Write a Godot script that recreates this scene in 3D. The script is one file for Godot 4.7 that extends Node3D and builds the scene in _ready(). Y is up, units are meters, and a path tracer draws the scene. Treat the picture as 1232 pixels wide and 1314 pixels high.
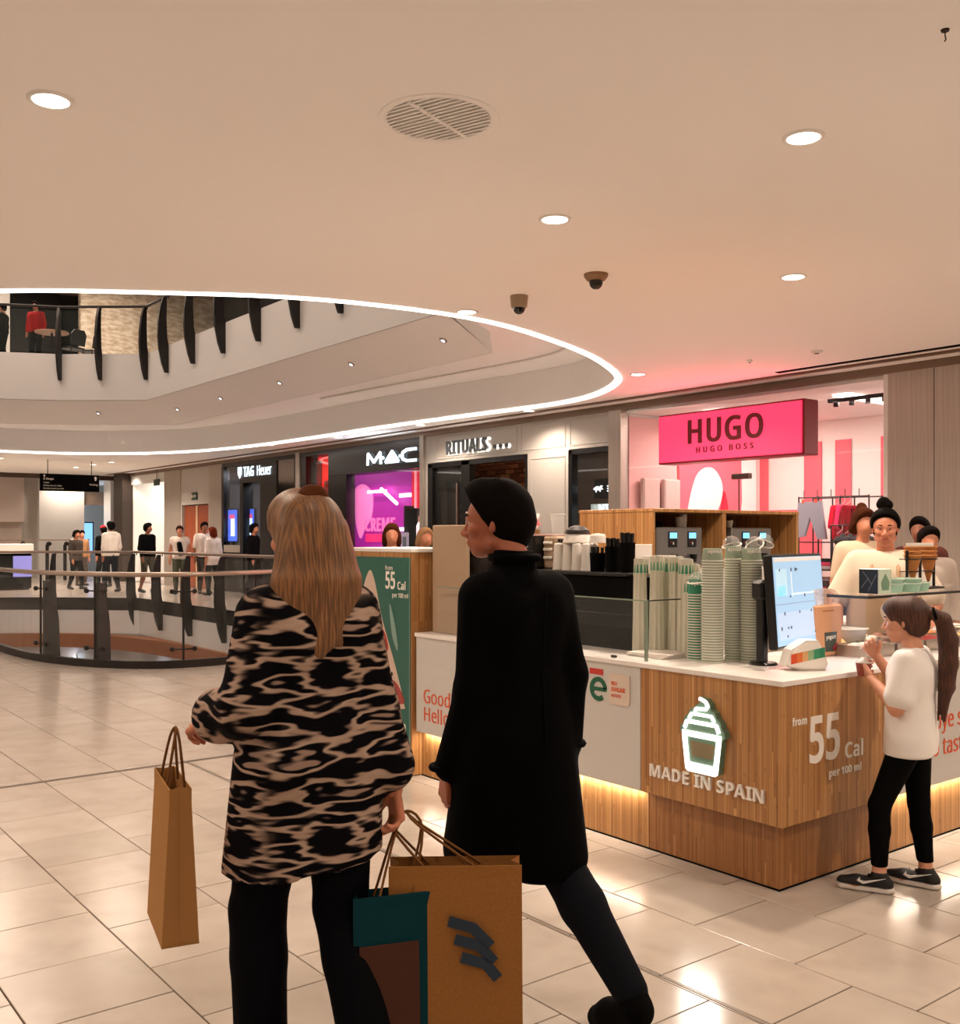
extends Node3D

# World: +x runs along the short (right) face of the kiosk towards the shops, -z runs along its long front, y is up. Metres.
const CEIL := 3.7
const SHOP_X := 12.0
const UP_FLOOR := 5.88

var rng := RandomNumberGenerator.new()
var mats := {}
var texs := {}
var boxes := {}
var taken := {}

# ------------------------------------------------------------------ names and metas
func numbered(called: String) -> String:
	if not taken.has(called):
		taken[called] = 0
		return called
	taken[called] += 1
	return "%s_%03d" % [called, taken[called]]

func tag(o: Node3D, label: String, category: String, group := "") -> Node3D:
	o.set_meta("label", label)
	o.set_meta("category", category)
	if group != "":
		o.set_meta("group", group)
	return o

func thing(called: String, label: String, category: String, at := Vector3.ZERO, turn := 0.0, group := "") -> Node3D:
	var o := Node3D.new()
	o.name = numbered(called)
	add_child(o)
	o.position = at
	o.rotation.y = turn
	tag(o, label, category, group)
	return o

func structure(called: String) -> Node3D:
	var o := Node3D.new()
	o.name = numbered(called)
	o.set_meta("kind", "structure")
	add_child(o)
	return o

func put(called: String, mesh: Mesh, m: Material, parent: Node3D, at := Vector3.ZERO, label := "") -> MeshInstance3D:
	var o := MeshInstance3D.new()
	o.name = numbered(called) if parent == self else called
	o.mesh = mesh
	o.material_override = m
	o.position = at
	if label != "":
		o.set_meta("label", label)
	parent.add_child(o, true)
	return o

func dup(o: Node3D, label: String, at: Vector3, turn := 0.0) -> Node3D:
	var r: Node3D = o.duplicate()
	var base: String = str(o.name)
	if base.length() > 4 and base.substr(base.length() - 4, 1) == "_":
		base = base.substr(0, base.length() - 4)
	r.name = numbered(base)
	add_child(r)
	r.position = at
	r.rotation.y = turn
	r.set_meta("label", label)
	return r

# ------------------------------------------------------------------ materials
func mat(key: String, c := Color.WHITE, rough := 0.6, metal := 0.0) -> StandardMaterial3D:
	if mats.has(key):
		return mats[key]
	var m := StandardMaterial3D.new()
	m.resource_name = key
	m.albedo_color = c
	m.roughness = rough
	m.metallic = metal
	if rough >= 0.75:
		m.metallic_specular = 0.18
	mats[key] = m
	return m

func glow(key: String, c: Color, energy: float) -> StandardMaterial3D:
	if mats.has(key):
		return mats[key]
	var m := mat(key, c, 0.5)
	m.emission_enabled = true
	m.emission = c
	m.emission_energy_multiplier = energy
	return m

func pane(key: String, c: Color, alpha := 0.08) -> StandardMaterial3D:
	if mats.has(key):
		return mats[key]
	var m := mat(key, Color(c.r, c.g, c.b, alpha), 0.02)
	m.transparency = BaseMaterial3D.TRANSPARENCY_ALPHA
	m.metallic_specular = 0.3
	return m

func tri(m: StandardMaterial3D, t: Texture2D, s: Vector3, world := false) -> StandardMaterial3D:
	m.albedo_texture = t
	m.uv1_triplanar = true
	m.uv1_world_triplanar = world
	m.uv1_scale = s
	m.uv1_triplanar_sharpness = 8.0
	return m

func noise_tex(key: String, freq: float, cols: Array, offs: Array, size := 512, seed_ := 1, octaves := 4) -> NoiseTexture2D:
	if texs.has(key):
		return texs[key]
	var n := FastNoiseLite.new()
	n.seed = seed_
	n.noise_type = FastNoiseLite.TYPE_SIMPLEX_SMOOTH
	n.frequency = freq
	n.fractal_octaves = octaves
	var g := Gradient.new()
	g.offsets = PackedFloat32Array(offs)
	g.colors = PackedColorArray(cols)
	var t := NoiseTexture2D.new()
	t.width = size
	t.height = size
	t.seamless = true
	t.noise = n
	t.color_ramp = g
	texs[key] = t
	return t

func bamboo_tex(key: String, lo: Color, hi: Color, seed_: int, strip := 11) -> ImageTexture:
	var im := Image.create(512, 512, false, Image.FORMAT_RGB8)
	var r := RandomNumberGenerator.new()
	r.seed = seed_
	var x := 0
	while x < 512:
		var w := r.randi_range(strip - 4, strip + 5)
		var y := -r.randi_range(0, 200)
		while y < 512:
			var h := r.randi_range(240, 520)
			var c := lo.lerp(hi, clampf(r.randfn(0.5, 0.24), 0.0, 1.0))
			im.fill_rect(Rect2i(x, y, w, h), c)
			for k in 5:
				var d := c.lerp(lo.darkened(0.25) if r.randf() < 0.6 else hi, r.randf_range(0.12, 0.4))
				im.fill_rect(Rect2i(x + r.randi_range(0, w - 1), y + r.randi_range(0, h), 1, r.randi_range(60, 260)), d)
			if r.randf() < 0.5:
				var ny := y + r.randi_range(20, h)
				im.fill_rect(Rect2i(x, ny, w, 2), c.darkened(0.17))
				im.fill_rect(Rect2i(x + 1, ny + 2, w - 1, 7), c.darkened(0.07))
			y += h
		im.fill_rect(Rect2i(x, 0, 1, 512), lo.darkened(0.22))
		x += w
	return ImageTexture.create_from_image(im)

# ------------------------------------------------------------------ shapes
func begin() -> SurfaceTool:
	var st := SurfaceTool.new()
	st.begin(Mesh.PRIMITIVE_TRIANGLES)
	return st

# a, b, c, d counter-clockwise seen from outside
func quad(st: SurfaceTool, a: Vector3, b: Vector3, c: Vector3, d: Vector3, n := Vector3.ZERO) -> void:
	if n == Vector3.ZERO:
		n = (b - a).cross(c - a).normalized()
	for v in [a, c, b, a, d, c]:
		st.set_normal(n)
		st.add_vertex(v)

func trig(st: SurfaceTool, a: Vector3, b: Vector3, c: Vector3) -> void:
	var n := (b - a).cross(c - a).normalized()
	for v in [a, c, b]:
		st.set_normal(n)
		st.add_vertex(v)

func quad4(st: SurfaceTool, a: Vector3, b: Vector3, c: Vector3, d: Vector3, na: Vector3, nb: Vector3, nc: Vector3, nd: Vector3) -> void:
	for p in [[a, na], [c, nc], [b, nb], [a, na], [d, nd], [c, nc]]:
		st.set_normal(p[1])
		st.add_vertex(p[0])

# a box with chamfered edges added to st, in the frame t
func add_box(st: SurfaceTool, size: Vector3, t := Transform3D(), bevel := 0.003) -> void:
	var h := size * 0.5
	var e := minf(bevel, minf(h.x, minf(h.y, h.z)) * 0.45)
	var axes := [[Vector3.RIGHT, Vector3.UP, Vector3.BACK], [Vector3.UP, Vector3.BACK, Vector3.RIGHT], [Vector3.BACK, Vector3.RIGHT, Vector3.UP]]
	for ax in axes:
		var n: Vector3 = ax[0]
		var u: Vector3 = ax[1]
		var v: Vector3 = ax[2]
		var hn := absf(n.dot(h))
		var hu := absf(u.dot(h))
		var hv := absf(v.dot(h))
		for s in [1.0, -1.0]:
			var c: Vector3 = n * hn * s
			var uu: Vector3 = u * (hu - e)
			var vv: Vector3 = v * (hv - e) * s
			quad(st, t * (c - uu - vv), t * (c + uu - vv), t * (c + uu + vv), t * (c - uu + vv))
		# edges along v between faces n and u
		for s in [1.0, -1.0]:
			for r in [1.0, -1.0]:
				var p: Vector3 = n * hn * s + u * (hu - e) * r
				var q: Vector3 = n * (hn - e) * s + u * hu * r
				var w: Vector3 = v * (hv - e) * s * r
				quad(st, t * (p - w), t * (q - w), t * (q + w), t * (p + w))
	for sx in [1.0, -1.0]:
		for sy in [1.0, -1.0]:
			for sz in [1.0, -1.0]:
				var a := Vector3(h.x * sx, (h.y - e) * sy, (h.z - e) * sz)
				var b := Vector3((h.x - e) * sx, h.y * sy, (h.z - e) * sz)
				var c := Vector3((h.x - e) * sx, (h.y - e) * sy, h.z * sz)
				if sx * sy * sz > 0:
					trig(st, t * a, t * b, t * c)
				else:
					trig(st, t * a, t * c, t * b)

func box_mesh(size: Vector3, bevel := 0.003) -> ArrayMesh:
	var key := "%s|%s" % [size, bevel]
	if not boxes.has(key):
		var st := begin()
		add_box(st, size, Transform3D(), bevel)
		boxes[key] = st.commit()
	return boxes[key]

func box(called: String, size: Vector3, at: Vector3, m: Material, parent: Node3D, bevel := 0.003, label := "") -> MeshInstance3D:
	return put(called, box_mesh(size, bevel), m, parent, at, label)

# a box given by its two corners
func span(called: String, a: Vector3, b: Vector3, m: Material, parent: Node3D, bevel := 0.003, label := "") -> MeshInstance3D:
	var lo := Vector3(minf(a.x, b.x), minf(a.y, b.y), minf(a.z, b.z))
	var hi := Vector3(maxf(a.x, b.x), maxf(a.y, b.y), maxf(a.z, b.z))
	return box(called, hi - lo, (lo + hi) * 0.5, m, parent, bevel, label)

# turned profile: points (radius, height) from the bottom up
func add_lathe(st: SurfaceTool, prof: Array, segs := 24, t := Transform3D(), from := 0.0, sweep := TAU) -> void:
	for i in prof.size() - 1:
		var a: Vector2 = prof[i]
		var b: Vector2 = prof[i + 1]
		if a.is_equal_approx(b):
			continue
		var d := (b - a).normalized()
		var n := Vector2(d.y, -d.x)
		for k in segs:
			var f := from + sweep * k / segs
			var g := from + sweep * (k + 1) / segs
			var df := Vector3(cos(f), 0, -sin(f))
			var dg := Vector3(cos(g), 0, -sin(g))
			var nf: Vector3 = (t.basis * (df * n.x + Vector3.UP * n.y)).normalized()
			var ng: Vector3 = (t.basis * (dg * n.x + Vector3.UP * n.y)).normalized()
			var p := t * (df * a.x + Vector3.UP * a.y)
			var q := t * (dg * a.x + Vector3.UP * a.y)
			var r := t * (dg * b.x + Vector3.UP * b.y)
			var s := t * (df * b.x + Vector3.UP * b.y)
			quad4(st, p, q, r, s, nf, ng, ng, nf)

func lathe(prof: Array, segs := 24) -> ArrayMesh:
	var st := begin()
	add_lathe(st, prof, segs)
	return st.commit()

func cyl(r: float, h: float, segs := 24, e := 0.003) -> ArrayMesh:
	e = minf(e, minf(r, h) * 0.4)
	return lathe([Vector2(0, 0), Vector2(r - e, 0), Vector2(r, e), Vector2(r, h - e), Vector2(r - e, h), Vector2(0, h)], segs)

# a round tube through points
func add_tube(st: SurfaceTool, pts: Array, r: float, segs := 8, r_end := -1.0, closed := false) -> void:
	var n := pts.size()
	var up := Vector3.UP
	var rings := []
	var dirs := []
	var u := Vector3.ZERO
	for i in n:
		var a: Vector3 = pts[(i - 1 + n) % n] if closed or i > 0 else pts[0]
		var b: Vector3 = pts[(i + 1) % n] if closed or i < n - 1 else pts[n - 1]
		var d := (b - a).normalized()
		if u == Vector3.ZERO:
			u = d.cross(up) if absf(d.dot(up)) < 0.95 else d.cross(Vector3.RIGHT)
		u = (u - d * u.dot(d)).normalized()
		var w := d.cross(u)
		var rr := r if r_end < 0.0 else lerpf(r, r_end, float(i) / maxf(1.0, n - 1))
		var ring := []
		for k in segs:
			var f := TAU * k / segs
			var o := u * cos(f) + w * sin(f)
			ring.append([pts[i] + o * rr, o])
		rings.append(ring)
		dirs.append(d)
	for i in (n if closed else n - 1):
		var p: Array = rings[i]
		var q: Array = rings[(i + 1) % n]
		for k in segs:
			var j := (k + 1) % segs
			quad4(st, p[k][0], p[j][0], q[j][0], q[k][0], p[k][1], p[j][1], q[j][1], q[k][1])
	if not closed:
		for e in [0, n - 1]:
			var ring: Array = rings[e]
			for k in range(1, segs - 1):
				if e == 0:
					trig(st, ring[0][0], ring[k + 1][0], ring[k][0])
				else:
					trig(st, ring[0][0], ring[k][0], ring[k + 1][0])

func tube(pts: Array, r: float, segs := 8, r_end := -1.0, closed := false) -> ArrayMesh:
	var st := begin()
	add_tube(st, pts, r, segs, r_end, closed)
	return st.commit()

# a flat outline (x, y) given thickness along +z, edges bevelled by nothing
func add_prism(st: SurfaceTool, poly: PackedVector2Array, z0: float, z1: float, t := Transform3D()) -> void:
	if Geometry2D.is_polygon_clockwise(poly):
		poly.reverse()
	var idx := Geometry2D.triangulate_polygon(poly)
	for i in range(0, idx.size(), 3):
		var a := poly[idx[i]]
		var b := poly[idx[i + 1]]
		var c := poly[idx[i + 2]]
		if (b - a).cross(c - a) < 0:
			var s := b
			b = c
			c = s
		trig(st, t * Vector3(a.x, a.y, z1), t * Vector3(b.x, b.y, z1), t * Vector3(c.x, c.y, z1))
		trig(st, t * Vector3(a.x, a.y, z0), t * Vector3(c.x, c.y, z0), t * Vector3(b.x, b.y, z0))
	for i in poly.size():
		var a := poly[i]
		var b := poly[(i + 1) % poly.size()]
		quad(st, t * Vector3(a.x, a.y, z0), t * Vector3(b.x, b.y, z0), t * Vector3(b.x, b.y, z1), t * Vector3(a.x, a.y, z1))

func prism(poly: Array, z0: float, z1: float) -> ArrayMesh:
	var st := begin()
	add_prism(st, PackedVector2Array(poly), z0, z1)
	return st.commit()

func ellipse(cx: float, cy: float, rx: float, ry: float, n := 28, tilt := 0.0) -> Array:
	var a := []
	for i in n:
		var f := TAU * i / n
		a.append(Vector2(cx, cy) + Vector2(rx * cos(f), ry * sin(f)).rotated(tilt))
	return a

# a stroke of even width through 2D points, as one outline per segment with round joints
func add_stroke(st: SurfaceTool, pts: Array, w: float, z0: float, z1: float, round_ends := true) -> void:
	var line := PackedVector2Array(pts)
	for poly in Geometry2D.offset_polyline(line, w * 0.5, Geometry2D.JOIN_ROUND, Geometry2D.END_ROUND if round_ends else Geometry2D.END_BUTT):
		if not Geometry2D.is_polygon_clockwise(poly):
			add_prism(st, poly, z0, z1)

# level plate over plan outlines (x, z): top at y1, underside at y0, with sides
func plate(polys: Array, y0: float, y1: float, sides := true) -> ArrayMesh:
	var st := begin()
	for poly in polys:
		var p: PackedVector2Array = poly
		var idx := Geometry2D.triangulate_polygon(p)
		for i in range(0, idx.size(), 3):
			var a := p[idx[i]]
			var b := p[idx[i + 1]]
			var c := p[idx[i + 2]]
			if (b - a).cross(c - a) > 0:
				var s := b
				b = c
				c = s
			trig(st, Vector3(a.x, y1, a.y), Vector3(b.x, y1, b.y), Vector3(c.x, y1, c.y))
			trig(st, Vector3(a.x, y0, a.y), Vector3(c.x, y0, c.y), Vector3(b.x, y0, b.y))
		if sides:
			wall_round(st, p, y0, y1, not Geometry2D.is_polygon_clockwise(p))
	return st.commit()

func wall_round(st: SurfaceTool, p: PackedVector2Array, y0: float, y1: float, flip := false) -> void:
	for i in p.size():
		var a := p[i]
		var b := p[(i + 1) % p.size()]
		if flip:
			quad(st, Vector3(b.x, y0, b.y), Vector3(a.x, y0, a.y), Vector3(a.x, y1, a.y), Vector3(b.x, y1, b.y))
		else:
			quad(st, Vector3(a.x, y0, a.y), Vector3(b.x, y0, b.y), Vector3(b.x, y1, b.y), Vector3(a.x, y1, a.y))

# an outer rectangle less a hole, as outlines without holes
func rect_less(x0: float, z0: float, x1: float, z1: float, hole: PackedVector2Array) -> Array:
	var c := Vector2.ZERO
	for v in hole:
		c += v
	c /= hole.size()
	var out := []
	for r in [[x0, c.x], [c.x, x1]]:
		var q := PackedVector2Array([Vector2(r[0], z0), Vector2(r[1], z0), Vector2(r[1], z1), Vector2(r[0], z1)])
		out.append_array(Geometry2D.clip_polygons(q, hole))
	return out

func smooth_loop(pts: Array, steps: int) -> PackedVector2Array:
	var out := PackedVector2Array()
	var n := pts.size()
	for i in n:
		var a: Vector2 = pts[(i - 1 + n) % n]
		var b: Vector2 = pts[i]
		var c: Vector2 = pts[(i + 1) % n]
		var d: Vector2 = pts[(i + 2) % n]
		for k in steps:
			out.append(b.cubic_interpolate(c, a, d, float(k) / steps))
	return out

# evenly spaced, rounded closed curve through about the given points
func even_loop(pts: Array, count: int, rounds: int) -> PackedVector2Array:
	var p := smooth_loop(pts, 8)
	var total := 0.0
	for i in p.size():
		total += p[i].distance_to(p[(i + 1) % p.size()])
	var out := PackedVector2Array()
	var step := total / count
	var left := 0.0
	for i in p.size():
		var a := p[i]
		var b := p[(i + 1) % p.size()]
		var l := a.distance_to(b)
		while left < l and out.size() < count:
			out.append(a.lerp(b, left / l))
			left += step
		left -= l
	for r in rounds * 2:
		var w := 0.5 if r % 2 == 0 else -0.53
		var q := out.duplicate()
		for i in out.size():
			var m := (out[(i - 1 + out.size()) % out.size()] + out[(i + 1) % out.size()]) * 0.5
			q[i] = out[i].lerp(m, w)
		out = q
	return out

func smooth_line(pts: Array, steps: int) -> Array:
	var out := []
	var n := pts.size()
	for i in n - 1:
		for k in steps:
			out.append(pts[i].cubic_interpolate(pts[i + 1], pts[maxi(i - 1, 0)], pts[mini(i + 2, n - 1)], float(k) / steps))
	out.append(pts[n - 1])
	return out

# raised or printed lettering; cap is the height of a capital letter
func words(called: String, text: String, cap: float, depth: float, m: Material, parent: Node3D, at: Vector3, turn: float, bold := true, squeeze := 1.0, left := false, serif := false) -> MeshInstance3D:
	var key := "font%s%s" % [bold, serif]
	if not mats.has(key):
		var f := SystemFont.new()
		f.font_names = PackedStringArray(["Droid Serif" if serif else "Droid Sans"])
		f.font_weight = 700 if bold else 400
		mats[key] = f
	var t := TextMesh.new()
	t.font = mats[key]
	t.text = text
	t.font_size = 48
	t.pixel_size = cap / (0.72 * 48.0)
	t.depth = depth
	t.curve_step = 2.0
	t.horizontal_alignment = HORIZONTAL_ALIGNMENT_LEFT if left else HORIZONTAL_ALIGNMENT_CENTER
	var o := put(called, t, m, parent, at + Vector3(0, cap * 0.478, 0))
	o.rotation.y = turn
	o.scale.x = squeeze
	return o

func spot(parent: Node3D, at: Vector3, c: Color, energy: float, size := 0.09, angle := 75.0) -> SpotLight3D:
	var l := SpotLight3D.new()
	l.name = "lamp_light"
	l.light_color = c
	l.light_energy = energy
	l.light_size = size
	l.spot_angle = angle
	l.spot_angle_attenuation = 0.6
	l.spot_range = 30.0
	l.spot_attenuation = 2.0
	l.shadow_enabled = true
	l.position = at
	l.rotation.x = -PI / 2
	parent.add_child(l, true)
	return l

func omni(parent: Node3D, at: Vector3, c: Color, energy: float, size := 0.05) -> OmniLight3D:
	var l := OmniLight3D.new()
	l.name = "lamp_light"
	l.light_color = c
	l.light_energy = energy
	l.light_size = size
	l.omni_range = 30.0
	l.omni_attenuation = 2.0
	l.shadow_enabled = true
	l.position = at
	parent.add_child(l, true)
	return l

# an area light; toward gives the way it shines
func area(parent: Node3D, at: Vector3, toward: Vector3, size: Vector2, c: Color, energy: float) -> AreaLight3D:
	var l := AreaLight3D.new()
	l.name = "lamp_light"
	l.light_color = c
	l.light_energy = energy
	l.area_size = size
	l.area_range = 30.0
	l.area_attenuation = 2.0
	l.shadow_enabled = true
	l.position = at
	l.basis = Basis.looking_at(toward, Vector3.UP if absf(toward.normalized().y) < 0.9 else Vector3.FORWARD)
	parent.add_child(l, true)
	return l

# ------------------------------------------------------------------ smooth bodies: tapered capsules joined by a smooth minimum, meshed by surface nets
# a capsule: [point a, radius a, point b, radius b, optional flattening (Vector3 scale of space round the bone)]
func blend_mesh(caps: Array, cell: float, k: float, clips: Array = [], into: SurfaceTool = null) -> ArrayMesh:
	var lo := Vector3(1e6, 1e6, 1e6)
	var hi := -lo
	for c in caps:
		var r := maxf(c[1], c[3]) + k + cell * 3.0
		var rv := Vector3(r, r, r)
		lo = lo.min((c[0] as Vector3) - rv).min((c[2] as Vector3) - rv)
		hi = hi.max((c[0] as Vector3) + rv).max((c[2] as Vector3) + rv)
	var nx := int((hi.x - lo.x) / cell) + 2
	var ny := int((hi.y - lo.y) / cell) + 2
	var nz := int((hi.z - lo.z) / cell) + 2
	var sy := nx
	var sz := nx * ny
	var f := PackedFloat32Array()
	f.resize(nx * ny * nz)
	f.fill(1.0)
	for c in caps:
		var a: Vector3 = c[0]
		var b: Vector3 = c[2]
		var ra: float = c[1]
		var rb: float = c[3]
		var sc: Vector3 = c[4] if c.size() > 4 else Vector3.ONE
		var flat: bool = c.size() > 4
		var ba := (b - a) * sc
		var inv := 1.0 / maxf(ba.dot(ba), 1e-9)
		var rm := maxf(ra, rb) + k + cell * 2.5
		var rr := Vector3(rm, rm, rm)
		var l0 := (a.min(b) - rr - lo) / cell
		var h0 := (a.max(b) + rr - lo) / cell
		var x0 := maxi(0, int(l0.x))
		var x1 := mini(nx - 1, int(h0.x) + 1)
		for z in range(maxi(0, int(l0.z)), mini(nz - 1, int(h0.z) + 1) + 1):
			for y in range(maxi(0, int(l0.y)), mini(ny - 1, int(h0.y) + 1) + 1):
				var i := z * sz + y * sy + x0
				var p := lo + Vector3(x0, y, z) * cell - a
				for x in range(x0, x1 + 1):
					var q := p * sc if flat else p
					var t := clampf(q.dot(ba) * inv, 0.0, 1.0)
					var d := (q - ba * t).length() - ra - (rb - ra) * t
					var o := f[i]
					if o - d >= k:
						f[i] = d
					elif d - o < k:
						var h := 0.5 + 0.5 * (o - d) / k
						f[i] = o + (d - o) * h - k * h * (1.0 - h)
					i += 1
					p.x += cell
	for pl in clips:
		var n: Vector3 = pl.normal
		var w: float = pl.d
		for z in nz:
			for y in ny:
				var i := z * sz + y * sy
				var base := n.dot(lo + Vector3(0, y, z) * cell) - w
				var step := n.x * cell
				for x in nx:
					var d := base + step * x
					if d > f[i]:
						f[i] = d
					i += 1
	# surface nets
	var at := PackedInt32Array()
	at.resize(f.size())
	at.fill(-1)
	var verts := PackedVector3Array()
	var near := cell * 1.9
	var offs := [0, 1, sy, sy + 1, sz, sz + 1, sz + sy, sz + sy + 1]
	var live := PackedInt32Array()
	for z in nz - 1:
		for y in ny - 1:
			var i := z * sz + y * sy
			for x in nx - 1:
				var v0 := f[i]
				if v0 < near and v0 > -near:
					var n_in := 0
					for o in offs:
						if f[i + o] < 0.0:
							n_in += 1
					if n_in > 0 and n_in < 8:
						var sum := Vector3.ZERO
						var cnt := 0
						for e in 12:
							var ax := e >> 2
							var c0: int
							var c1: int
							if ax == 0:
								c0 = (e & 3) * 2
								c1 = c0 + 1
							elif ax == 1:
								c0 = (e & 1) + ((e & 2) << 1)
								c1 = c0 + 2
							else:
								c0 = e & 3
								c1 = c0 + 4
							var fa := f[i + offs[c0]]
							var fb := f[i + offs[c1]]
							if (fa < 0.0) != (fb < 0.0):
								var t := fa / (fa - fb)
								var p0 := Vector3(c0 & 1, (c0 >> 1) & 1, c0 >> 2)
								var p1 := Vector3(c1 & 1, (c1 >> 1) & 1, c1 >> 2)
								sum += p0.lerp(p1, t)
								cnt += 1
						at[i] = verts.size()
						live.append(i)
						verts.append(lo + (Vector3(x, y, z) + sum / cnt) * cell)
				i += 1
	var norms := PackedVector3Array()
	norms.resize(verts.size())
	var idx := PackedInt32Array()
	var steps := [1, sy, sz]
	for i in live:
		var inside := f[i] < 0.0
		for ax in 3:
			var j: int = i + steps[ax]
			if inside == (f[j] < 0.0):
				continue
			var u: int = steps[(ax + 1) % 3]
			var v: int = steps[(ax + 2) % 3]
			var a := at[i]
			var b := at[i - u]
			var c := at[i - u - v]
			var d := at[i - v]
			if a < 0 or b < 0 or c < 0 or d < 0:
				continue
			if not inside:
				var s := b
				b = d
				d = s
			# a, b, c, d counter-clockwise seen from outside
			var n := (verts[c] - verts[a]).cross(verts[d] - verts[b])
			norms[a] += n
			norms[b] += n
			norms[c] += n
			norms[d] += n
			for w in [a, c, b, a, d, c]:
				idx.append(w)
	var st := into if into else begin()
	for w in idx:
		st.set_normal(norms[w].normalized())
		st.add_vertex(verts[w])
	return null if into else st.commit()

# a cut that keeps what lies below (or behind) the plane through p with normal n
func cut(n: Vector3, p: Vector3) -> Plane:
	var m := n.normalized()
	return Plane(m, m.dot(p))

# a hand: wrist point, direction of the fingers, outward normal of the back of the hand, side of the thumb (+1/-1 along back x dir), curl 0..1
func hand_caps(w: Vector3, dir: Vector3, back: Vector3, thumb_side: float, curl: float, s := 1.0, spread := 1.0) -> Array:
	var d := dir.normalized()
	var n := (back - d * back.dot(d)).normalized()
	var side := d.cross(n) * thumb_side
	var out := []
	var lens := [0.074, 0.082, 0.076, 0.058]
	for i in 4:
		var o := (1.5 - i) * 0.0195 * s
		var k0 := w + d * 0.012 * s + side * o * 0.55
		var k1 := w + d * (0.092 - absf(i - 1.2) * 0.004) * s + side * o * spread
		out.append([k0, 0.014 * s, k1, 0.0115 * s])
		var p := k1
		var ang := curl * 0.75 + 0.08 * i * curl
		var l: float = lens[i] * s
		var r := 0.0092 * s * (0.88 if i == 3 else 1.0)
		var fd := d
		for seg in 3:
			fd = fd.rotated(n.cross(d).normalized() * -1.0, -ang)
			fd = fd.normalized()
			var q: Vector3 = p + fd * l * [0.45, 0.31, 0.24][seg]
			out.append([p, r, q, r * 0.93])
			r *= 0.93
			p = q
			ang = curl * 0.95
	var t0 := w + d * 0.02 * s + side * 0.018 * s - n * 0.006 * s
	var td := (d * 0.72 + side * 0.62 - n * 0.34).normalized()
	var t1 := t0 + td * 0.04 * s
	var t2 := t1 + (d * 0.9 + side * 0.25 - n * (0.25 + curl * 0.5)).normalized() * 0.034 * s
	var t3 := t2 + (d * 0.95 - side * 0.15 * curl - n * (0.2 + curl * 0.6)).normalized() * 0.026 * s
	out.append([t0, 0.014 * s, t1, 0.0115 * s])
	out.append([t1, 0.0115 * s, t2, 0.0098 * s])
	out.append([t2, 0.0098 * s, t3, 0.0085 * s])
	return out

# a head in its own frame, chin low, face towards -z, centre of the skull at the origin
func head_caps(s := 1.0, child := false) -> Array:
	var j := 0.85 if child else 1.0
	return [
		[Vector3(0, 0.02, 0.018) * s, 0.086 * s, Vector3(0, 0.022, -0.018) * s, 0.08 * s, Vector3(1.1, 1, 1)],
		[Vector3(0, -0.03, -0.03) * s, 0.064 * s, Vector3(0, -0.062 * j, -0.045) * s, 0.05 * s],
		[Vector3(0, -0.078 * j, -0.062) * s, 0.024 * s, Vector3(0, -0.086 * j, -0.068) * s, 0.02 * s],
		[Vector3(-0.046, -0.064 * j, -0.01) * s, 0.024 * s, Vector3(0, -0.086 * j, -0.058) * s, 0.022 * s],
		[Vector3(0.046, -0.064 * j, -0.01) * s, 0.024 * s, Vector3(0, -0.086 * j, -0.058) * s, 0.022 * s],
		[Vector3(0, 0.004, -0.092) * s, 0.008 * s, Vector3(0, -0.03, -0.112) * s, 0.012 * s],
		[Vector3(-0.012, -0.036, -0.1) * s, 0.0085 * s, Vector3(0.012, -0.036, -0.1) * s, 0.0085 * s],
		[Vector3(-0.018, -0.058 * j, -0.09) * s, 0.0065 * s, Vector3(0.018, -0.058 * j, -0.09) * s, 0.0065 * s],
		[Vector3(-0.016, -0.067 * j, -0.088) * s, 0.0075 * s, Vector3(0.016, -0.067 * j, -0.088) * s, 0.0075 * s],
		[Vector3(-0.036, 0.02, -0.08) * s, 0.011 * s, Vector3(-0.014, 0.019, -0.09) * s, 0.01 * s],
		[Vector3(0.036, 0.02, -0.08) * s, 0.011 * s, Vector3(0.014, 0.019, -0.09) * s, 0.01 * s],
		[Vector3(-0.042, -0.02, -0.07) * s, 0.02 * s, Vector3(-0.036, -0.024, -0.074) * s, 0.02 * s],
		[Vector3(0.042, -0.02, -0.07) * s, 0.02 * s, Vector3(0.036, -0.024, -0.074) * s, 0.02 * s],
		[Vector3(-0.079, 0.016, 0.004) * s, 0.011 * s, Vector3(-0.077, -0.026, -0.004) * s, 0.008 * s, Vector3(1.6, 1, 1)],
		[Vector3(0.079, 0.016, 0.004) * s, 0.011 * s, Vector3(0.077, -0.026, -0.004) * s, 0.008 * s, Vector3(1.6, 1, 1)],
	]

func moved(caps: Array, t: Transform3D) -> Array:
	var out := []
	for c in caps:
		var d: Array = c.duplicate()
		d[0] = t * (c[0] as Vector3)
		d[2] = t * (c[2] as Vector3)
		if d.size() > 4 and absf(t.basis.get_euler().y) > 0.5:
			d[4] = Vector3(1.04, 1, 1)
		out.append(d)
	return out

func fat(caps: Array, e: float) -> Array:
	var out := []
	for c in caps:
		var d: Array = c.duplicate()
		d[1] += e
		d[3] += e
		out.append(d)
	return out

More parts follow.
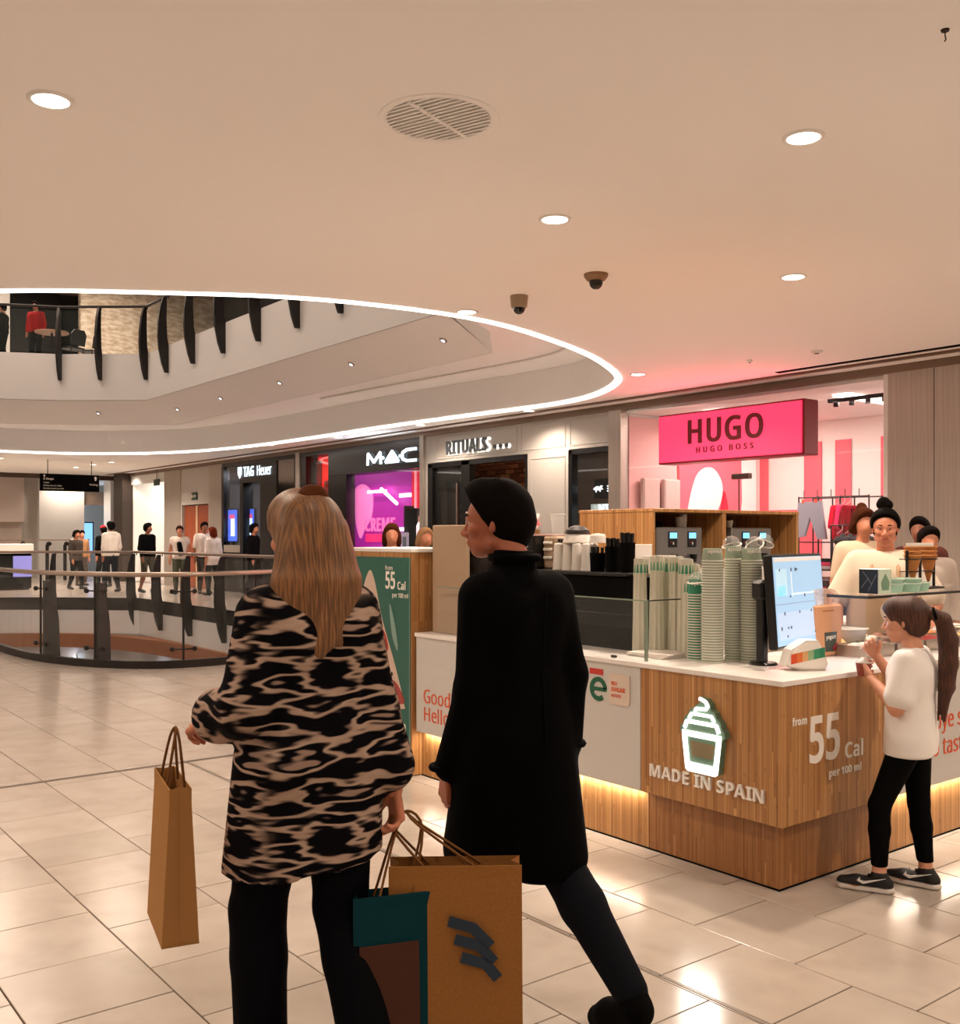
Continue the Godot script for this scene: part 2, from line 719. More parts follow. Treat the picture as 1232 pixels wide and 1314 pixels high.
func eyes_and_mouth(p: Node3D, ht: Transform3D, s: float, iris: Color, lip: Color) -> void:
	var white := mat("eye_white", Color(0.86, 0.83, 0.8), 0.2)
	for sx in [-1.0, 1.0]:
		var st := begin()
		add_lathe(st, [Vector2(0, -0.0105), Vector2(0.0075, -0.0075), Vector2(0.0105, 0), Vector2(0.0075, 0.0075), Vector2(0, 0.0105)], 12, ht * Transform3D(Basis().scaled(Vector3.ONE * s), Vector3(0.03 * sx, 0.003, -0.081) * s))
		var e := put("eye", st.commit(), white, p)
		var si := begin()
		add_lathe(si, [Vector2(0, 0), Vector2(0.0058, 0), Vector2(0.005, 0.0015), Vector2(0, 0.002)], 12, ht * Transform3D(Basis(Vector3.RIGHT, -PI / 2).scaled(Vector3.ONE * s), Vector3(0.03 * sx, 0.003, -0.0903) * s))
		put("iris", si.commit(), mat("iris", iris, 0.2), e)
		var sb := begin()
		add_tube(sb, [ht * (Vector3(0.015 * sx, 0.026, -0.0985) * s), ht * (Vector3(0.03 * sx, 0.03, -0.095) * s), ht * (Vector3(0.045 * sx, 0.024, -0.083) * s)], 0.0038 * s, 6)
		put("eyebrow", sb.commit(), mat("brow", Color(0.1, 0.06, 0.04), 0.8), p)
	var sm := begin()
	add_tube(sm, [ht * (Vector3(-0.022, -0.0615, -0.094) * s), ht * (Vector3(-0.008, -0.06, -0.1005) * s), ht * (Vector3(0.008, -0.06, -0.1005) * s), ht * (Vector3(0.022, -0.0615, -0.094) * s)], 0.0045 * s, 8)
	put("lips", sm.commit(), mat("lips", lip, 0.4), p)

# joints of a grown-up 1.75 m tall facing -z, before posing
func joints() -> Dictionary:
	return {
		"head": Vector3(0, 1.635, -0.02), "neck": Vector3(0, 1.47, 0.02), "chest": Vector3(0, 1.33, 0.01), "waist": Vector3(0, 1.1, 0), "hip": Vector3(0, 0.94, 0.01),
		"sl": Vector3(-0.18, 1.405, 0.01), "el": Vector3(-0.235, 1.12, 0.03), "wl": Vector3(-0.24, 0.87, -0.03), "hl": Vector3(0, -1, -0.12),
		"sr": Vector3(0.18, 1.405, 0.01), "er": Vector3(0.235, 1.12, 0.03), "wr": Vector3(0.24, 0.87, -0.03), "hr": Vector3(0, -1, -0.12),
		"pl": Vector3(-0.09, 0.92, 0.01), "kl": Vector3(-0.1, 0.49, -0.01), "al": Vector3(-0.1, 0.09, 0.03), "tl": Vector3(-0.12, 0.035, -0.14),
		"pr": Vector3(0.09, 0.92, 0.01), "kr": Vector3(0.1, 0.49, -0.01), "ar": Vector3(0.1, 0.09, 0.03), "tr": Vector3(0.12, 0.035, -0.14),
		"head_turn": 0.0, "head_nod": 0.0, "wide": 1.0,
	}

func stride(j: Dictionary, a: float) -> Dictionary:
	j.kl += Vector3(0, 0.0, -0.16 * a - 0.03)
	j.al += Vector3(0, 0.02 * absf(a), -0.27 * a)
	j.tl += Vector3(0, 0.03 * maxf(a, 0.0), -0.27 * a)
	j.kr += Vector3(0, 0, 0.12 * a - 0.03)
	j.ar += Vector3(0, 0.05 * absf(a), 0.3 * a)
	j.tr += Vector3(0, -0.005, 0.28 * a)
	j.wl += Vector3(0, 0.02, 0.16 * a)
	j.el += Vector3(0, 0, 0.06 * a)
	j.wr += Vector3(0, 0.03, -0.18 * a)
	j.er += Vector3(0, 0, -0.05 * a)
	return j

func torso_caps(j: Dictionary, e := 0.0) -> Array:
	var w: float = j.wide
	var x := Vector3(1, 0, 0)
	return [
		[j.sl.lerp(j.sr, 0.12), 0.062 + e, j.sl.lerp(j.sr, 0.88), 0.062 + e],
		[j.chest - x * 0.085 * w, 0.108 + e, j.waist - x * 0.05 * w, 0.098 + e],
		[j.chest + x * 0.085 * w, 0.108 + e, j.waist + x * 0.05 * w, 0.098 + e],
		[j.waist - x * 0.045 * w, 0.098 + e, j.hip - x * 0.072 * w, 0.108 + e],
		[j.waist + x * 0.045 * w, 0.098 + e, j.hip + x * 0.072 * w, 0.108 + e],
		[j.chest.lerp(j.sl, 0.5), 0.085 + e, j.chest.lerp(j.sr, 0.5), 0.085 + e],
	]

func arm_caps(j: Dictionary, s: String, e := 0.0, until := 2.0) -> Array:
	var a: Vector3 = j["s" + s]
	var b: Vector3 = j["e" + s]
	var c: Vector3 = j["w" + s]
	if until <= 1.0:
		return [[a, 0.055 + e, a.lerp(b, until), lerpf(0.055, 0.042, until) + e]]
	return [[a, 0.055 + e, b, 0.042 + e], [b, 0.042 + e, b.lerp(c, until - 1.0), lerpf(0.042, 0.03, until - 1.0) + e]]

func leg_caps(j: Dictionary, s: String, e := 0.0) -> Array:
	var a: Vector3 = j["p" + s]
	var b: Vector3 = j["k" + s]
	var c: Vector3 = j["a" + s]
	return [[a, 0.088 + e, b, 0.058 + e], [b, 0.056 + e, b.lerp(c, 0.35), 0.056 + e], [b.lerp(c, 0.35), 0.055 + e, c, 0.037 + e]]

func foot_caps(j: Dictionary, s: String, e := 0.0) -> Array:
	var a: Vector3 = j["a" + s]
	var t: Vector3 = j["t" + s]
	var heel := a + (a - t).slide(Vector3.UP).normalized() * 0.03
	heel.y = a.y - 0.05
	var ball := heel.lerp(t, 0.68)
	return [[a, 0.036 + e, heel, 0.034 + e], [heel, 0.034 + e, ball, 0.036 + e], [ball, 0.037 + e, t, 0.026 + e]]

func head_at(j: Dictionary, s: float) -> Transform3D:
	return Transform3D(Basis.from_euler(Vector3(j.head_nod, j.head_turn, 0)), j.head)

# the skin: one mesh from head to feet, head and hands on finer grids
func make_body(p: Node3D, j: Dictionary, m: Material, cell: float, fine: bool, child := 1.0) -> void:
	var st := begin()
	var ht := head_at(j, child)
	var base := torso_caps(j) + arm_caps(j, "l") + arm_caps(j, "r") + leg_caps(j, "l") + leg_caps(j, "r") + foot_caps(j, "l") + foot_caps(j, "r")
	base.append([j.neck - Vector3(0, 0.03, 0), 0.062, j.neck.lerp(j.head, 0.6), 0.05])
	if fine:
		blend_mesh(base, cell, 0.03, [], st)
		blend_mesh(moved(head_caps(child), ht) + [[j.neck, 0.056, j.neck.lerp(j.head, 0.62), 0.052]], 0.0048, 0.014, [], st)
	else:
		for s in ["l", "r"]:
			var w: Vector3 = j["w" + s]
			var d: Vector3 = (j["h" + s] as Vector3).normalized()
			base.append([w, 0.03, w + d * 0.09, 0.028])
			base.append([w + d * 0.08, 0.026, w + d * 0.15 + Vector3(0, 0, -0.02), 0.018])
		base += [[j.head + ht.basis * Vector3(0, 0.02, 0.01), 0.088, j.head + ht.basis * Vector3(0, -0.05, -0.03), 0.062], [j.head + ht.basis * Vector3(0, -0.01, -0.09), 0.012, j.head + ht.basis * Vector3(0, -0.04, -0.1), 0.014]]
		blend_mesh(base, cell, 0.03, [], st)
	if fine:
		blend_mesh(hand_caps(j.wl, j.hl, j.get("bl", Vector3(-1, 0, 0)), j.get("thl", 1.0), j.get("cl", 0.45), child), 0.0042, 0.006, [], st)
		blend_mesh(hand_caps(j.wr, j.hr, j.get("br", Vector3(1, 0, 0)), j.get("thr", -1.0), j.get("cr", 0.45), child), 0.0042, 0.006, [], st)
	put("body", st.commit(), m, p)

# a passer-by at some distance: body, top, trousers, hair, two shoes
func passer(label: String, at: Vector3, turn: float, tall: float, step: float, top: Color, legs: Color, hair: Color, skin: Color, o: Dictionary = {}) -> Node3D:
	var p := thing("person", label, "person", at, turn, o.get("group", ""))
	var j := stride(joints(), step)
	if o.has("wide"):
		j.wide = o.wide
	if o.has("pose"):
		j.merge(o.pose, true)
	j.head_turn = o.get("look", 0.0)
	p.scale = Vector3.ONE * (tall / 1.75)
	var cell: float = o.get("cell", 0.024)
	var key := str(top.to_html()) + str(legs.to_html()) + str(hair.to_html())
	make_body(p, j, mat("skin" + skin.to_html(), skin, 0.5), cell, false)
	var until: float = o.get("sleeve", 1.95)
	var hem: float = o.get("hem", 0.9)
	var t: Array = torso_caps(j, 0.016) + arm_caps(j, "l", 0.014, until) + arm_caps(j, "r", 0.014, until)
	if hem < 0.86:
		t += [[j.hip + Vector3(-0.08, 0, 0), 0.125, Vector3(-0.09, hem, 0.0), 0.13], [j.hip + Vector3(0.08, 0, 0), 0.125, Vector3(0.09, hem, 0.0), 0.13]]
	if o.get("hood", false):
		t.append([j.neck + Vector3(-0.07, 0.0, 0.06), 0.05, j.neck + Vector3(0.07, 0.0, 0.06), 0.05])
	put("jacket" if until > 1.5 else "shirt", blend_mesh(t, cell, 0.03, [cut(Vector3.DOWN, Vector3(0, hem, 0)), cut(Vector3.UP, j.neck + Vector3(0, 0.035, 0))]), mat("cloth" + top.to_html(), top, 0.85), p)
	var lg: Array = [[j.hip - Vector3(0.07, 0, 0), 0.118, j.pl, 0.1], [j.hip + Vector3(0.07, 0, 0), 0.118, j.pr, 0.1]] + leg_caps(j, "l", 0.014) + leg_caps(j, "r", 0.014)
	put("trousers", blend_mesh(lg, cell, 0.02, [cut(Vector3.UP, Vector3(0, 1.03, 0)), cut(Vector3.DOWN, Vector3(0, o.get("trouser_end", 0.08), 0))]), mat("cloth" + legs.to_html(), legs, 0.85), p)
	for s in ["l", "r"]:
		put("shoe", blend_mesh(foot_caps(j, s, 0.008), cell * 0.8, 0.02, [cut(Vector3.DOWN, Vector3(0, 0.004, 0))]), mat("shoe" + str(o.get("shoe", Color(0.08, 0.07, 0.07))), o.get("shoe", Color(0.08, 0.07, 0.07)), 0.6), p)
	var ht := head_at(j, 1.0)
	var h := [[Vector3(0, 0.035, 0.025), 0.094, Vector3(0, 0.05, -0.02), 0.088], [Vector3(0, -0.02, 0.04), 0.082, Vector3(0, 0.02, 0.03), 0.085]]
	if o.get("hair", 0.0) > 0.0:
		h += [[Vector3(-0.055, -0.02, 0.03), 0.06, Vector3(-0.075, -o.hair, 0.05), 0.045], [Vector3(0.055, -0.02, 0.03), 0.06, Vector3(0.075, -o.hair, 0.05), 0.045], [Vector3(0, 0, 0.05), 0.07, Vector3(0, -o.hair, 0.075), 0.06]]
	if o.get("bun", false):
		h.append([Vector3(0, 0.12, 0.05), 0.05, Vector3(0, 0.14, 0.055), 0.045])
	var cp := cut(ht.basis * Vector3(0, -0.55, -0.83), ht * Vector3(0, 0.03, -0.05))
	put("hair", blend_mesh(moved(h, ht), cell * 0.8, 0.03, [cp]), mat("hair" + hair.to_html(), hair, 0.8), p)
	if o.has("cap"):
		var hc := [[Vector3(0, 0.055, 0.015), 0.092, Vector3(0, 0.06, -0.01), 0.09]]
		put("cap", blend_mesh(moved(hc, ht), cell * 0.7, 0.02, [cut(Vector3.DOWN, ht * Vector3(0, 0.045, 0))]), mat("cap", o.cap, 0.8), p)
	return p

# ------------------------------------------------------------------ the hall
const WARM := Color(1.0, 0.912, 0.828)

func _ready() -> void:
	rng.seed = 7
	# camera: level, 1.55 m up, lens shifted up a little
	var cam := Camera3D.new()
	cam.name = "camera"
	cam.position = Vector3(0, 1.55, 0)
	cam.rotation.y = -atan2(0.6129, 0.7902)
	cam.projection = Camera3D.PROJECTION_FRUSTUM
	cam.near = 0.1
	cam.far = 200.0
	cam.size = 0.1 * 1314.0 / 1310.0
	cam.frustum_offset = Vector2(0, 0.1 * 31.0 / 1310.0)
	add_child(cam)
	cam.current = true
	# surroundings: a closed building, so the background is dark
	var env := Environment.new()
	env.background_mode = Environment.BG_COLOR
	env.background_color = Color(0.02, 0.018, 0.016)
	env.tonemap_mode = Environment.TONE_MAPPER_LINEAR
	env.tonemap_exposure = 1.5
	env.sdfgi_enabled = true
	env.ssao_enabled = true
	env.ssil_enabled = true
	var we := WorldEnvironment.new()
	we.name = "world"
	we.environment = env
	add_child(we)
	setup_materials()
	build_shell()
	build_ceiling_fittings()
	build_void()
	build_far_end()
	build_shops()
	build_kiosk()
	build_kiosk_goods()
	build_people()

func setup_materials() -> void:
	var stone := noise_tex("stone", 0.006, [Color(0.92, 0.91, 0.9), Color(0.97, 0.965, 0.96), Color(1, 1, 1)], [0.0, 0.45, 1.0], 512, 3, 5)
	for i in 4:
		var c: Color = [Color(0.735, 0.69, 0.645), Color(0.72, 0.676, 0.63), Color(0.75, 0.705, 0.66), Color(0.73, 0.683, 0.637)][i]
		var m := mat("tile%d" % i, c, 0.16)
		m.roughness = 0.19
		tri(m, stone, Vector3.ONE * [0.9, 0.7, 0.8, 1.0][i], true)
		m.uv1_offset = Vector3(0.31 * i, 0.2 * i, 0.47 * i)
	mat("grout", Color(0.33, 0.26, 0.21), 0.8)
	mat("joint_metal", Color(0.5, 0.46, 0.42), 0.35, 0.8)
	mat("plaster", Color(0.95, 0.945, 0.94), 0.85)
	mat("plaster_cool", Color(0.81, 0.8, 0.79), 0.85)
	mat("white_paint", Color(0.9, 0.895, 0.885), 0.6)
	mat("cream", Color(0.72, 0.70, 0.675), 0.7)
	mat("dark_metal", Color(0.13, 0.11, 0.1), 0.45, 0.3)
	mat("fin_metal", Color(0.125, 0.103, 0.095), 0.5, 0.2)
	mat("black", Color(0.025, 0.023, 0.024), 0.35)
	mat("black_matt", Color(0.03, 0.028, 0.028), 0.8)
	var st := mat("steel", Color(0.72, 0.68, 0.64), 0.42, 0.6)
	tri(st, noise_tex("brush", 0.02, [Color(0.93, 0.93, 0.93), Color(1, 1, 1)], [0.2, 0.8], 256, 9, 3), Vector3(5, 0.1, 5), true)
	mat("rail_steel", Color(0.72, 0.65, 0.6), 0.28, 0.9)
	pane("glass", Color(0.5, 0.56, 0.53), 0.03)
	pane("shop_glass", Color(0.5, 0.53, 0.53), 0.03)
	var w := mat("bamboo", Color.WHITE, 0.42)
	tri(w, bamboo_tex("b", Color(0.60, 0.40, 0.21), Color(0.82, 0.62, 0.40), 5), Vector3(1.9, 1.0, 1.9), true)
	var w2 := mat("bamboo_shaded", Color(0.9, 0.88, 0.86), 0.45)  # darker bamboo: shade of the unlit corner plinth put into its colour
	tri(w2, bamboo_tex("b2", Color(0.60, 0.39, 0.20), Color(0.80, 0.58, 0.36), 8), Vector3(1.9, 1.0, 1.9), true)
	mat("wood_band", Color(0.58, 0.33, 0.13), 0.5)
	mat("quartz", Color(0.93, 0.91, 0.89), 0.25)
	mat("panel_grey", Color(0.80, 0.785, 0.765), 0.5)
	mat("white_plastic", Color(0.9, 0.88, 0.85), 0.45)
	mat("print_orange", Color(0.86, 0.36, 0.2), 0.6)
	mat("print_white", Color(0.95, 0.93, 0.9), 0.5)
	glow("lamp", Color(1.0, 0.95, 0.88), 6.0)
	glow("led", Color(1.0, 0.96, 0.92), 3.0)

const OVAL := [Vector2(2.17, -9.67), Vector2(3.28, -8.9), Vector2(4.47, -8.26), Vector2(6.07, -8.03), Vector2(7.37, -8.36), Vector2(8.64, -8.92), Vector2(9.97, -9.84), Vector2(10.55, -10.6), Vector2(11.0, -11.5), Vector2(11.15, -12.6), Vector2(11.0, -14.5), Vector2(10.85, -17), Vector2(10.8, -20), Vector2(10.6, -23), Vector2(9.9, -25.6), Vector2(8.3, -27.4), Vector2(6.2, -28.0), Vector2(3.5, -28.0), Vector2(1.5, -27), Vector2(0.6, -23), Vector2(0.4, -18), Vector2(0.7, -13), Vector2(1.2, -11)]
const FLOOR_VOID := [Vector2(3.3, -18), Vector2(3.36, -15.3), Vector2(3.44, -13.6), Vector2(3.75, -12.55), Vector2(4.25, -11.85), Vector2(4.9, -11.66), Vector2(5.8, -11.9), Vector2(7.0, -12.7), Vector2(8.0, -13.8), Vector2(8.5, -15.4), Vector2(8.5, -24.2), Vector2(7.0, -25.7), Vector2(5.6, -26.7), Vector2(3.9, -26.9), Vector2(3.3, -26.0)]
const GALLERY := [Vector2(8.6, -11.9), Vector2(8.6, -24.0), Vector2(7.0, -25.3), Vector2(5.7, -25.9), Vector2(3.2, -26.2), Vector2(1.9, -25.5), Vector2(1.5, -20), Vector2(1.9, -13), Vector2(3.4, -10.6), Vector2(6, -10.2), Vector2(7.6, -10.8)]

func floor_hole() -> PackedVector2Array:
	return PackedVector2Array(FLOOR_VOID)

func near(p: Vector2) -> float:
	return 0.6129 * p.x - 0.7902 * p.y

func build_shell() -> void:
	var hole := floor_hole()
	var fl := structure("floor")
	put("screed", plate(rect_less(-5, -46, 17.2, 5, hole), -0.35, -0.0035), mats.grout, fl)
	# square tiles in running bond, one by one in the foreground
	var T := 0.465
	var shared := []
	for i in 4:
		var st := begin()
		add_box(st, Vector3(T - 0.005, 0.012, T - 0.005), Transform3D(), 0.0018)
		shared.append(st.commit())
	var cells := []
	for c in range(-14, 34):
		for n in range(-19, 92):
			var z := (-3.62 if c % 2 == 0 else -3.3875) - T * n
			cells.append(Vector2(1.31 + T * (c + 0.5), z - T * 0.5))
	var lone := 0
	var rest := begin()
	cells.sort_custom(func(a, b): return near(a) + 0.0001 * a.x < near(b) + 0.0001 * b.x)
	for p in cells:
		if p.x > (12.0 if p.y > -36.0 else 16.5) or p.y > 5.0 or p.y < -45.8:
			continue
		if p.x > 3.95 and p.x < 7.4 and p.y < -2.95 and p.y > -5.2:
			continue
		var h := T * 0.5 - 0.0025
		var sq := PackedVector2Array([p + Vector2(-h, -h), p + Vector2(h, -h), p + Vector2(h, h), p + Vector2(-h, h)])
		var d := near(p)
		var lat: float = 0.7902 * p.x + 0.6129 * p.y
		var touch := false
		for v in sq:
			if Geometry2D.is_point_in_polygon(v, hole):
				touch = true
		var y := rng.randf_range(-0.0006, 0.0006)
		if not touch and d > 2.7 and d < 12.0 and absf(lat) < d * 0.49 + 0.3 and lone < 290:
			lone += 1
			put("tile", shared[0], mats["tile%d" % rng.randi_range(0, 3)], fl, Vector3(p.x, -0.006 + y, p.y))
			continue
		var polys: Array = Geometry2D.clip_polygons(sq, hole) if touch else [sq]
		for q in polys:
			add_tile(rest, q)
	var many := put("tile_field", rest.commit(), mats.tile0, fl)
	many.set_meta("kind", "stuff")
	# metal expansion joints
	span("joint_strip", Vector3(2.705 - 0.014, -0.004, -6.76), Vector3(2.705 - 0.008, 0.0015, 4.5), mats.joint_metal, fl, 0.0005)
	span("joint_strip", Vector3(2.705 + 0.008, -0.004, -6.76), Vector3(2.705 + 0.014, 0.0015, 4.5), mats.joint_metal, fl, 0.0005)
	for dz in [-0.022, 0.016]:
		span("joint_strip", Vector3(-4.5, -0.004, -6.78 + dz), Vector3(3.6, 0.002, -6.78 + dz + 0.008), mats.joint_metal, fl, 0.0005)
	span("joint_filler", Vector3(-4.5, -0.004, -6.794), Vector3(3.6, 0.0012, -6.764), mat("joint_rubber", Color(0.36, 0.31, 0.27), 0.7), fl, 0.0005)

	# ceiling with the oval opening; its edge is the lip of the opening
	var oval := even_loop(OVAL, 170, 14)
	var ce := structure("ceiling")
	put("ceiling_board", plate(rect_less(-5, -46, 17.2, 5, oval), CEIL, 4.3), mats.plaster, ce)
	# cove above the lip, up to the sloped soffit of the gallery
	var inner := PackedVector2Array([Vector2(9.55, -12.0), Vector2(8.5, -10.75), Vector2(7.2, -9.9), Vector2(5.6, -9.6), Vector2(3.2, -10.2), Vector2(1.6, -12.5), Vector2(1.1, -20), Vector2(1.6, -26), Vector2(3.0, -27.1), Vector2(6.0, -26.85), Vector2(7.5, -26.1), Vector2(9.55, -24.4)])
	put("cove_board", plate(rect_less(-1, -30, 12, -7, inner), 4.302, 4.42), mats.plaster, ce)
	var slope := begin()
	var E_ := [Vector2(9.55, -12.0), Vector2(9.55, -24.4), Vector2(7.5, -26.1), Vector2(6.0, -26.85), Vector2(3.0, -27.1)]
	var F_ := [Vector2(8.6, -11.9), Vector2(8.6, -24.0), Vector2(7.0, -25.3), Vector2(5.7, -25.9), Vector2(3.2, -26.2)]
	for i in range(-1, 4):
		if i < 0:
			quad(slope, Vector3(8.5, 4.31, -10.75), Vector3(9.55, 4.31, -12.0), Vector3(8.6, 4.79, -11.9), Vector3(7.6, 4.79, -10.8))
			continue
		quad(slope, Vector3(E_[i].x, 4.31, E_[i].y), Vector3(E_[i + 1].x, 4.31, E_[i + 1].y), Vector3(F_[i + 1].x, 4.77, F_[i + 1].y), Vector3(F_[i].x, 4.77, F_[i].y))
	put("gallery_soffit", slope.commit(), mats.plaster, ce)
	# a slim curved step where the cove turns
	var arc := [Vector3(9.9, 4.28, -10.6), Vector3(10.25, 4.28, -11.4), Vector3(10.3, 4.28, -12.4), Vector3(10.2, 4.28, -14), Vector3(10.05, 4.28, -16.0), Vector3(9.95, 4.28, -18.0)]
	put("cove_step", tube(smooth_line(arc, 5), 0.022, 6), mats.plaster, ce)
	# upper gallery floor, its fascia round the void, and the roof
	var uf := structure("floor_upper")
	put("gallery_slab", plate(rect_less(-5, -46, 17.2, 5, PackedVector2Array(GALLERY)), 4.78, UP_FLOOR, true), mats.plaster_cool, uf)
	var roof := structure("ceiling_upper")
	span("roof_board", Vector3(-5.2, 9.6, -46), Vector3(17.4, 9.9, 5.2), mats.cream, roof)
	var lowf := structure("floor_lower")
	span("lower_slab", Vector3(-5.2, -5.4, -46), Vector3(17.4, -5.2, 5.2), mat("lower_stone", Color(0.7, 0.62, 0.54), 0.4), lowf)
	# outer walls of the building
	var wl := structure("wall_left")
	span("wall_board", Vector3(-5.2, -5.4, -46), Vector3(-5.0, 9.6, 5.2), mats.white_paint, wl)
	var wb := structure("wall_back")
	span("wall_board", Vector3(-5.2, -5.4, 5.0), Vector3(17.4, 9.6, 5.2), mats.white_paint, wb)
	var wr := structure("wall_right")
	span("wall_board", Vector3(17.2, -5.4, -46), Vector3(17.4, 9.6, 5.2), mats.white_paint, wr)
	span("wall_board", Vector3(12.0, 0, -3.5), Vector3(12.2, CEIL, 5.0), mats.white_paint, wr)
	var wf := structure("wall_far")
	span("wall_board", Vector3(-5.2, -5.4, -46.2), Vector3(17.4, 9.6, -46.0), mats.white_paint, wf)
	# lower wall of the void under this floor
	var lw := structure("wall_void")
	var vs := begin()
	wall_round(vs, hole, -5.2, -0.35, Geometry2D.is_polygon_clockwise(hole))
	put("void_lining", vs.commit(), mats.plaster_cool, lw)

func add_tile(st: SurfaceTool, q: PackedVector2Array) -> void:
	var p := q.duplicate()
	if Geometry2D.is_polygon_clockwise(p):
		p.reverse()
	var inner := Geometry2D.offset_polygon(p, -0.0018)
	if inner.is_empty():
		return
	var t: PackedVector2Array = inner[0]
	var idx := Geometry2D.triangulate_polygon(t)
	for i in range(0, idx.size(), 3):
		var a := t[idx[i]]
		var b := t[idx[i + 1]]
		var c := t[idx[i + 2]]
		if (b - a).cross(c - a) > 0:
			var s := b
			b = c
			c = s
		trig(st, Vector3(a.x, 0, a.y), Vector3(b.x, 0, b.y), Vector3(c.x, 0, c.y))
	if t.size() == p.size() and t.size() == 4:
		for i in 4:
			var k := 0
			for m in 4:
				if t[m].distance_to(p[i]) < t[k].distance_to(p[i]):
					k = m
			var k2 := 0
			for m in 4:
				if t[m].distance_to(p[(i + 1) % 4]) < t[k2].distance_to(p[(i + 1) % 4]):
					k2 = m
			quad(st, Vector3(p[(i + 1) % 4].x, -0.003, p[(i + 1) % 4].y), Vector3(p[i].x, -0.003, p[i].y), Vector3(t[k].x, 0, t[k].y), Vector3(t[k2].x, 0, t[k2].y))

# ------------------------------------------------------------------ ceiling fittings
func downlight(label: String, x: float, z: float, energy := 8.0, group := "") -> void:
	var t := thing("downlight", label, "downlight", Vector3(x, CEIL, z), 0.0, group)
	if not mats.has("dl_ring"):
		mats["dl_ring"] = lathe([Vector2(0.086, 0.002), Vector2(0.088, -0.008), Vector2(0.1, -0.011), Vector2(0.112, -0.004), Vector2(0.113, 0.002)], 28)
		mats["dl_disc"] = lathe([Vector2(0, -0.006), Vector2(0.087, -0.006), Vector2(0.087, -0.003), Vector2(0, -0.002)], 28)
	put("trim_ring", mats["dl_ring"], mats.white_paint, t)
	put("lamp_disc", mats["dl_disc"], mats.lamp, t)
	spot(t, Vector3(0, -0.03, 0), WARM, energy, 0.085)

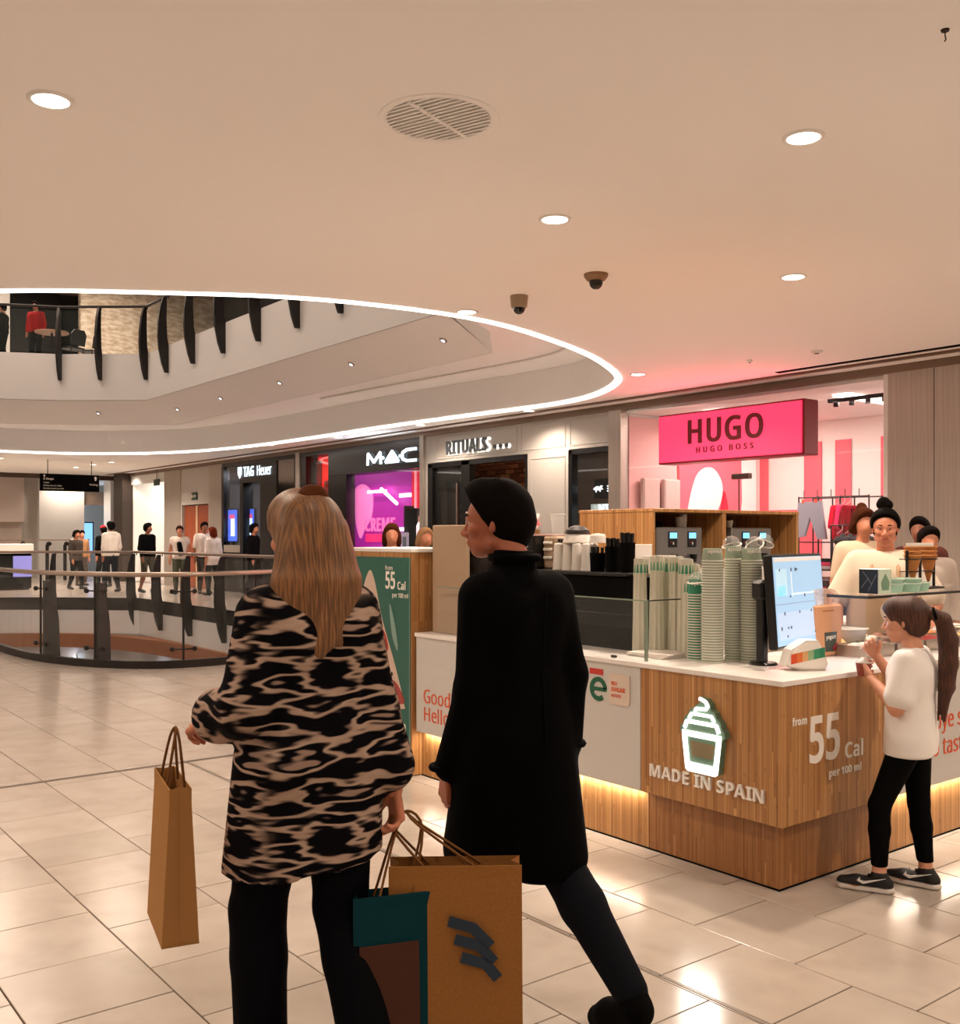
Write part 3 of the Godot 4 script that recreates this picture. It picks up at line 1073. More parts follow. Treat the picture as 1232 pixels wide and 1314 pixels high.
func build_ceiling_fittings() -> void:
	var near_spots := [
		["round recessed downlight glowing at upper left of the pale ceiling", 1.411, -5.271], ["round recessed downlight glowing above the wooden kiosk corner at upper right", 4.749, -3.279],
		["round recessed downlight between the ceiling grille and the two dome cameras", 4.642, -5.157], ["round recessed downlight high over the white shop's kiosk shelf, right of both dome cameras", 7.235, -5.093],
		["round recessed downlight close to the oval light line, left of the dome cameras", 5.894, -7.806], ["round recessed downlight beside the right tip of the oval light line", 9.957, -9.414],
		["first downlight in the row over the shopfronts, above the cream shop sign", 11.387, -13.308], ["second downlight in the row over the shopfronts, above the black shop fascia", 11.169, -16.264],
		["third downlight in the row over the shopfronts, above the red lit column", 11.158, -19.413], ["fourth downlight in the row over the shopfronts, near the watch shop", 10.848, -22.052],
		["far ceiling downlight nearest to the watch shop, alone above the walkway", 9.467, -26.605], ["far ceiling downlight at the right end of the trio over the far walkway", 9.712, -29.988],
		["far ceiling downlight in the middle of the trio over the far walkway", 9.592, -31.3], ["far ceiling downlight at the left end of the trio over the far walkway", 9.565, -32.9],
		["far ceiling downlight at the left border of the picture", 6.797, -30.373],
	]
	for s in near_spots:
		downlight(s[0], s[1], s[2], [3.2, 5.0, 5.0, 6.0, 6.0, 6.0, 3.6][mini(near_spots.find(s), 6)] if s[2] > -24.0 else 7.0)
	for p in [Vector3(-1.6, -5.3, 5), Vector3(-1.6, -1.8, 2), Vector3(1.4, -1.6, 1.0), Vector3(4.6, 0.2, 4.5), Vector3(1.4, 2.2, 2), Vector3(8.0, -1.5, 4), Vector3(-1.6, 2.0, 3), Vector3(10.4, -4.2, 5), Vector3(7.6, 2.4, 4), Vector3(-1.8, -9.5, 7), Vector3(-1.8, -13.5, 7), Vector3(-1.8, -18, 7), Vector3(-1.8, -23, 6), Vector3(6.2, -35.0, 6), Vector3(4.0, -31.5, 6), Vector3(7.6, -37.8, 4)]:  # unseen lamps, several added to brighten the left side and far end
		downlight("unseen round recessed downlight beyond the edge of the view", p.x, p.y, p.z, "downlights outside the view")
	for p in [[11.6, -34.5, "small round downlight above the bright white shop doorway"], [12.5, -39.5, "left of two small downlights before the white column"], [13.2, -39.5, "right of two small downlights before the white column"]]:
		downlight(p[2], minf(p[0], 11.6) if p[1] > -36 else p[0] - 1.6, p[1], 1.4)
	# light line round the oval opening
	var oval := even_loop(OVAL, 170, 14)
	var ring := Geometry2D.offset_polygon(oval, 0.055)
	var led := thing("light_line", "continuous white light line tracing the oval edge of the ceiling opening", "light strip", Vector3(0, CEIL, 0))
	var st := begin()
	var big: PackedVector2Array = oval.duplicate()
	var rim: PackedVector2Array = oval.duplicate()
	for i in oval.size():
		var a := oval[(i - 1 + oval.size()) % oval.size()]
		var b := oval[(i + 1) % oval.size()]
		var n := (b - a).normalized()
		var out := Vector2(n.y, -n.x)
		if Geometry2D.is_point_in_polygon(oval[i] + out * 0.05, oval):
			out = -out
		big[i] = oval[i] + out * 0.08
		rim[i] = oval[i] - out * 0.008
	for i in oval.size():
		var k := (i + 1) % oval.size()
		var a := Vector3(rim[i].x, 0, rim[i].y)
		var b := Vector3(rim[k].x, 0, rim[k].y)
		var c := Vector3(big[k].x, 0, big[k].y)
		var d := Vector3(big[i].x, 0, big[i].y)
		var dn := Vector3(0, -0.012, 0)
		var up := Vector3(0, 0.03, 0)
		quad(st, a + dn, d + dn, c + dn, b + dn, Vector3.DOWN)
		quad(st, d + dn, d, c, c + dn)
		quad(st, a + up, a + dn, b + dn, b + up)
	put("light_strip", st.commit(), mats.led, led)
	for i in range(0, oval.size(), 10):
		var mid := (oval[i] + big[i]) * 0.5
		spot(led, Vector3(mid.x, -0.02, mid.y), Color(1.0, 0.93, 0.87), 0.05, 0.01)
	# round slatted ceiling grille
	var g := thing("ceiling_grille", "large round slatted air grille in the pale ceiling", "air vent", Vector3(3.06, CEIL, -4.29), 0.35)
	put("rim", lathe([Vector2(0.268, 0.002), Vector2(0.268, -0.004), Vector2(0.285, -0.01), Vector2(0.31, -0.006), Vector2(0.315, 0.002)], 48), mats.plaster, g)
	put("backing", lathe([Vector2(0, -0.0005), Vector2(0.268, -0.0005), Vector2(0.268, 0.002), Vector2(0, 0.002)], 48), mat("vent_back", Color(0.88, 0.87, 0.86), 0.8), g)
	for i in 15:
		var x := -0.245 + i * 0.035
		var half := sqrt(0.266 * 0.266 - x * x)
		var s := box("slat", Vector3(0.026, 0.006, half * 2.0), Vector3(x, -0.004, 0), mats.plaster, g, 0.001)
		s.rotation.z = 0.35
	box("cross_bar", Vector3(0.53, 0.01, 0.022), Vector3(0, -0.006, 0), mats.plaster, g, 0.002)
	# dome cameras
	var body := [Vector2(0.0, -0.11), Vector2(0.062, -0.108), Vector2(0.072, -0.095), Vector2(0.08, -0.02), Vector2(0.082, 0), Vector2(0, 0)]
	var c1 := thing("dome_camera", "beige drum-shaped dome camera hanging close to the oval light line", "security camera", Vector3(5.88, CEIL, -7.01))
	put("housing", lathe(body, 28), mat("cam_beige", Color(0.6, 0.53, 0.44), 0.6), c1)
	put("dome", lathe([Vector2(0, -0.165), Vector2(0.022, -0.16), Vector2(0.042, -0.146), Vector2(0.053, -0.125), Vector2(0.055, -0.108), Vector2(0, -0.108)], 24), mat("dome_black", Color(0.03, 0.025, 0.025), 0.1), c1)
	var c2 := thing("dome_camera", "shallow brown-rimmed dome camera on the ceiling, the one nearer the viewer", "security camera", Vector3(5.89, CEIL, -6.04))
	put("housing", lathe([Vector2(0.055, -0.055), Vector2(0.075, -0.05), Vector2(0.098, -0.02), Vector2(0.1, 0), Vector2(0, 0)], 28), mat("cam_tan", Color(0.55, 0.42, 0.3), 0.5), c2)
	put("dome", lathe([Vector2(0, -0.125), Vector2(0.025, -0.12), Vector2(0.047, -0.1), Vector2(0.056, -0.075), Vector2(0.057, -0.05), Vector2(0, -0.05)], 24), mat("dome_black"), c2)
	for d in [["smoke_detector", "flat pale smoke detector on the ceiling above the pink sign", 10.34, -6.96, 0.07], ["smoke_detector", "tiny dark-centred detector on the ceiling, left of the flat pale one", 10.24, -7.83, 0.035]]:
		var t := thing(d[0], d[1], "smoke detector", Vector3(d[2], CEIL, d[3]))
		put("base", lathe([Vector2(0, -0.03), Vector2(d[4] * 0.6, -0.03), Vector2(d[4] * 0.9, -0.02), Vector2(d[4], -0.006), Vector2(d[4], 0.001), Vector2(0, 0.001)], 20), mats.white_paint, t)
		put("sensor", lathe([Vector2(0, -0.038), Vector2(d[4] * 0.4, -0.036), Vector2(d[4] * 0.42, -0.028), Vector2(0, -0.028)], 16), mat("sensor_grey", Color(0.4, 0.35, 0.3), 0.5), t)
	var hk := thing("ceiling_hook", "small dark metal hook hanging from the ceiling at top right", "hook", Vector3(4.216, CEIL, -2.214))
	put("plate", lathe([Vector2(0, -0.008), Vector2(0.016, -0.008), Vector2(0.018, 0), Vector2(0, 0)], 14), mat("hook_metal", Color(0.2, 0.15, 0.12), 0.4, 0.6), hk)
	put("shank", tube(smooth_line([Vector3(0, 0, 0), Vector3(0, -0.025, 0), Vector3(0.006, -0.04, 0), Vector3(-0.004, -0.05, 0)], 4), 0.003, 6), mat("hook_metal"), hk)

# ------------------------------------------------------------------ void, balustrades, gallery
# a run of balustrade along plan points; fins at given plan points
func plan(v: Vector2, y: float) -> Vector3:
	return Vector3(v.x, y, v.y)

func fin_mesh() -> ArrayMesh:
	if not mats.has("fin_mesh"):
		mats["fin_mesh"] = prism([Vector2(0.0, -0.63), Vector2(0.085, -0.63), Vector2(0.16, -0.42), Vector2(0.225, -0.1), Vector2(0.25, 0.2), Vector2(0.24, 0.52), Vector2(0.19, 0.85), Vector2(0.12, 1.08), Vector2(0.04, 1.08), Vector2(0.05, 0.6), Vector2(0.03, 0.15), Vector2(0.0, 0.0)], -0.03, 0.03)
	return mats["fin_mesh"]

func balustrade(label: String, line: Array, y: float, fins: Array, outward: float, rail_mat: Material, in_posts := false) -> Node3D:
	var t := thing("balustrade", label, "railing")
	var top := []
	for v in line:
		top.append(plan(v, y + 1.12))
	put("handrail", tube(top, 0.032, 10), rail_mat, t)
	# glass panes between fins, following the line
	var n := line.size()
	for i in n - 1:
		var a: Vector2 = line[i]
		var b: Vector2 = line[i + 1]
		var d := (b - a).normalized()
		var len := a.distance_to(b)
		var pieces := maxi(1, int(round(len / 1.55)))
		for k in pieces:
			var p := a.lerp(b, (k + 0.0) / pieces) + d * 0.012
			var q := a.lerp(b, (k + 1.0) / pieces) - d * 0.012
			var g := box("glass_pane", Vector3(p.distance_to(q), 0.98, 0.012), plan((p + q) * 0.5, y + 0.54), mats.glass, t, 0.002)
			g.rotation.y = -atan2(d.y, d.x)
	for i in fins.size():
		var f: Array = fins[i]
		var o := put("fin", fin_mesh(), mats.fin_metal, t, plan(f[0], y))
		o.rotation.y = f[1]
		var st := begin()
		add_tube(st, [plan(f[0], y + 1.04), plan(f[0], y + 1.12)], 0.012, 6)
		put("bracket", st.commit(), mats.dark_metal, t)
	return t

func build_void() -> void:
	# edge trim of this floor round the void
	var edge := thing("void_edge_trim", "dark metal edging strip round the floor opening", "trim")
	edge.set_meta("kind", "structure")
	var hole := floor_hole()
	for i in hole.size():
		var a := hole[i]
		var b := hole[(i + 1) % hole.size()]
		var d := (b - a).normalized()
		var s := box("edge_strip", Vector3(a.distance_to(b) + 0.03, 0.3, 0.05), plan((a + b) * 0.5, -0.07), mats.dark_metal, edge, 0.004)
		s.rotation.y = -atan2(d.y, d.x)
	# fascia and wooden band on the far side, below floor level
	var fa := structure("wall_void_fascia")
	var far_side := [Vector2(8.0, -13.8), Vector2(8.5, -15.4), Vector2(8.5, -24.2), Vector2(7.0, -25.7), Vector2(5.6, -26.7), Vector2(3.9, -26.9)]
	for i in far_side.size() - 1:
		var a: Vector2 = far_side[i]
		var b: Vector2 = far_side[i + 1]
		var d := (b - a).normalized()
		var f := box("fascia_panel", Vector3(a.distance_to(b), 0.56, 0.04), plan((a + b) * 0.5, -0.5), mats.white_paint, fa, 0.004)
		f.rotation.y = -atan2(d.y, d.x)
	var band := []
	for v in smooth_line([Vector2(7.6, -13.8), Vector2(8.3, -16.0), Vector2(8.36, -18.5), Vector2(8.3, -22.0), Vector2(7.6, -24.6), Vector2(6.3, -26.0), Vector2(4.4, -26.6)], 6):
		band.append(v)
	var bs := begin()
	for i in band.size() - 1:
		var a: Vector2 = band[i]
		var b: Vector2 = band[i + 1]
		var n := Vector3(b.y - a.y, 0, -(b.x - a.x)).normalized()
		quad(bs, plan(b, -1.1), plan(a, -1.1), plan(a, -0.78), plan(b, -0.78))
		quad(bs, plan(a, -0.78), plan(a, -0.78) + Vector3(0.4, 0, 0), plan(b, -0.78) + Vector3(0.4, 0, 0), plan(b, -0.78), Vector3.UP)
	put("timber_band", bs.commit(), mats.wood_band, fa)
	for i in 3:
		var z: float = [-25.2, -22.6, -19.4][i]
		var l := thing("spotlight", ["small cool spotlight below the timber band, left one seen through the balustrade glass", "small cool spotlight below the timber band, middle one", "small cool spotlight below the timber band, right one"][i], "spotlight", Vector3([7.35, 8.42, 8.45][i], -1.35, z), 0.0)
		put("lens", lathe([Vector2(0, 0), Vector2(0.05, 0.0), Vector2(0.06, 0.03), Vector2(0, 0.04)], 14), glow("cool_lamp", Color(0.85, 0.93, 1.0), 4.0), l).rotation.z = PI / 2
		put("collar", lathe([Vector2(0.06, 0), Vector2(0.075, 0.01), Vector2(0.075, 0.05), Vector2(0, 0.05)], 14), mats.white_paint, l).rotation.z = PI / 2
		omni(l, Vector3(-0.12, 0, 0), Color(0.95, 0.95, 1.0), 0.04, 0.05)
	# far balustrade
	var fl := []
	for z in [-24.31, -22.64, -20.93, -19.18, -17.57, -15.98]:
		fl.append([Vector2(8.47, z), PI])
	fl.append([Vector2(7.0, -25.7), PI + 0.75])
	fl.append([Vector2(5.6, -26.65), PI + 0.95])
	balustrade("far glass balustrade across the void with dark curved fins and a steel handrail", [Vector2(7.9, -13.7), Vector2(8.47, -15.4), Vector2(8.47, -24.2), Vector2(7.0, -25.66), Vector2(5.6, -26.65), Vector2(3.9, -26.85)], 0.05, fl, 1.0, mats.rail_steel)
	# near balustrade, curved
	var nl := smooth_line([Vector2(3.3, -19), Vector2(3.33, -15.3), Vector2(3.41, -13.6), Vector2(3.72, -12.53), Vector2(4.24, -11.82), Vector2(4.9, -11.63), Vector2(5.8, -11.87), Vector2(7.0, -12.67), Vector2(8.0, -13.75)], 5)
	var t := thing("balustrade", "near curved glass balustrade with flat steel handrail beside the walking woman", "railing")
	var top := []
	for v in nl:
		top.append(plan(v, 1.1))
	var hs := begin()
	add_tube(hs, top, 0.03, 10)
	put("handrail", hs.commit(), mats.rail_steel, t)
	var foot := begin()
	for i in nl.size() - 1:
		var a: Vector2 = nl[i]
		var b: Vector2 = nl[i + 1]
		var d := (b - a).normalized()
		add_box(foot, Vector3(a.distance_to(b) + 0.02, 0.09, 0.06), Transform3D(Basis(Vector3.UP, -atan2(d.y, d.x)), plan((a + b) * 0.5, 0.045)), 0.004)
	put("base_channel", foot.commit(), mats.dark_metal, t)
	for i in nl.size() - 1:
		var a: Vector2 = nl[i]
		var b: Vector2 = nl[i + 1]
		if a.distance_to(b) < 0.1:
			continue
		var d := (b - a).normalized()
		var g := box("glass_pane", Vector3(a.distance_to(b) - 0.008, 0.93, 0.012), plan((a + b) * 0.5, 0.56), mats.glass, t, 0.002)
		g.rotation.y = -atan2(d.y, d.x)
	# flat posts and clamps
	for p in [[Vector2(3.46, -13.35), 1], [Vector2(3.78, -12.45), 1], [Vector2(4.62, -11.68), 0], [Vector2(5.6, -11.8), 1], [Vector2(7.0, -12.67), 1]]:
		var c: Vector2 = p[0]
		var best := 0
		for i in nl.size():
			if nl[i].distance_to(c) < nl[best].distance_to(c):
				best = i
		var d: Vector2 = (nl[mini(best + 1, nl.size() - 1)] - nl[maxi(best - 1, 0)]).normalized()
		var inn := Vector2(-d.y, d.x)
		if not Geometry2D.is_point_in_polygon(c + inn * 0.3, hole):
			inn = -inn
		var q: Vector2 = nl[best] + inn * 0.035
		if p[1] == 1:
			var o := put("post", prism([Vector2(0, 0.0), Vector2(0.21, 0.0), Vector2(0.19, 0.5), Vector2(0.12, 0.98), Vector2(0.0, 1.0)], -0.02, 0.02), mats.fin_metal, t, plan(q, 0.0))
			o.rotation.y = -atan2(inn.y, inn.x)
		put("post_rod", tube([plan(nl[best], 0.06), plan(nl[best], 1.09)], 0.014, 8), mats.dark_metal, t)
		for h in [0.22, 0.9]:
			var arm := begin()
			add_tube(arm, [plan(nl[best] - d * 0.13, h), plan(nl[best] + d * 0.13, h)], 0.01, 6)
			for s in [-1.0, 1.0]:
				var bas := Basis(Vector3.UP, -atan2(inn.y, inn.x)) * Basis(Vector3.FORWARD, PI / 2)
				add_lathe(arm, [Vector2(0, -0.02), Vector2(0.026, -0.018), Vector2(0.03, 0), Vector2(0.026, 0.018), Vector2(0, 0.02)], 12, Transform3D(bas, plan(nl[best] + d * 0.13 * s, h)))
			put("glass_clamp", arm.commit(), mats.dark_metal, t)
	# gallery balustrade overhead
	var gl := []
	for z in [-22.62, -21.09, -19.52, -17.91, -16.34, -14.81, -13.3]:
		gl.append([Vector2(8.6, z), PI])
	gl.append([Vector2(8.6, -23.95), PI + 0.4])
	gl.append([Vector2(7.75, -24.68), PI + 0.72])
	gl.append([Vector2(7.0, -25.3), PI + 0.9])
	gl.append([Vector2(5.6, -25.92), PI + 1.2])
	balustrade("upper gallery glass balustrade with dark fins hanging over the pale fascia", [Vector2(8.6, -11.9), Vector2(8.6, -24.0), Vector2(7.0, -25.3), Vector2(5.7, -25.9), Vector2(3.2, -26.2)], UP_FLOOR, gl, 1.0, mats.dark_metal)
	# soffit spotlights
	var names := ["sixth", "fifth", "fourth", "third", "second", "first"]
	var zs := [-12.62, -15.35, -18.06, -20.85, -23.3]
	for i in 6:
		var p := Vector3(9.08, 4.53, zs[i]) if i < 5 else Vector3(7.85, 4.53, -25.2)
		var l := thing("soffit_spotlight", "small cool spotlight in the sloped gallery soffit, %s from the left" % names[i], "spotlight", p)
		l.rotation.z = -0.46
		put("collar", lathe([Vector2(0.03, -0.012), Vector2(0.055, -0.012), Vector2(0.065, -0.002), Vector2(0.065, 0.01), Vector2(0, 0.01)], 16), mats.steel, l)
		put("lamp_disc", lathe([Vector2(0, -0.01), Vector2(0.04, -0.01), Vector2(0.04, 0.004), Vector2(0, 0.004)], 16), glow("cool_lamp", Color(0.85, 0.93, 1.0), 4.0), l)
	# what shows of the upper floor
	var pw := structure("wall_upper")
	var stone := mat("upper_stone", Color(0.82, 0.77, 0.7), 0.6)
	tri(stone, noise_tex("travertine", 0.02, [Color(0.8, 0.76, 0.7), Color(1, 1, 1)], [0.2, 0.8], 256, 4, 4), Vector3(0.6, 1.4, 0.6), true)
	span("stone_panel", Vector3(8.55, UP_FLOOR, -29.2), Vector3(12.6, 9.0, -29.0), stone, pw)
	span("dark_panel", Vector3(3.0, UP_FLOOR, -31.2), Vector3(8.6, 9.0, -31.0), mat("up_dark", Color(0.09, 0.075, 0.07), 0.6), pw)
	span("column", Vector3(6.5, UP_FLOOR, -29.8), Vector3(6.85, 9.0, -29.5), mats.cream, pw)
	span("dark_shopfront", Vector3(12.4, UP_FLOOR, -29.0), Vector3(12.6, 9.0, -8.0), mat("up_blue", Color(0.07, 0.075, 0.1), 0.3), pw)
	span("ceiling_slab", Vector3(8.9, 8.6, -29.0), Vector3(12.4, 8.9, -10.0), mat("up_brown", Color(0.5, 0.4, 0.31), 0.7), pw)
	span("ceiling_slab", Vector3(3.0, 8.6, -31.0), Vector3(12.4, 8.9, -26.3), mat("up_brown"), pw)
	for q in [[9.0, -27.2, "long lit lamp panel over the upper gallery's stone wall"], [6.0, -28.0, "lit lamp panel over the seated guests on the upper gallery"]]:
		var lp := thing("ceiling_lamp", q[2], "ceiling light", Vector3(q[0], 8.57, q[1]))
		box("frame", Vector3(1.3, 0.05, 0.3), Vector3.ZERO, mats.white_paint, lp)
		box("diffuser", Vector3(1.24, 0.02, 0.24), Vector3(0, -0.025, 0), mats.lamp, lp)
		area(lp, Vector3(0, -0.06, 0), Vector3.DOWN, Vector2(1.2, 0.22), WARM, 7.0)
	# unseen light panels added high above the void to light the gallery
	for z in [-13.0, -18.5, -24.0]:
		var rl := thing("roof_light", "large unseen light panel added high above the void, hidden by the ceiling", "ceiling light", Vector3(5.0, 9.58, z), 0.0, "added light panels above the void")
		box("frame", Vector3(3.2, 0.06, 2.2), Vector3.ZERO, mats.white_paint, rl)
		box("diffuser", Vector3(3.0, 0.02, 2.0), Vector3(0, -0.035, 0), glow("roof_glow", Color(1.0, 0.95, 0.9), 1.0), rl)
		area(rl, Vector3(0, -0.08, 0), Vector3.DOWN, Vector2(3.0, 2.0), Color(1.0, 0.9, 0.82), 14.0)
	# furniture upstairs
	var tb := thing("cafe_table", "dark cafe table behind the upper gallery glass", "table", Vector3(7.15, UP_FLOOR, -26.6))
	put("top", cyl(0.4, 0.03, 24), mat("tan_top", Color(0.6, 0.45, 0.36), 0.5), tb, Vector3(0, 0.72, 0))
	put("leg", cyl(0.03, 0.72, 12), mats.black, tb)
	put("foot", cyl(0.22, 0.02, 20), mats.black, tb)
	for q in [[Vector3(7.75, UP_FLOOR, -27.0), 0.4, "dark cafe chair upstairs right of the cafe table"], [Vector3(8.2, UP_FLOOR, -27.2), 0.9, "dark cafe chair upstairs nearest to the stone wall"]]:
		chair(q[0], q[1], q[2])

func chair(at: Vector3, turn: float, label: String) -> void:
	var c := thing("cafe_chair", label, "chair", at, turn)
	var m := mat("chair_dark", Color(0.05, 0.04, 0.04), 0.5)
	box("seat", Vector3(0.44, 0.04, 0.44), Vector3(0, 0.46, 0), m, c, 0.012)
	var b := put("backrest", prism([Vector2(-0.21, 0.0), Vector2(0.21, 0.0), Vector2(0.23, 0.28), Vector2(0.15, 0.4), Vector2(-0.15, 0.4), Vector2(-0.23, 0.28)], -0.015, 0.015), m, c, Vector3(0, 0.52, 0.21))
	b.rotation.x = 0.15
	for x in [-0.18, 0.18]:
		for z in [-0.18, 0.18]:
			put("leg", tube([Vector3(x * 1.1, 0, z * 1.1), Vector3(x, 0.45, z)], 0.014, 8), m, c)

# ------------------------------------------------------------------ far end of the hall
func build_far_end() -> void:
	var wf := structure("wall_end")
	span("bulkhead", Vector3(6.0, 2.07, -41), Vector3(9.75, CEIL, -39.9), mat("bulk", Color(0.8, 0.74, 0.71), 0.7), wf)
	span("end_panel", Vector3(6.0, 0, -41), Vector3(9.75, 2.07, -40.2), mat("bulk2", Color(0.75, 0.69, 0.65), 0.7), wf)
	span("end_panel", Vector3(9.75, 0, -41), Vector3(10.3, CEIL, -40.3), mats.cream, wf)
	span("end_panel", Vector3(10.3, 0, -41), Vector3(11.93, CEIL, -40.0), mats.white_paint, wf)
	span("end_panel", Vector3(-5, 0, -41), Vector3(6.0, CEIL, -40.0), mats.white_paint, wf)
	span("column", Vector3(12.6, 0, -39.8), Vector3(13.4, CEIL, -39.0), mats.white_paint, wf)
	span("lintel", Vector3(11.93, 2.75, -40.6), Vector3(13.0, 3.25, -40.3), mat("lintel", Color(0.6, 0.52, 0.46), 0.6), wf)
	span("ceiling_drop", Vector3(-5, 3.55, -37.3), Vector3(17, 3.72, -37.0), mat("drop_edge", Color(0.28, 0.2, 0.15), 0.6), wf)
	span("pillar", Vector3(11.7, 0, -35.9), Vector3(12.5, CEIL, -35.0), mat("pillar_dark", Color(0.22, 0.17, 0.14), 0.5), wf)
	# lit shop window at the very end
	var d := thing("display_screen", "bluish lit shop screen at the far end between the white wall and the white column", "screen", Vector3(12.9, 1.5, -44.0))
	box("frame", Vector3(1.2, 1.3, 0.08), Vector3.ZERO, mats.black, d)
	box("picture", Vector3(1.1, 1.2, 0.02), Vector3(0, 0, 0.045), glow("blue_screen", Color(0.45, 0.65, 0.9), 1.2), d)
	var lw := thing("upright_lamp", "slim upright light panel on the far shop wall beside the blue screen", "light", Vector3(12.15, 1.9, -44.4))
	box("diffuser", Vector3(0.25, 2.2, 0.06), Vector3.ZERO, glow("cool_panel", Color(0.85, 0.93, 1.0), 1.6), lw)
	area(lw, Vector3(0, 0, 0.1), Vector3.BACK, Vector2(0.25, 2.2), Color(0.9, 0.95, 1.0), 8.0)
	# hanging directory sign
	var s := thing("directory_sign", "black hanging directory sign with small white lettering over the far walkway", "sign", Vector3(8.55, 3.06, -30.0))
	box("panel", Vector3(1.62, 0.48, 0.08), Vector3.ZERO, mats.black_matt, s, 0.006)
	for x in [-0.6, 0.6]:
		put("hanger", tube([Vector3(x, 0.24, 0), Vector3(x, 0.65, 0)], 0.012, 6), mats.dark_metal, s)
	words("lettering", "A Shops", 0.055, 0.006, mats.print_white, s, Vector3(-0.73, 0.07, 0.045), 0, true, 1.0, true)
	words("lettering", "Toilets", 0.04, 0.006, mats.print_white, s, Vector3(-0.73, -0.03, 0.045), 0, false, 1.0, true)
	words("lettering", "Restaurants & Cafes", 0.04, 0.006, mats.print_white, s, Vector3(-0.73, -0.11, 0.045), 0, false, 1.0, true)
	words("lettering", "Entrance and Car Park", 0.04, 0.006, mats.print_white, s, Vector3(-0.73, -0.19, 0.045), 0, false, 1.0, true)
	words("lettering", "Parking", 0.05, 0.006, mats.print_white, s, Vector3(0.53, -0.06, 0.045), 0, false, 1.0, true)
	put("arrow", prism([Vector2(0, 0.06), Vector2(0.05, 0), Vector2(0.02, 0), Vector2(0.02, -0.06), Vector2(-0.02, -0.06), Vector2(-0.02, 0), Vector2(-0.05, 0)], 0, 0.006), mats.print_white, s, Vector3(0.7, 0.14, 0.042))
	put("arrow", prism([Vector2(0, 0.04), Vector2(0.035, 0), Vector2(0.014, 0), Vector2(0.014, -0.04), Vector2(-0.014, -0.04), Vector2(-0.014, 0), Vector2(-0.035, 0)], 0, 0.006), mats.print_white, s, Vector3(-0.7, 0.18, 0.042))
	# low glass barrier before the end wall
	var b := thing("glass_barrier", "low glass barrier with three dark posts in front of the blank end wall", "barrier")
	for x in [9.1, 9.95, 10.55]:
		put("post", tube([Vector3(x, 0, -37.6), Vector3(x, 1.25, -37.6)], 0.06, 8), mats.fin_metal, b)
		put("bracket", lathe([Vector2(0, -0.09), Vector2(0.09, -0.04), Vector2(0.09, 0.04), Vector2(0, 0.09)], 10), mats.dark_metal, b, Vector3(x + 0.05, 1.28, -37.58))
	for x in [8.2, 9.13, 9.98, 10.6]:
		box("glass_pane", Vector3(0.8, 1.3, 0.012), Vector3(x + 0.42, 0.72, -37.6), mats.glass, b, 0.002)
	put("handrail", tube([Vector3(8.2, 1.42, -37.6), Vector3(11.4, 1.42, -37.6)], 0.025, 8), mats.rail_steel, b)
	var k := thing("info_stand", "black stand with a white top at the left border behind the balustrade", "stand", Vector3(7.2, 0, -31.6))
	box("cabinet", Vector3(1.3, 1.0, 0.6), Vector3(0, 0.55, 0), mats.black_matt, k, 0.01)
	box("top", Vector3(1.4, 0.28, 0.7), Vector3(0, 1.19, 0), mats.white_plastic, k, 0.02)
	box("screen", Vector3(0.5, 0.6, 0.03), Vector3(0.4, 0.68, 0.31), glow("blue_dim", Color(0.5, 0.5, 0.8), 0.35), k)
	box("plinth", Vector3(1.2, 0.05, 0.5), Vector3(0, 0.025, 0), mats.dark_metal, k)

# ------------------------------------------------------------------ shops along x = 12
# the empty room behind a shopfront, as parts of it
func room(t: Node3D, z0: float, z1: float, depth: float, wall: Material, ceil_m: Material, lit: Color, energy: float, panels := 2, top := 3.5) -> void:
	var x0 := SHOP_X + 0.06
	var x1 := SHOP_X + depth
	span("interior_wall", Vector3(x1, 0, z0), Vector3(x1 + 0.08, top, z1), wall, t)
	span("interior_wall", Vector3(x0, 0, z0), Vector3(x1, top, z0 + 0.06), wall, t)
	span("interior_wall", Vector3(x0, 0, z1 - 0.06), Vector3(x1, top, z1), wall, t)
	span("interior_ceiling", Vector3(x0, top, z0), Vector3(x1, top + 0.1, z1), ceil_m, t)
	span("interior_floor", Vector3(x0, 0.0, z0), Vector3(x1, 0.012, z1), mat("shop_floor", Color(0.62, 0.55, 0.5), 0.3), t)
	for i in panels:
		var z := lerpf(z0, z1, (i + 0.5) / panels)
		box("ceiling_light", Vector3(depth * 0.5, 0.03, 0.25), Vector3(x0 + depth * 0.45, top - 0.02, z), glow("shop_lamp", Color(1.0, 0.97, 0.94), 4.0), t)
		area(t, Vector3(x0 + depth * 0.45, top - 0.05, z), Vector3.DOWN, Vector2(depth * 0.5, 0.25), lit, energy)

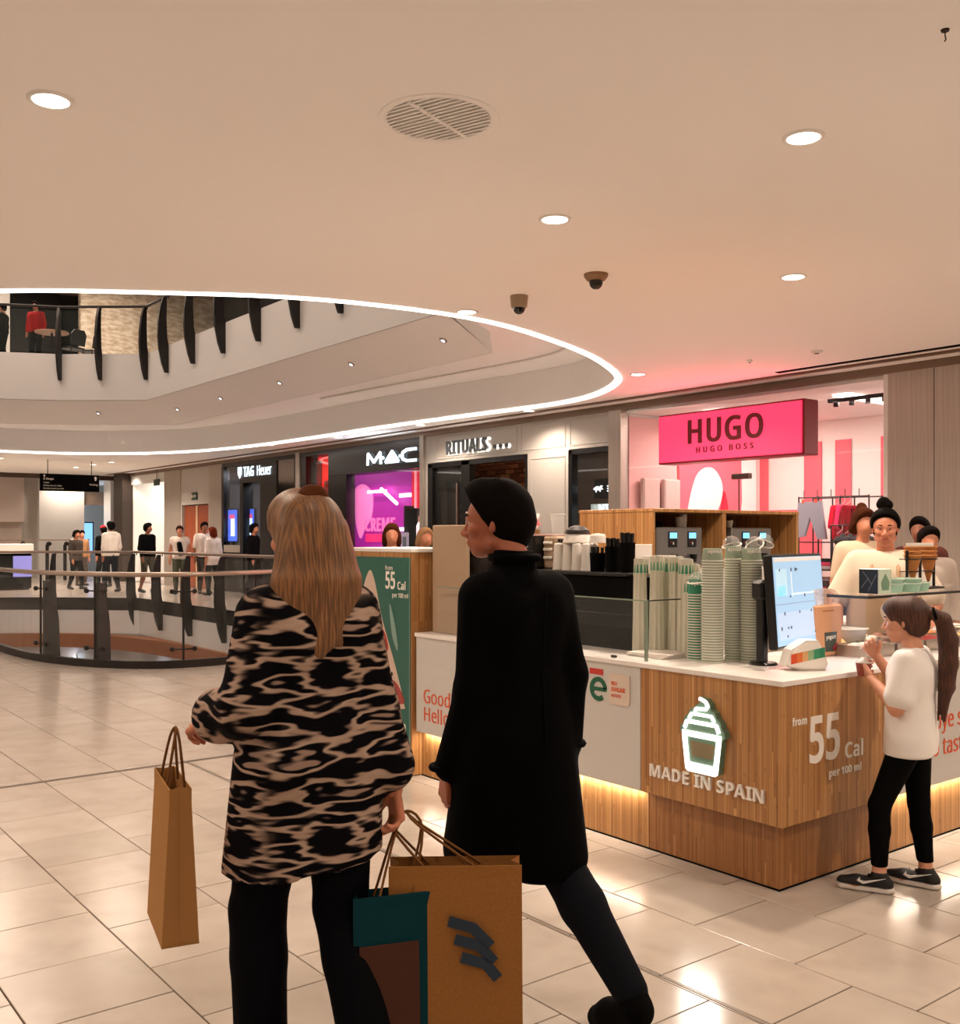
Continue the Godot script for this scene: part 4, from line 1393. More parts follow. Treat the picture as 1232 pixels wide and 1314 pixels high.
func build_shops() -> void:
	var L := -PI / 2
	var x := SHOP_X
	# dark metal edge along the top of all shopfronts
	var tr := structure("trim_1")
	span("ceiling_edge", Vector3(x - 0.5, 3.672, -36), Vector3(x - 0.42, 3.702, -3), mat("edge_metal", Color(0.42, 0.33, 0.27), 0.4, 0.4), tr)
	span("head_trim", Vector3(x - 0.05, 3.6, -36), Vector3(x + 0.08, 3.7, -3), mat("head_trim", Color(0.5, 0.42, 0.36), 0.4, 0.6), tr)
	span("slot_diffuser", Vector3(x - 0.75, 3.69, -8.2), Vector3(x - 0.66, 3.702, -5.2), mats.black_matt, tr)
	# steel clad wall to the right
	var sw := structure("wall_steel")
	for i in 6:
		span("steel_panel", Vector3(x - 0.04, 0, -7.02 + 0.6 * i + 0.004), Vector3(x + 0.1, 3.62, -7.02 + 0.6 * (i + 1) - 0.004), mats.steel, sw, 0.004)
	build_pink_shop(x, L)
	build_cream_shop(x, L)
	build_black_shop(x, L)
	build_watch_shop(x, L)
	# service door bay and the white shop beyond
	var cl := structure("wall_service")
	span("steel_panel", Vector3(x - 0.03, 0, -28.3), Vector3(x + 0.3, 3.62, -27.4), mats.steel, cl, 0.004)
	span("steel_panel", Vector3(x - 0.03, 0, -31.2), Vector3(x + 0.3, 3.62, -30.5), mats.steel, cl, 0.004)
	span("steel_panel", Vector3(x - 0.03, 0, -31.85), Vector3(x + 0.3, 3.62, -31.208), mats.steel, cl, 0.004)
	span("wall_panel", Vector3(x, 2.5, -30.5), Vector3(x + 0.3, 3.62, -28.3), mats.cream, cl, 0.004)
	span("frame", Vector3(x - 0.01, 0, -30.5), Vector3(x + 0.2, 2.5, -30.42), mats.cream, cl)
	span("frame", Vector3(x - 0.01, 0, -28.38), Vector3(x + 0.2, 2.5, -28.3), mats.cream, cl)
	var dr := structure("door_1")
	var dw := mat("door_wood", Color(0.55, 0.26, 0.14), 0.45)
	span("leaf", Vector3(x + 0.08, 0.01, -30.41), Vector3(x + 0.14, 2.48, -29.45), dw, dr)
	span("leaf", Vector3(x + 0.08, 0.01, -29.42), Vector3(x + 0.14, 2.48, -28.39), dw, dr)
	span("meeting_strip", Vector3(x + 0.06, 0.01, -29.5), Vector3(x + 0.082, 2.48, -29.36), mat("beige_strip", Color(0.75, 0.63, 0.5), 0.5), dr)
	var ex := thing("exit_sign", "small dark green emergency exit sign over the wooden double doors", "sign", Vector3(x - 0.02, 2.75, -29.4))
	box("panel", Vector3(0.03, 0.22, 0.4), Vector3.ZERO, mat("exit_green", Color(0.08, 0.2, 0.13), 0.5), ex)
	words("lettering", "EXIT", 0.07, 0.004, mats.print_white, ex, Vector3(-0.018, -0.04, 0.06), L, true)
	put("running_figure", prism([Vector2(-0.03, 0.06), Vector2(0.0, 0.06), Vector2(0.0, 0.02), Vector2(0.04, -0.06), Vector2(0.02, -0.06), Vector2(-0.015, -0.01), Vector2(-0.05, -0.06), Vector2(-0.06, -0.05)], 0, 0.004), mats.print_white, ex, Vector3(-0.016, 0.0, -0.12)).rotation.y = L
	var ws := thing("shopfront", "bright white open shop beyond the steel clad pillar at the far left", "shopfront")
	room(ws, -35.0, -31.86, 4.0, mat("bright_white", Color(0.95, 0.94, 0.92), 0.5), mats.white_paint, Color(1.0, 0.95, 0.9), 2.2, 2)
	span("fascia", Vector3(x, 3.3, -35.0), Vector3(x + 0.1, 3.62, -31.86), mats.white_paint, ws)
	for i in 3:
		span("shelf", Vector3(x + 3.6, 0.9 + 0.55 * i, -34.2), Vector3(x + 4.0, 0.93 + 0.55 * i, -32.4), mats.white_plastic, ws)
	span("display_plinth", Vector3(x + 0.8, 0, -32.9), Vector3(x + 1.6, 0.95, -32.2), mats.white_plastic, ws, 0.01)
	span("wall_screen", Vector3(x + 3.9, 2.6, -34.4), Vector3(x + 3.96, 3.1, -33.3), glow("blue_screen", Color(0.45, 0.65, 0.9), 1.2), ws)
	var gs := thing("exit_sign", "small dark green hanging sign at the head of the bright white shop", "sign", Vector3(x - 0.1, 3.28, -32.3))
	box("panel", Vector3(0.04, 0.2, 0.45), Vector3.ZERO, mat("exit_green"), gs)
	put("hanger", tube([Vector3(0, 0.1, 0), Vector3(0, 0.42, 0)], 0.01, 6), mats.dark_metal, gs)

func build_pink_shop(x: float, L: float) -> void:
	var t := thing("shopfront", "glass-fronted clothing shop with pink and white walls", "shopfront")
	var pinkish := mat("pink_grey", Color(0.86, 0.66, 0.65), 0.7)
	room(t, -11.74, -7.05, 3.6, mat("shop_white", Color(0.92, 0.9, 0.88), 0.7), mats.white_paint, Color(1.0, 0.9, 0.86), 5.0, 2, 3.55)
	span("partition", Vector3(x + 0.1, 0, -11.68), Vector3(x + 1.25, 3.5, -11.64), pinkish, t)
	span("frame", Vector3(x - 0.08, 0, -11.94), Vector3(x + 0.14, 3.6, -11.66), mats.steel, t, 0.006)
	span("frame", Vector3(x - 0.02, 0, -7.1), Vector3(x + 0.1, 3.6, -7.03), mats.white_paint, t, 0.006)
	for i in 3:
		var z0 := -11.64 + i * 1.52
		span("window_pane", Vector3(x, 0.08, z0 + 0.004), Vector3(x + 0.014, 3.6, z0 + 1.512), mats.shop_glass, t, 0.002)
	span("sill", Vector3(x - 0.05, 0, -11.66), Vector3(x + 0.1, 0.08, -7.05), mats.steel, t, 0.004)
	# wall graphics
	var pk := glow("wall_pink", Color(0.95, 0.36, 0.42), 0.3)
	var rd := glow("wall_red", Color(0.86, 0.05, 0.2), 0.25)
	var pale := glow("wall_pale", Color(0.98, 0.82, 0.8), 0.3)
	var bx := x + 3.59
	for s in [[-11.7, -10.74, 0.0, 2.02], [-10.74, -10.39, 0.0, 3.2], [-10.12, -9.82, 0.0, 3.2], [-9.27, -9.2, 0.0, 3.2], [-11.7, -11.5, 2.02, 3.2]]:
		span("pink_stripe", Vector3(bx - 0.02, s[2], s[0]), Vector3(bx, s[3], s[1]), mat("pink_wall", Color(0.93, 0.4, 0.46), 0.6), t, 0.001)
	span("lightbox_panel", Vector3(x + 1.3, 0.2, -11.66), Vector3(x + 3.4, 3.3, -11.62), pk, t, 0.002)  # wall poster given a glow of its own
	var bl := put("lightbox_graphic", prism(smooth_poly([Vector2(0.1, 1.7), Vector2(0.35, 2.55), Vector2(0.75, 2.75), Vector2(1.05, 2.5), Vector2(1.0, 2.1), Vector2(0.55, 1.55), Vector2(0.3, 1.2)]), 0, 0.01), pale, t, Vector3(x + 1.35, 0.0, -11.618))
	var wd := put("lightbox_graphic", prism(smooth_poly([Vector2(0.35, 0.9), Vector2(0.55, 1.5), Vector2(0.95, 1.85), Vector2(1.12, 2.35), Vector2(1.28, 1.7), Vector2(1.35, 0.9)]), 0, 0.016), rd, t, Vector3(x + 1.35, 0.0, -11.618))
	var cu := put("lightbox_graphic", prism([Vector2(1.55, 0.3), Vector2(1.5, 1.2), Vector2(1.62, 2.2), Vector2(1.6, 3.2), Vector2(2.02, 3.2), Vector2(2.02, 0.3)], 0, 0.012), pale, t, Vector3(x + 1.35, 0.0, -11.618))
	for i in 2:
		span("curtain_panel", Vector3(x + 0.3 + 0.5 * i, 0, -11.6), Vector3(x + 0.7 + 0.5 * i, 2.5, -11.5), mat("curtain", Color(0.8, 0.7, 0.68), 0.9), t, 0.03)
	# sign box
	var s := thing("shop_sign", "large pink illuminated sign box with dark red lettering in front of the clothing shop window", "sign", Vector3(x - 0.25, 3.0, -9.29))
	box("casing", Vector3(0.32, 0.74, 2.56), Vector3(0.03, 0, 0), mat("casing_red", Color(0.5, 0.03, 0.12), 0.4), s, 0.01)
	box("lit_face", Vector3(0.03, 0.69, 2.5), Vector3(-0.14, 0, 0), glow("sign_pink", Color(0.95, 0.22, 0.38), 0.72), s, 0.006)
	var rm := mat("sign_dark_red", Color(0.4, 0.0, 0.06), 0.5)
	words("letters", "HUGO", 0.345, 0.012, rm, s, Vector3(-0.158, -0.1, -0.02), L, true, 1.0)
	words("letters", "H U G O   B O S S", 0.085, 0.01, rm, s, Vector3(-0.157, -0.24, -0.02), L, true, 1.13)
	for z in [-0.9, 0.9]:
		box("bracket", Vector3(0.25, 0.05, 0.05), Vector3(0.18, 0.3, z), mats.dark_metal, s)
	area(s, Vector3(-0.2, 0, 0), Vector3.LEFT, Vector2(2.4, 0.66), Color(1.0, 0.3, 0.42), 2.2)
	# track lights and bars inside
	for q in [[x + 0.5, -9.9, "black track light bar behind the left half of the pink sign"], [x + 0.5, -7.75, "black track light bar at the right end of the clothing shop window"]]:
		var b := thing("track_light", q[2], "track light", Vector3(q[0], 3.42, q[1]))
		box("bar", Vector3(0.06, 0.05, 0.95), Vector3.ZERO, mats.black_matt, b)
		for k in 4:
			put("spot_head", cyl(0.035, 0.07, 12), mats.black, b, Vector3(0, -0.09, -0.36 + 0.24 * k))
	for i in 4:
		var h := thing("shop_spotlight", ["white box spotlight at the left corner of the clothing shop ceiling", "second white box spotlight along the clothing shop ceiling", "third white box spotlight along the clothing shop ceiling, near the pink sign", "white box spotlight nearest above the pink sign"][i], "spotlight", Vector3(x + 1.0, 3.45, -11.35 + 0.42 * i))
		box("head", Vector3(0.12, 0.14, 0.2), Vector3(0, -0.05, 0), mats.white_paint, h, 0.01)
		put("stem", cyl(0.015, 0.08, 8), mats.white_paint, h, Vector3(0, 0.02, 0))
		box("lens", Vector3(0.08, 0.01, 0.14), Vector3(0, -0.124, 0), mats.lamp, h)
	# display rack with shelves
	var r := thing("clothes_rack", "black metal display rack with shelves in the clothing shop", "rack", Vector3(x + 2.5, 0, -9.45))
	var bm := mats.black as Material
	for z in [-0.65, -0.28, 0.12, 0.62]:
		for dx in [0.0, 0.4]:
			put("upright", tube([Vector3(dx, 0, z), Vector3(dx, 2.2, z)], 0.014, 6), bm, r)
	for z in [[-0.65, 0.62]]:
		put("top_rail", tube([Vector3(0, 2.18, z[0]), Vector3(0, 2.18, z[1])], 0.012, 6), bm, r)
		put("top_rail", tube([Vector3(0.4, 2.18, z[0]), Vector3(0.4, 2.18, z[1])], 0.012, 6), bm, r)
	for i in 5:
		put("hook", tube([Vector3(0, 2.18, -0.55 + 0.25 * i), Vector3(0, 2.3, -0.55 + 0.25 * i)], 0.008, 5), bm, r)
	for h in [0.35, 0.7, 1.0, 1.45]:
		box("shelf", Vector3(0.42, 0.02, 0.92), Vector3(0.2, h, -0.2), bm, r)
	# folded clothes on its shelves
	var cols := [Color(0.85, 0.05, 0.25), Color(0.1, 0.09, 0.1), Color(0.75, 0.72, 0.74), Color(0.45, 0.36, 0.2), Color(0.9, 0.25, 0.45)]
	var cn := ["crimson", "black", "light grey", "olive brown", "bright pink"]
	var n := 0
	for h in [0.36, 0.71, 1.01]:
		for z in [-0.5, -0.18, 0.1]:
			for k in 3:
				var ci: int = (n + k * 2) % 5
				var f := thing("folded_shirt", "%s folded shirt in the rack's stacks in the clothing shop" % cn[ci], "folded clothes", Vector3(x + 2.55, h + 0.06 * k, -9.45 + z), 0, "%s folded shirts on the black rack" % cn[ci])
				box("fold", Vector3(0.3, 0.052, 0.24), Vector3(0.1, 0.028, 0), mat("cloth_%d" % ci, cols[ci], 0.9), f, 0.02)
				box("collar", Vector3(0.05, 0.012, 0.1), Vector3(-0.02, 0.056, 0), mat("cloth_%d" % ci), f, 0.005)
			n += 1
	# hanging garments
	var jn := thing("hanging_jeans", "pale grey-blue jeans clipped to the rack in the clothing shop", "trousers", Vector3(x + 2.46, 1.5, -9.85))
	var js := begin()
	add_prism(js, PackedVector2Array([Vector2(-0.22, 0.6), Vector2(0.2, 0.62), Vector2(0.3, 0.0), Vector2(0.14, 0.0), Vector2(0.0, 0.36), Vector2(-0.1, 0.05), Vector2(-0.26, 0.02)]), -0.03, 0.03)
	put("denim", js.commit(), mat("denim_pale", Color(0.6, 0.63, 0.68), 0.9), jn).rotation.y = L
	for z in [-0.12, 0.12]:
		box("clip", Vector3(0.02, 0.06, 0.04), Vector3(-0.03, 0.62, z), mats.print_orange, jn)
	var gcol := [Color(0.05, 0.05, 0.06), Color(0.09, 0.08, 0.08), Color(0.06, 0.06, 0.07), Color(0.12, 0.11, 0.11)]
	for i in 4:
		var g := thing("hanging_jacket", ["black padded jacket hanging leftmost on the garment rail", "charcoal jacket second on the garment rail", "black jacket third on the garment rail", "dark grey jacket rightmost on the garment rail"][i], "jacket", Vector3(x + 2.2, 0.75, -9.1 + 0.14 * i))
		var body := []
		for k in 6:
			body.append([Vector3(-0.12, 0.08 + 0.13 * k, 0), 0.07, Vector3(0.12, 0.08 + 0.13 * k, 0), 0.07])
		body.append([Vector3(0, 0.8, 0), 0.05, Vector3(0, 0.1, 0), 0.08])
		put("coat", blend_mesh(body, 0.022, 0.02), mat("jk%d" % i, gcol[i], 0.7), g)
		put("hanger", tube([Vector3(-0.15, 0.84, 0), Vector3(0, 0.9, 0), Vector3(0, 0.97, 0)], 0.006, 5), mats.steel, g)
	for i in 3:
		var g := thing("hanging_shirt", ["crimson shirt hanging on the rack, front one", "bright pink shirt hanging on the rack, middle one", "dark red shirt hanging on the rack, rear one"][i], "shirt", Vector3(x + 2.5, 1.5, -9.35 + 0.1 * i))
		put("cloth", blend_mesh([[Vector3(-0.14, 0.5, 0), 0.04, Vector3(0.14, 0.5, 0), 0.04], [Vector3(-0.1, 0.45, 0), 0.06, Vector3(-0.1, 0.05, 0), 0.07], [Vector3(0.1, 0.45, 0), 0.06, Vector3(0.1, 0.05, 0), 0.07], [Vector3(-0.18, 0.5, 0), 0.04, Vector3(-0.25, 0.2, 0), 0.04]], 0.02, 0.03), mat("sh%d" % i, [Color(0.8, 0.04, 0.2), Color(0.9, 0.2, 0.4), Color(0.5, 0.02, 0.1)][i], 0.9), g)
		put("hanger", tube([Vector3(-0.13, 0.54, 0), Vector3(0, 0.6, 0), Vector3(0, 0.68, 0)], 0.006, 5), mats.steel, g)
	var gr := thing("garment_rail", "black garment rail carrying the dark jackets", "rail", Vector3(x + 2.2, 0, -8.9))
	put("bar", tube([Vector3(0, 1.72, -0.4), Vector3(0, 1.72, 0.4)], 0.012, 6), bm, gr)
	for z in [-0.4, 0.4]:
		put("stand", tube([Vector3(0, 0, z), Vector3(0, 1.72, z)], 0.014, 6), bm, gr)
		put("foot", tube([Vector3(-0.25, 0.015, z), Vector3(0.25, 0.015, z)], 0.015, 6), bm, gr)
	var wt := thing("display_table", "dark red display table beside the rack in the clothing shop", "table", Vector3(x + 1.6, 0, -8.7))
	box("top", Vector3(0.7, 0.1, 1.0), Vector3(0, 0.85, 0), mat("maroon", Color(0.2, 0.02, 0.05), 0.4), wt, 0.006)
	for dx in [-0.3, 0.3]:
		for dz in [-0.45, 0.45]:
			box("leg", Vector3(0.05, 0.8, 0.05), Vector3(dx, 0.4, dz), mats.black, wt)
	# shop display stands on thin poles
	for q in [[x + 1.2, -10.3, "slim display pole with a dark head, behind the wooden kiosk shelf"], [x + 3.2, -8.15, "slim display pole with a dark head, at the right of the clothing shop"]]:
		var p := thing("display_pole", q[2], "stand", Vector3(q[0], 0, q[1]))
		put("pole", tube([Vector3(0, 0, 0), Vector3(0, 2.45, 0)], 0.012, 6), mats.fin_metal, p)
		box("head", Vector3(0.1, 0.09, 0.34), Vector3(0, 2.5, 0.05), mat("brown_head", Color(0.3, 0.2, 0.16), 0.6), p, 0.01)
		put("base", cyl(0.15, 0.02, 16), mats.fin_metal, p)

func smooth_poly(pts: Array) -> Array:
	return Array(smooth_loop(pts, 5))

func build_cream_shop(x: float, L: float) -> void:
	var t := thing("shopfront", "cream panelled shopfront with dark glazed doors", "shopfront")
	var cr := mats.cream as Material
	room(t, -17.3, -11.95, 3.0, mat("rit_wall", Color(0.2, 0.155, 0.13), 0.7), mat("rit_ceil", Color(0.2, 0.17, 0.15), 0.7), Color(1.0, 0.85, 0.7), 4.0, 1)
	span("fascia", Vector3(x, 3.04, -17.3), Vector3(x + 0.2, 3.62, -11.95), cr, t, 0.004)
	span("side_panel", Vector3(x, 0, -14.07), Vector3(x + 0.2, 3.04, -12.97), cr, t, 0.004)
	span("side_panel", Vector3(x, 0, -17.3), Vector3(x + 0.2, 3.04, -17.2), cr, t, 0.004)
	# raised mouldings
	for m in [[-16.9, -14.35, 3.1, 3.56], [-14.25, -13.05, 3.1, 3.56], [-12.95, -12.0, 3.1, 3.56], [-13.98, -13.06, 0.3, 2.95]]:
		for e in [[m[0], m[1], m[2], m[2] + 0.025], [m[0], m[1], m[3] - 0.025, m[3]], [m[0], m[0] + 0.025, m[2], m[3]], [m[1] - 0.025, m[1], m[2], m[3]]]:
			span("moulding", Vector3(x - 0.012, e[2], e[0]), Vector3(x + 0.01, e[3], e[1]), cr, t, 0.004)
	# dark glazed entrance
	var bk := mats.black as Material
	for z in [[-17.2, -17.03], [-16.05, -15.78], [-14.12, -14.07]]:
		span("frame", Vector3(x - 0.02, 0, z[0]), Vector3(x + 0.12, 3.02, z[1]), bk, t, 0.005)
	span("frame", Vector3(x - 0.02, 2.94, -17.2), Vector3(x + 0.12, 3.03, -14.07), bk, t, 0.005)
	span("window_pane", Vector3(x + 0.05, 0.02, -17.03), Vector3(x + 0.062, 2.94, -16.05), mats.shop_glass, t, 0.002)
	span("door_handle", Vector3(x + 0.0, 0.7, -16.25), Vector3(x + 0.03, 2.6, -16.22), mats.rail_steel, t, 0.004)
	# brick wall inside, each brick on its own
	var bw := begin()
	var brick := [mat("brick_a", Color(0.42, 0.26, 0.18), 0.9), mat("brick_b", Color(0.34, 0.2, 0.14), 0.9), mat("brick_c", Color(0.5, 0.33, 0.23), 0.9)]
	span("mortar_wall", Vector3(x + 0.8, 0, -17.2), Vector3(x + 0.9, 3.4, -14.3), mat("mortar", Color(0.3, 0.22, 0.17), 0.9), t)
	for r in 20:
		for c in 10:
			var off := 0.14 if r % 2 else 0.0
			box("brick", Vector3(0.05, 0.08, 0.26), Vector3(x + 0.785 - rng.randf() * 0.01, 1.4 + r * 0.095, -17.05 + off + c * 0.28), brick[rng.randi_range(0, 2)], t, 0.006)
	span("light_column", Vector3(x + 0.5, 0, -14.36), Vector3(x + 0.62, 2.75, -14.2), glow("col_lit", Color(0.95, 0.82, 0.7), 0.5), t, 0.004)  # white column given a glow of its own
	span("curtain", Vector3(x + 0.5, 0, -17.24), Vector3(x + 0.6, 2.7, -16.9), mat("curt_dark", Color(0.16, 0.12, 0.11), 0.9), t, 0.03)
	var sl := thing("floor_lamp", "dark flat-topped lamp on a slim stand inside the cream shop doorway", "lamp", Vector3(x + 0.9, 0, -14.75))
	put("pole", tube([Vector3(0, 0, 0), Vector3(0, 2.1, 0)], 0.012, 6), mats.fin_metal, sl)
	put("shade", lathe([Vector2(0.24, 0), Vector2(0.25, 0.05), Vector2(0.2, 0.1), Vector2(0, 0.11)], 20), mats.fin_metal, sl, Vector3(0, 2.08, 0))
	put("bulb", lathe([Vector2(0, -0.02), Vector2(0.1, -0.01), Vector2(0.1, 0.01), Vector2(0, 0.01)], 16), glow("warm_bulb", Color(1.0, 0.8, 0.6), 3.0), sl, Vector3(0, 2.08, 0))
	put("base", cyl(0.16, 0.02, 16), mats.fin_metal, sl)
	# right window, with the reflection of a lit sign built as an object
	for e in [[-12.97, -12.87, 0.0, 3.03], [-11.99, -11.95, 0.0, 3.03], [-12.97, -11.95, 2.95, 3.03]]:
		span("frame", Vector3(x - 0.02, e[2], e[0]), Vector3(x + 0.12, e[3], e[1]), bk, t, 0.005)
	span("window_pane", Vector3(x + 0.05, 0.02, -12.87), Vector3(x + 0.062, 2.95, -11.99), mats.shop_glass, t, 0.002)
	var lit := glow("sign_white", Color(0.88, 0.95, 1.0), 1.3)
	var ms := thing("window_sign", "built reflection of lit lettering with a small reptile emblem in the cream shop's right window", "sign", Vector3(x + 0.35, 2.36, -12.3))
	box("backing", Vector3(0.03, 0.34, 0.85), Vector3(0.03, 0, 0), mats.black_matt, ms)
	var w := words("letters", "LACOSTE", 0.1, 0.01, lit, ms, Vector3(0, -0.05, 0.16), L, true, 0.9)
	w.scale.x = -0.9
	put("emblem", prism([Vector2(-0.13, 0.0), Vector2(-0.09, 0.03), Vector2(-0.03, 0.05), Vector2(0.02, 0.03), Vector2(0.06, 0.06), Vector2(0.1, 0.05), Vector2(0.07, 0.02), Vector2(0.11, -0.01), Vector2(0.05, -0.01), Vector2(0.04, -0.05), Vector2(0.01, -0.02), Vector2(-0.05, -0.02), Vector2(-0.06, -0.06), Vector2(-0.08, -0.02)], -0.005, 0.005), lit, ms, Vector3(0, 0.0, -0.3)).rotation.y = L
	var sh := thing("lamp_box", "pale square paper lamp hanging in the cream shop's right window", "lamp", Vector3(x + 0.55, 2.55, -12.05))
	box("shade", Vector3(0.3, 0.42, 0.3), Vector3.ZERO, glow("paper", Color(0.95, 0.85, 0.75), 0.55), sh, 0.01)
	put("cord", tube([Vector3(0, 0.2, 0), Vector3(0, 0.94, 0)], 0.004, 5), mats.black, sh)
	var nw := thing("window_poster", "lit pale poster reading NEW at the bottom of the cream shop's right window", "poster", Vector3(x + 0.3, 1.75, -12.3))
	box("board", Vector3(0.03, 0.7, 0.85), Vector3.ZERO, glow("poster_pale", Color(0.66, 0.74, 0.74), 0.35), nw)
	words("letters", "NEW", 0.15, 0.008, lit, nw, Vector3(-0.02, 0.19, 0.02), L, true, 1.0, false, true)
	# sign
	var s := thing("shop_sign", "row of grey halo-lit letters with three dots on the cream fascia", "sign", Vector3(x - 0.05, 3.3, -15.55))
	var gm := mat("letter_grey", Color(0.36, 0.38, 0.4), 0.4, 0.5)
	words("letters", "RITUALS", 0.26, 0.03, gm, s, Vector3(-0.02, -0.13, -0.28), L, true, 0.93)
	var halo := glow("halo_white", Color(1.0, 0.98, 0.94), 0.9)
	words("halo_light", "RITUALS", 0.27, 0.008, halo, s, Vector3(0.028, -0.145, -0.25), L, true, 0.95)  # glowing copy of the letters stands in for their halo on the fascia
	for i in 3:
		put("dot", prism(ellipse(0, 0, 0.04, 0.04, 16), -0.015, 0.015), gm, s, Vector3(-0.02, -0.07, 0.62 + 0.17 * i)).rotation.y = L
		put("halo_light", prism(ellipse(0, 0, 0.045, 0.045, 16), -0.004, 0.004), halo, s, Vector3(0.028, -0.08, 0.645 + 0.17 * i)).rotation.y = L
	area(s, Vector3(-0.06, 0.0, 0), Vector3.LEFT, Vector2(2.2, 0.25), Color(1, 0.95, 0.88), 0.4)

func build_black_shop(x: float, L: float) -> void:
	var t := thing("shopfront", "glossy black shopfront with a magenta lit window", "shopfront")
	var bk := mat("gloss_black", Color(0.035, 0.032, 0.034), 0.22)
	room(t, -22.8, -17.4, 2.2, mat("mac_wall", Color(0.12, 0.1, 0.11), 0.6), mat("mac_ceil", Color(0.16, 0.13, 0.14), 0.6), Color(1.0, 0.9, 0.95), 9.0, 1)
	span("pillar", Vector3(x - 0.06, 0, -17.44), Vector3(x + 0.2, 3.62, -17.3), mats.steel, t, 0.004)
	span("pillar", Vector3(x - 0.06, 0, -22.9), Vector3(x + 0.2, 3.62, -22.7), mats.steel, t, 0.004)
	span("fascia", Vector3(x - 0.03, 2.97, -21.3), Vector3(x + 0.2, 3.62, -17.44), bk, t, 0.004)
	span("fascia", Vector3(x - 0.03, 0, -21.3), Vector3(x + 0.2, 2.97, -20.45), bk, t, 0.004)
	span("fascia", Vector3(x - 0.03, 3.5, -22.7), Vector3(x + 0.2, 3.62, -21.3), bk, t, 0.004)
	span("frame", Vector3(x - 0.03, 0, -22.7), Vector3(x + 0.2, 3.5, -22.4), bk, t, 0.004)
	span("light_column", Vector3(x + 0.3, 0, -22.4), Vector3(x + 0.4, 3.5, -21.3), glow("red_lit", Color(0.9, 0.1, 0.08), 0.55), t)
	for i in 3:
		span("column_fold", Vector3(x + 0.2, 0.8, -22.3 + 0.36 * i), Vector3(x + 0.3, 3.4 - 0.5 * i, -22.16 + 0.36 * i), mat("deep_red", Color(0.5, 0.03, 0.03), 0.3), t, 0.02)
	span("window_pane", Vector3(x + 0.04, 0.02, -22.4), Vector3(x + 0.052, 3.5, -21.3), mats.shop_glass, t, 0.002)
	span("window_pane", Vector3(x + 0.04, 0.3, -20.45), Vector3(x + 0.052, 2.97, -17.44), mats.shop_glass, t, 0.002)
	span("sill", Vector3(x - 0.03, 0, -20.45), Vector3(x + 0.2, 0.3, -17.44), bk, t, 0.004)
	var mg := glow("magenta", Color(0.6, 0.04, 0.55), 0.5)
	span("lightbox_panel", Vector3(x + 0.35, 0.3, -21.0), Vector3(x + 0.4, 2.97, -18.3), mg, t)  # window graphic, its light put in as a glow of its own
	var pl := glow("pink_pale", Color(0.9, 0.45, 0.72), 0.6)
	var g := put("lightbox_graphic", prism(smooth_poly([Vector2(0.1, 1.9), Vector2(0.05, 2.6), Vector2(0.45, 2.75), Vector2(0.85, 2.5), Vector2(0.8, 2.0), Vector2(0.5, 1.7), Vector2(0.3, 1.5)]), 0, 0.01), pl, t, Vector3(x + 0.345, 0, -20.75))
	g.rotation.y = L
	words("lightbox_lettering", "CREME", 0.3, 0.02, glow("pink_text", Color(0.95, 0.4, 0.65), 0.7), t, Vector3(x + 0.335, 1.66, -19.6), L, true, 0.95)
	span("lightbox_band", Vector3(x + 0.33, 1.42, -20.2), Vector3(x + 0.345, 1.6, -19.1), glow("hot_pink", Color(0.92, 0.12, 0.4), 0.7), t)
	words("lightbox_lettering", "M", 0.32, 0.02, glow("pink_white", Color(1.0, 0.7, 0.85), 0.7), t, Vector3(x + 0.335, 1.3, -18.95), L, true, 0.8)
	for i in 2:
		var lg := box("light_bar", Vector3(0.05, 0.06, 0.75), Vector3(x + 0.2, 2.55 - 0.12 * i, -19.5 + 0.5 * i), glow("bar_white", Color(1.0, 0.95, 0.97), 2.0), t)
		lg.rotation.x = 0.5 * i
	span("light_bar", Vector3(x + 0.3, 2.4, -18.75), Vector3(x + 0.34, 2.48, -18.32), mats.bar_white, t)
	span("light_bar", Vector3(x + 0.3, 1.66, -18.75), Vector3(x + 0.34, 1.74, -18.32), mats.bar_white, t)
	# red striped panel with a glow put into its stripes, grey shelf at the right
	for i in 6:
		span("lightbox_stripe", Vector3(x + 0.3, 2.15, -18.26 + i * 0.1), Vector3(x + 0.34, 2.95, -18.21 + i * 0.1), glow("stripe_red", Color(0.8, 0.06, 0.2), 0.5) if i % 2 == 0 else glow("stripe_pink", Color(0.95, 0.6, 0.65), 0.5), t, 0.002)
	span("stripe_backing", Vector3(x + 0.34, 2.15, -18.3), Vector3(x + 0.38, 2.97, -17.45), mat("deep_red"), t)
	span("grey_panel", Vector3(x + 0.4, 0.3, -18.3), Vector3(x + 0.44, 2.15, -17.45), mat("mid_grey", Color(0.42, 0.39, 0.38), 0.5), t)
	span("divider", Vector3(x + 0.1, 0.3, -18.26), Vector3(x + 0.4, 2.2, -18.2), bk, t)
	var bt := thing("bottle", "white bottle glowing on the grey shelf of the magenta window", "bottle", Vector3(x + 0.25, 1.45, -17.85))
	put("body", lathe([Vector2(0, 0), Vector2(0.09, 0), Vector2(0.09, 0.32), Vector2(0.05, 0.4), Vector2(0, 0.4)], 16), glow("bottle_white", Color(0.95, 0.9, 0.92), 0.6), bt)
	put("cap", cyl(0.05, 0.12, 14), mat("cap_pink", Color(0.9, 0.65, 0.62), 0.4), bt, Vector3(0, 0.4, 0))
	put("stand", cyl(0.06, 0.1, 12), mats.white_plastic, bt, Vector3(0, -0.1, 0))
	var sc := thing("framed_card", "small white framed card low in the magenta window", "card", Vector3(x + 0.1, 1.42, -18.22))
	box("frame", Vector3(0.02, 0.42, 0.28), Vector3.ZERO, mat("card_lilac", Color(0.75, 0.72, 0.86), 0.5), sc)
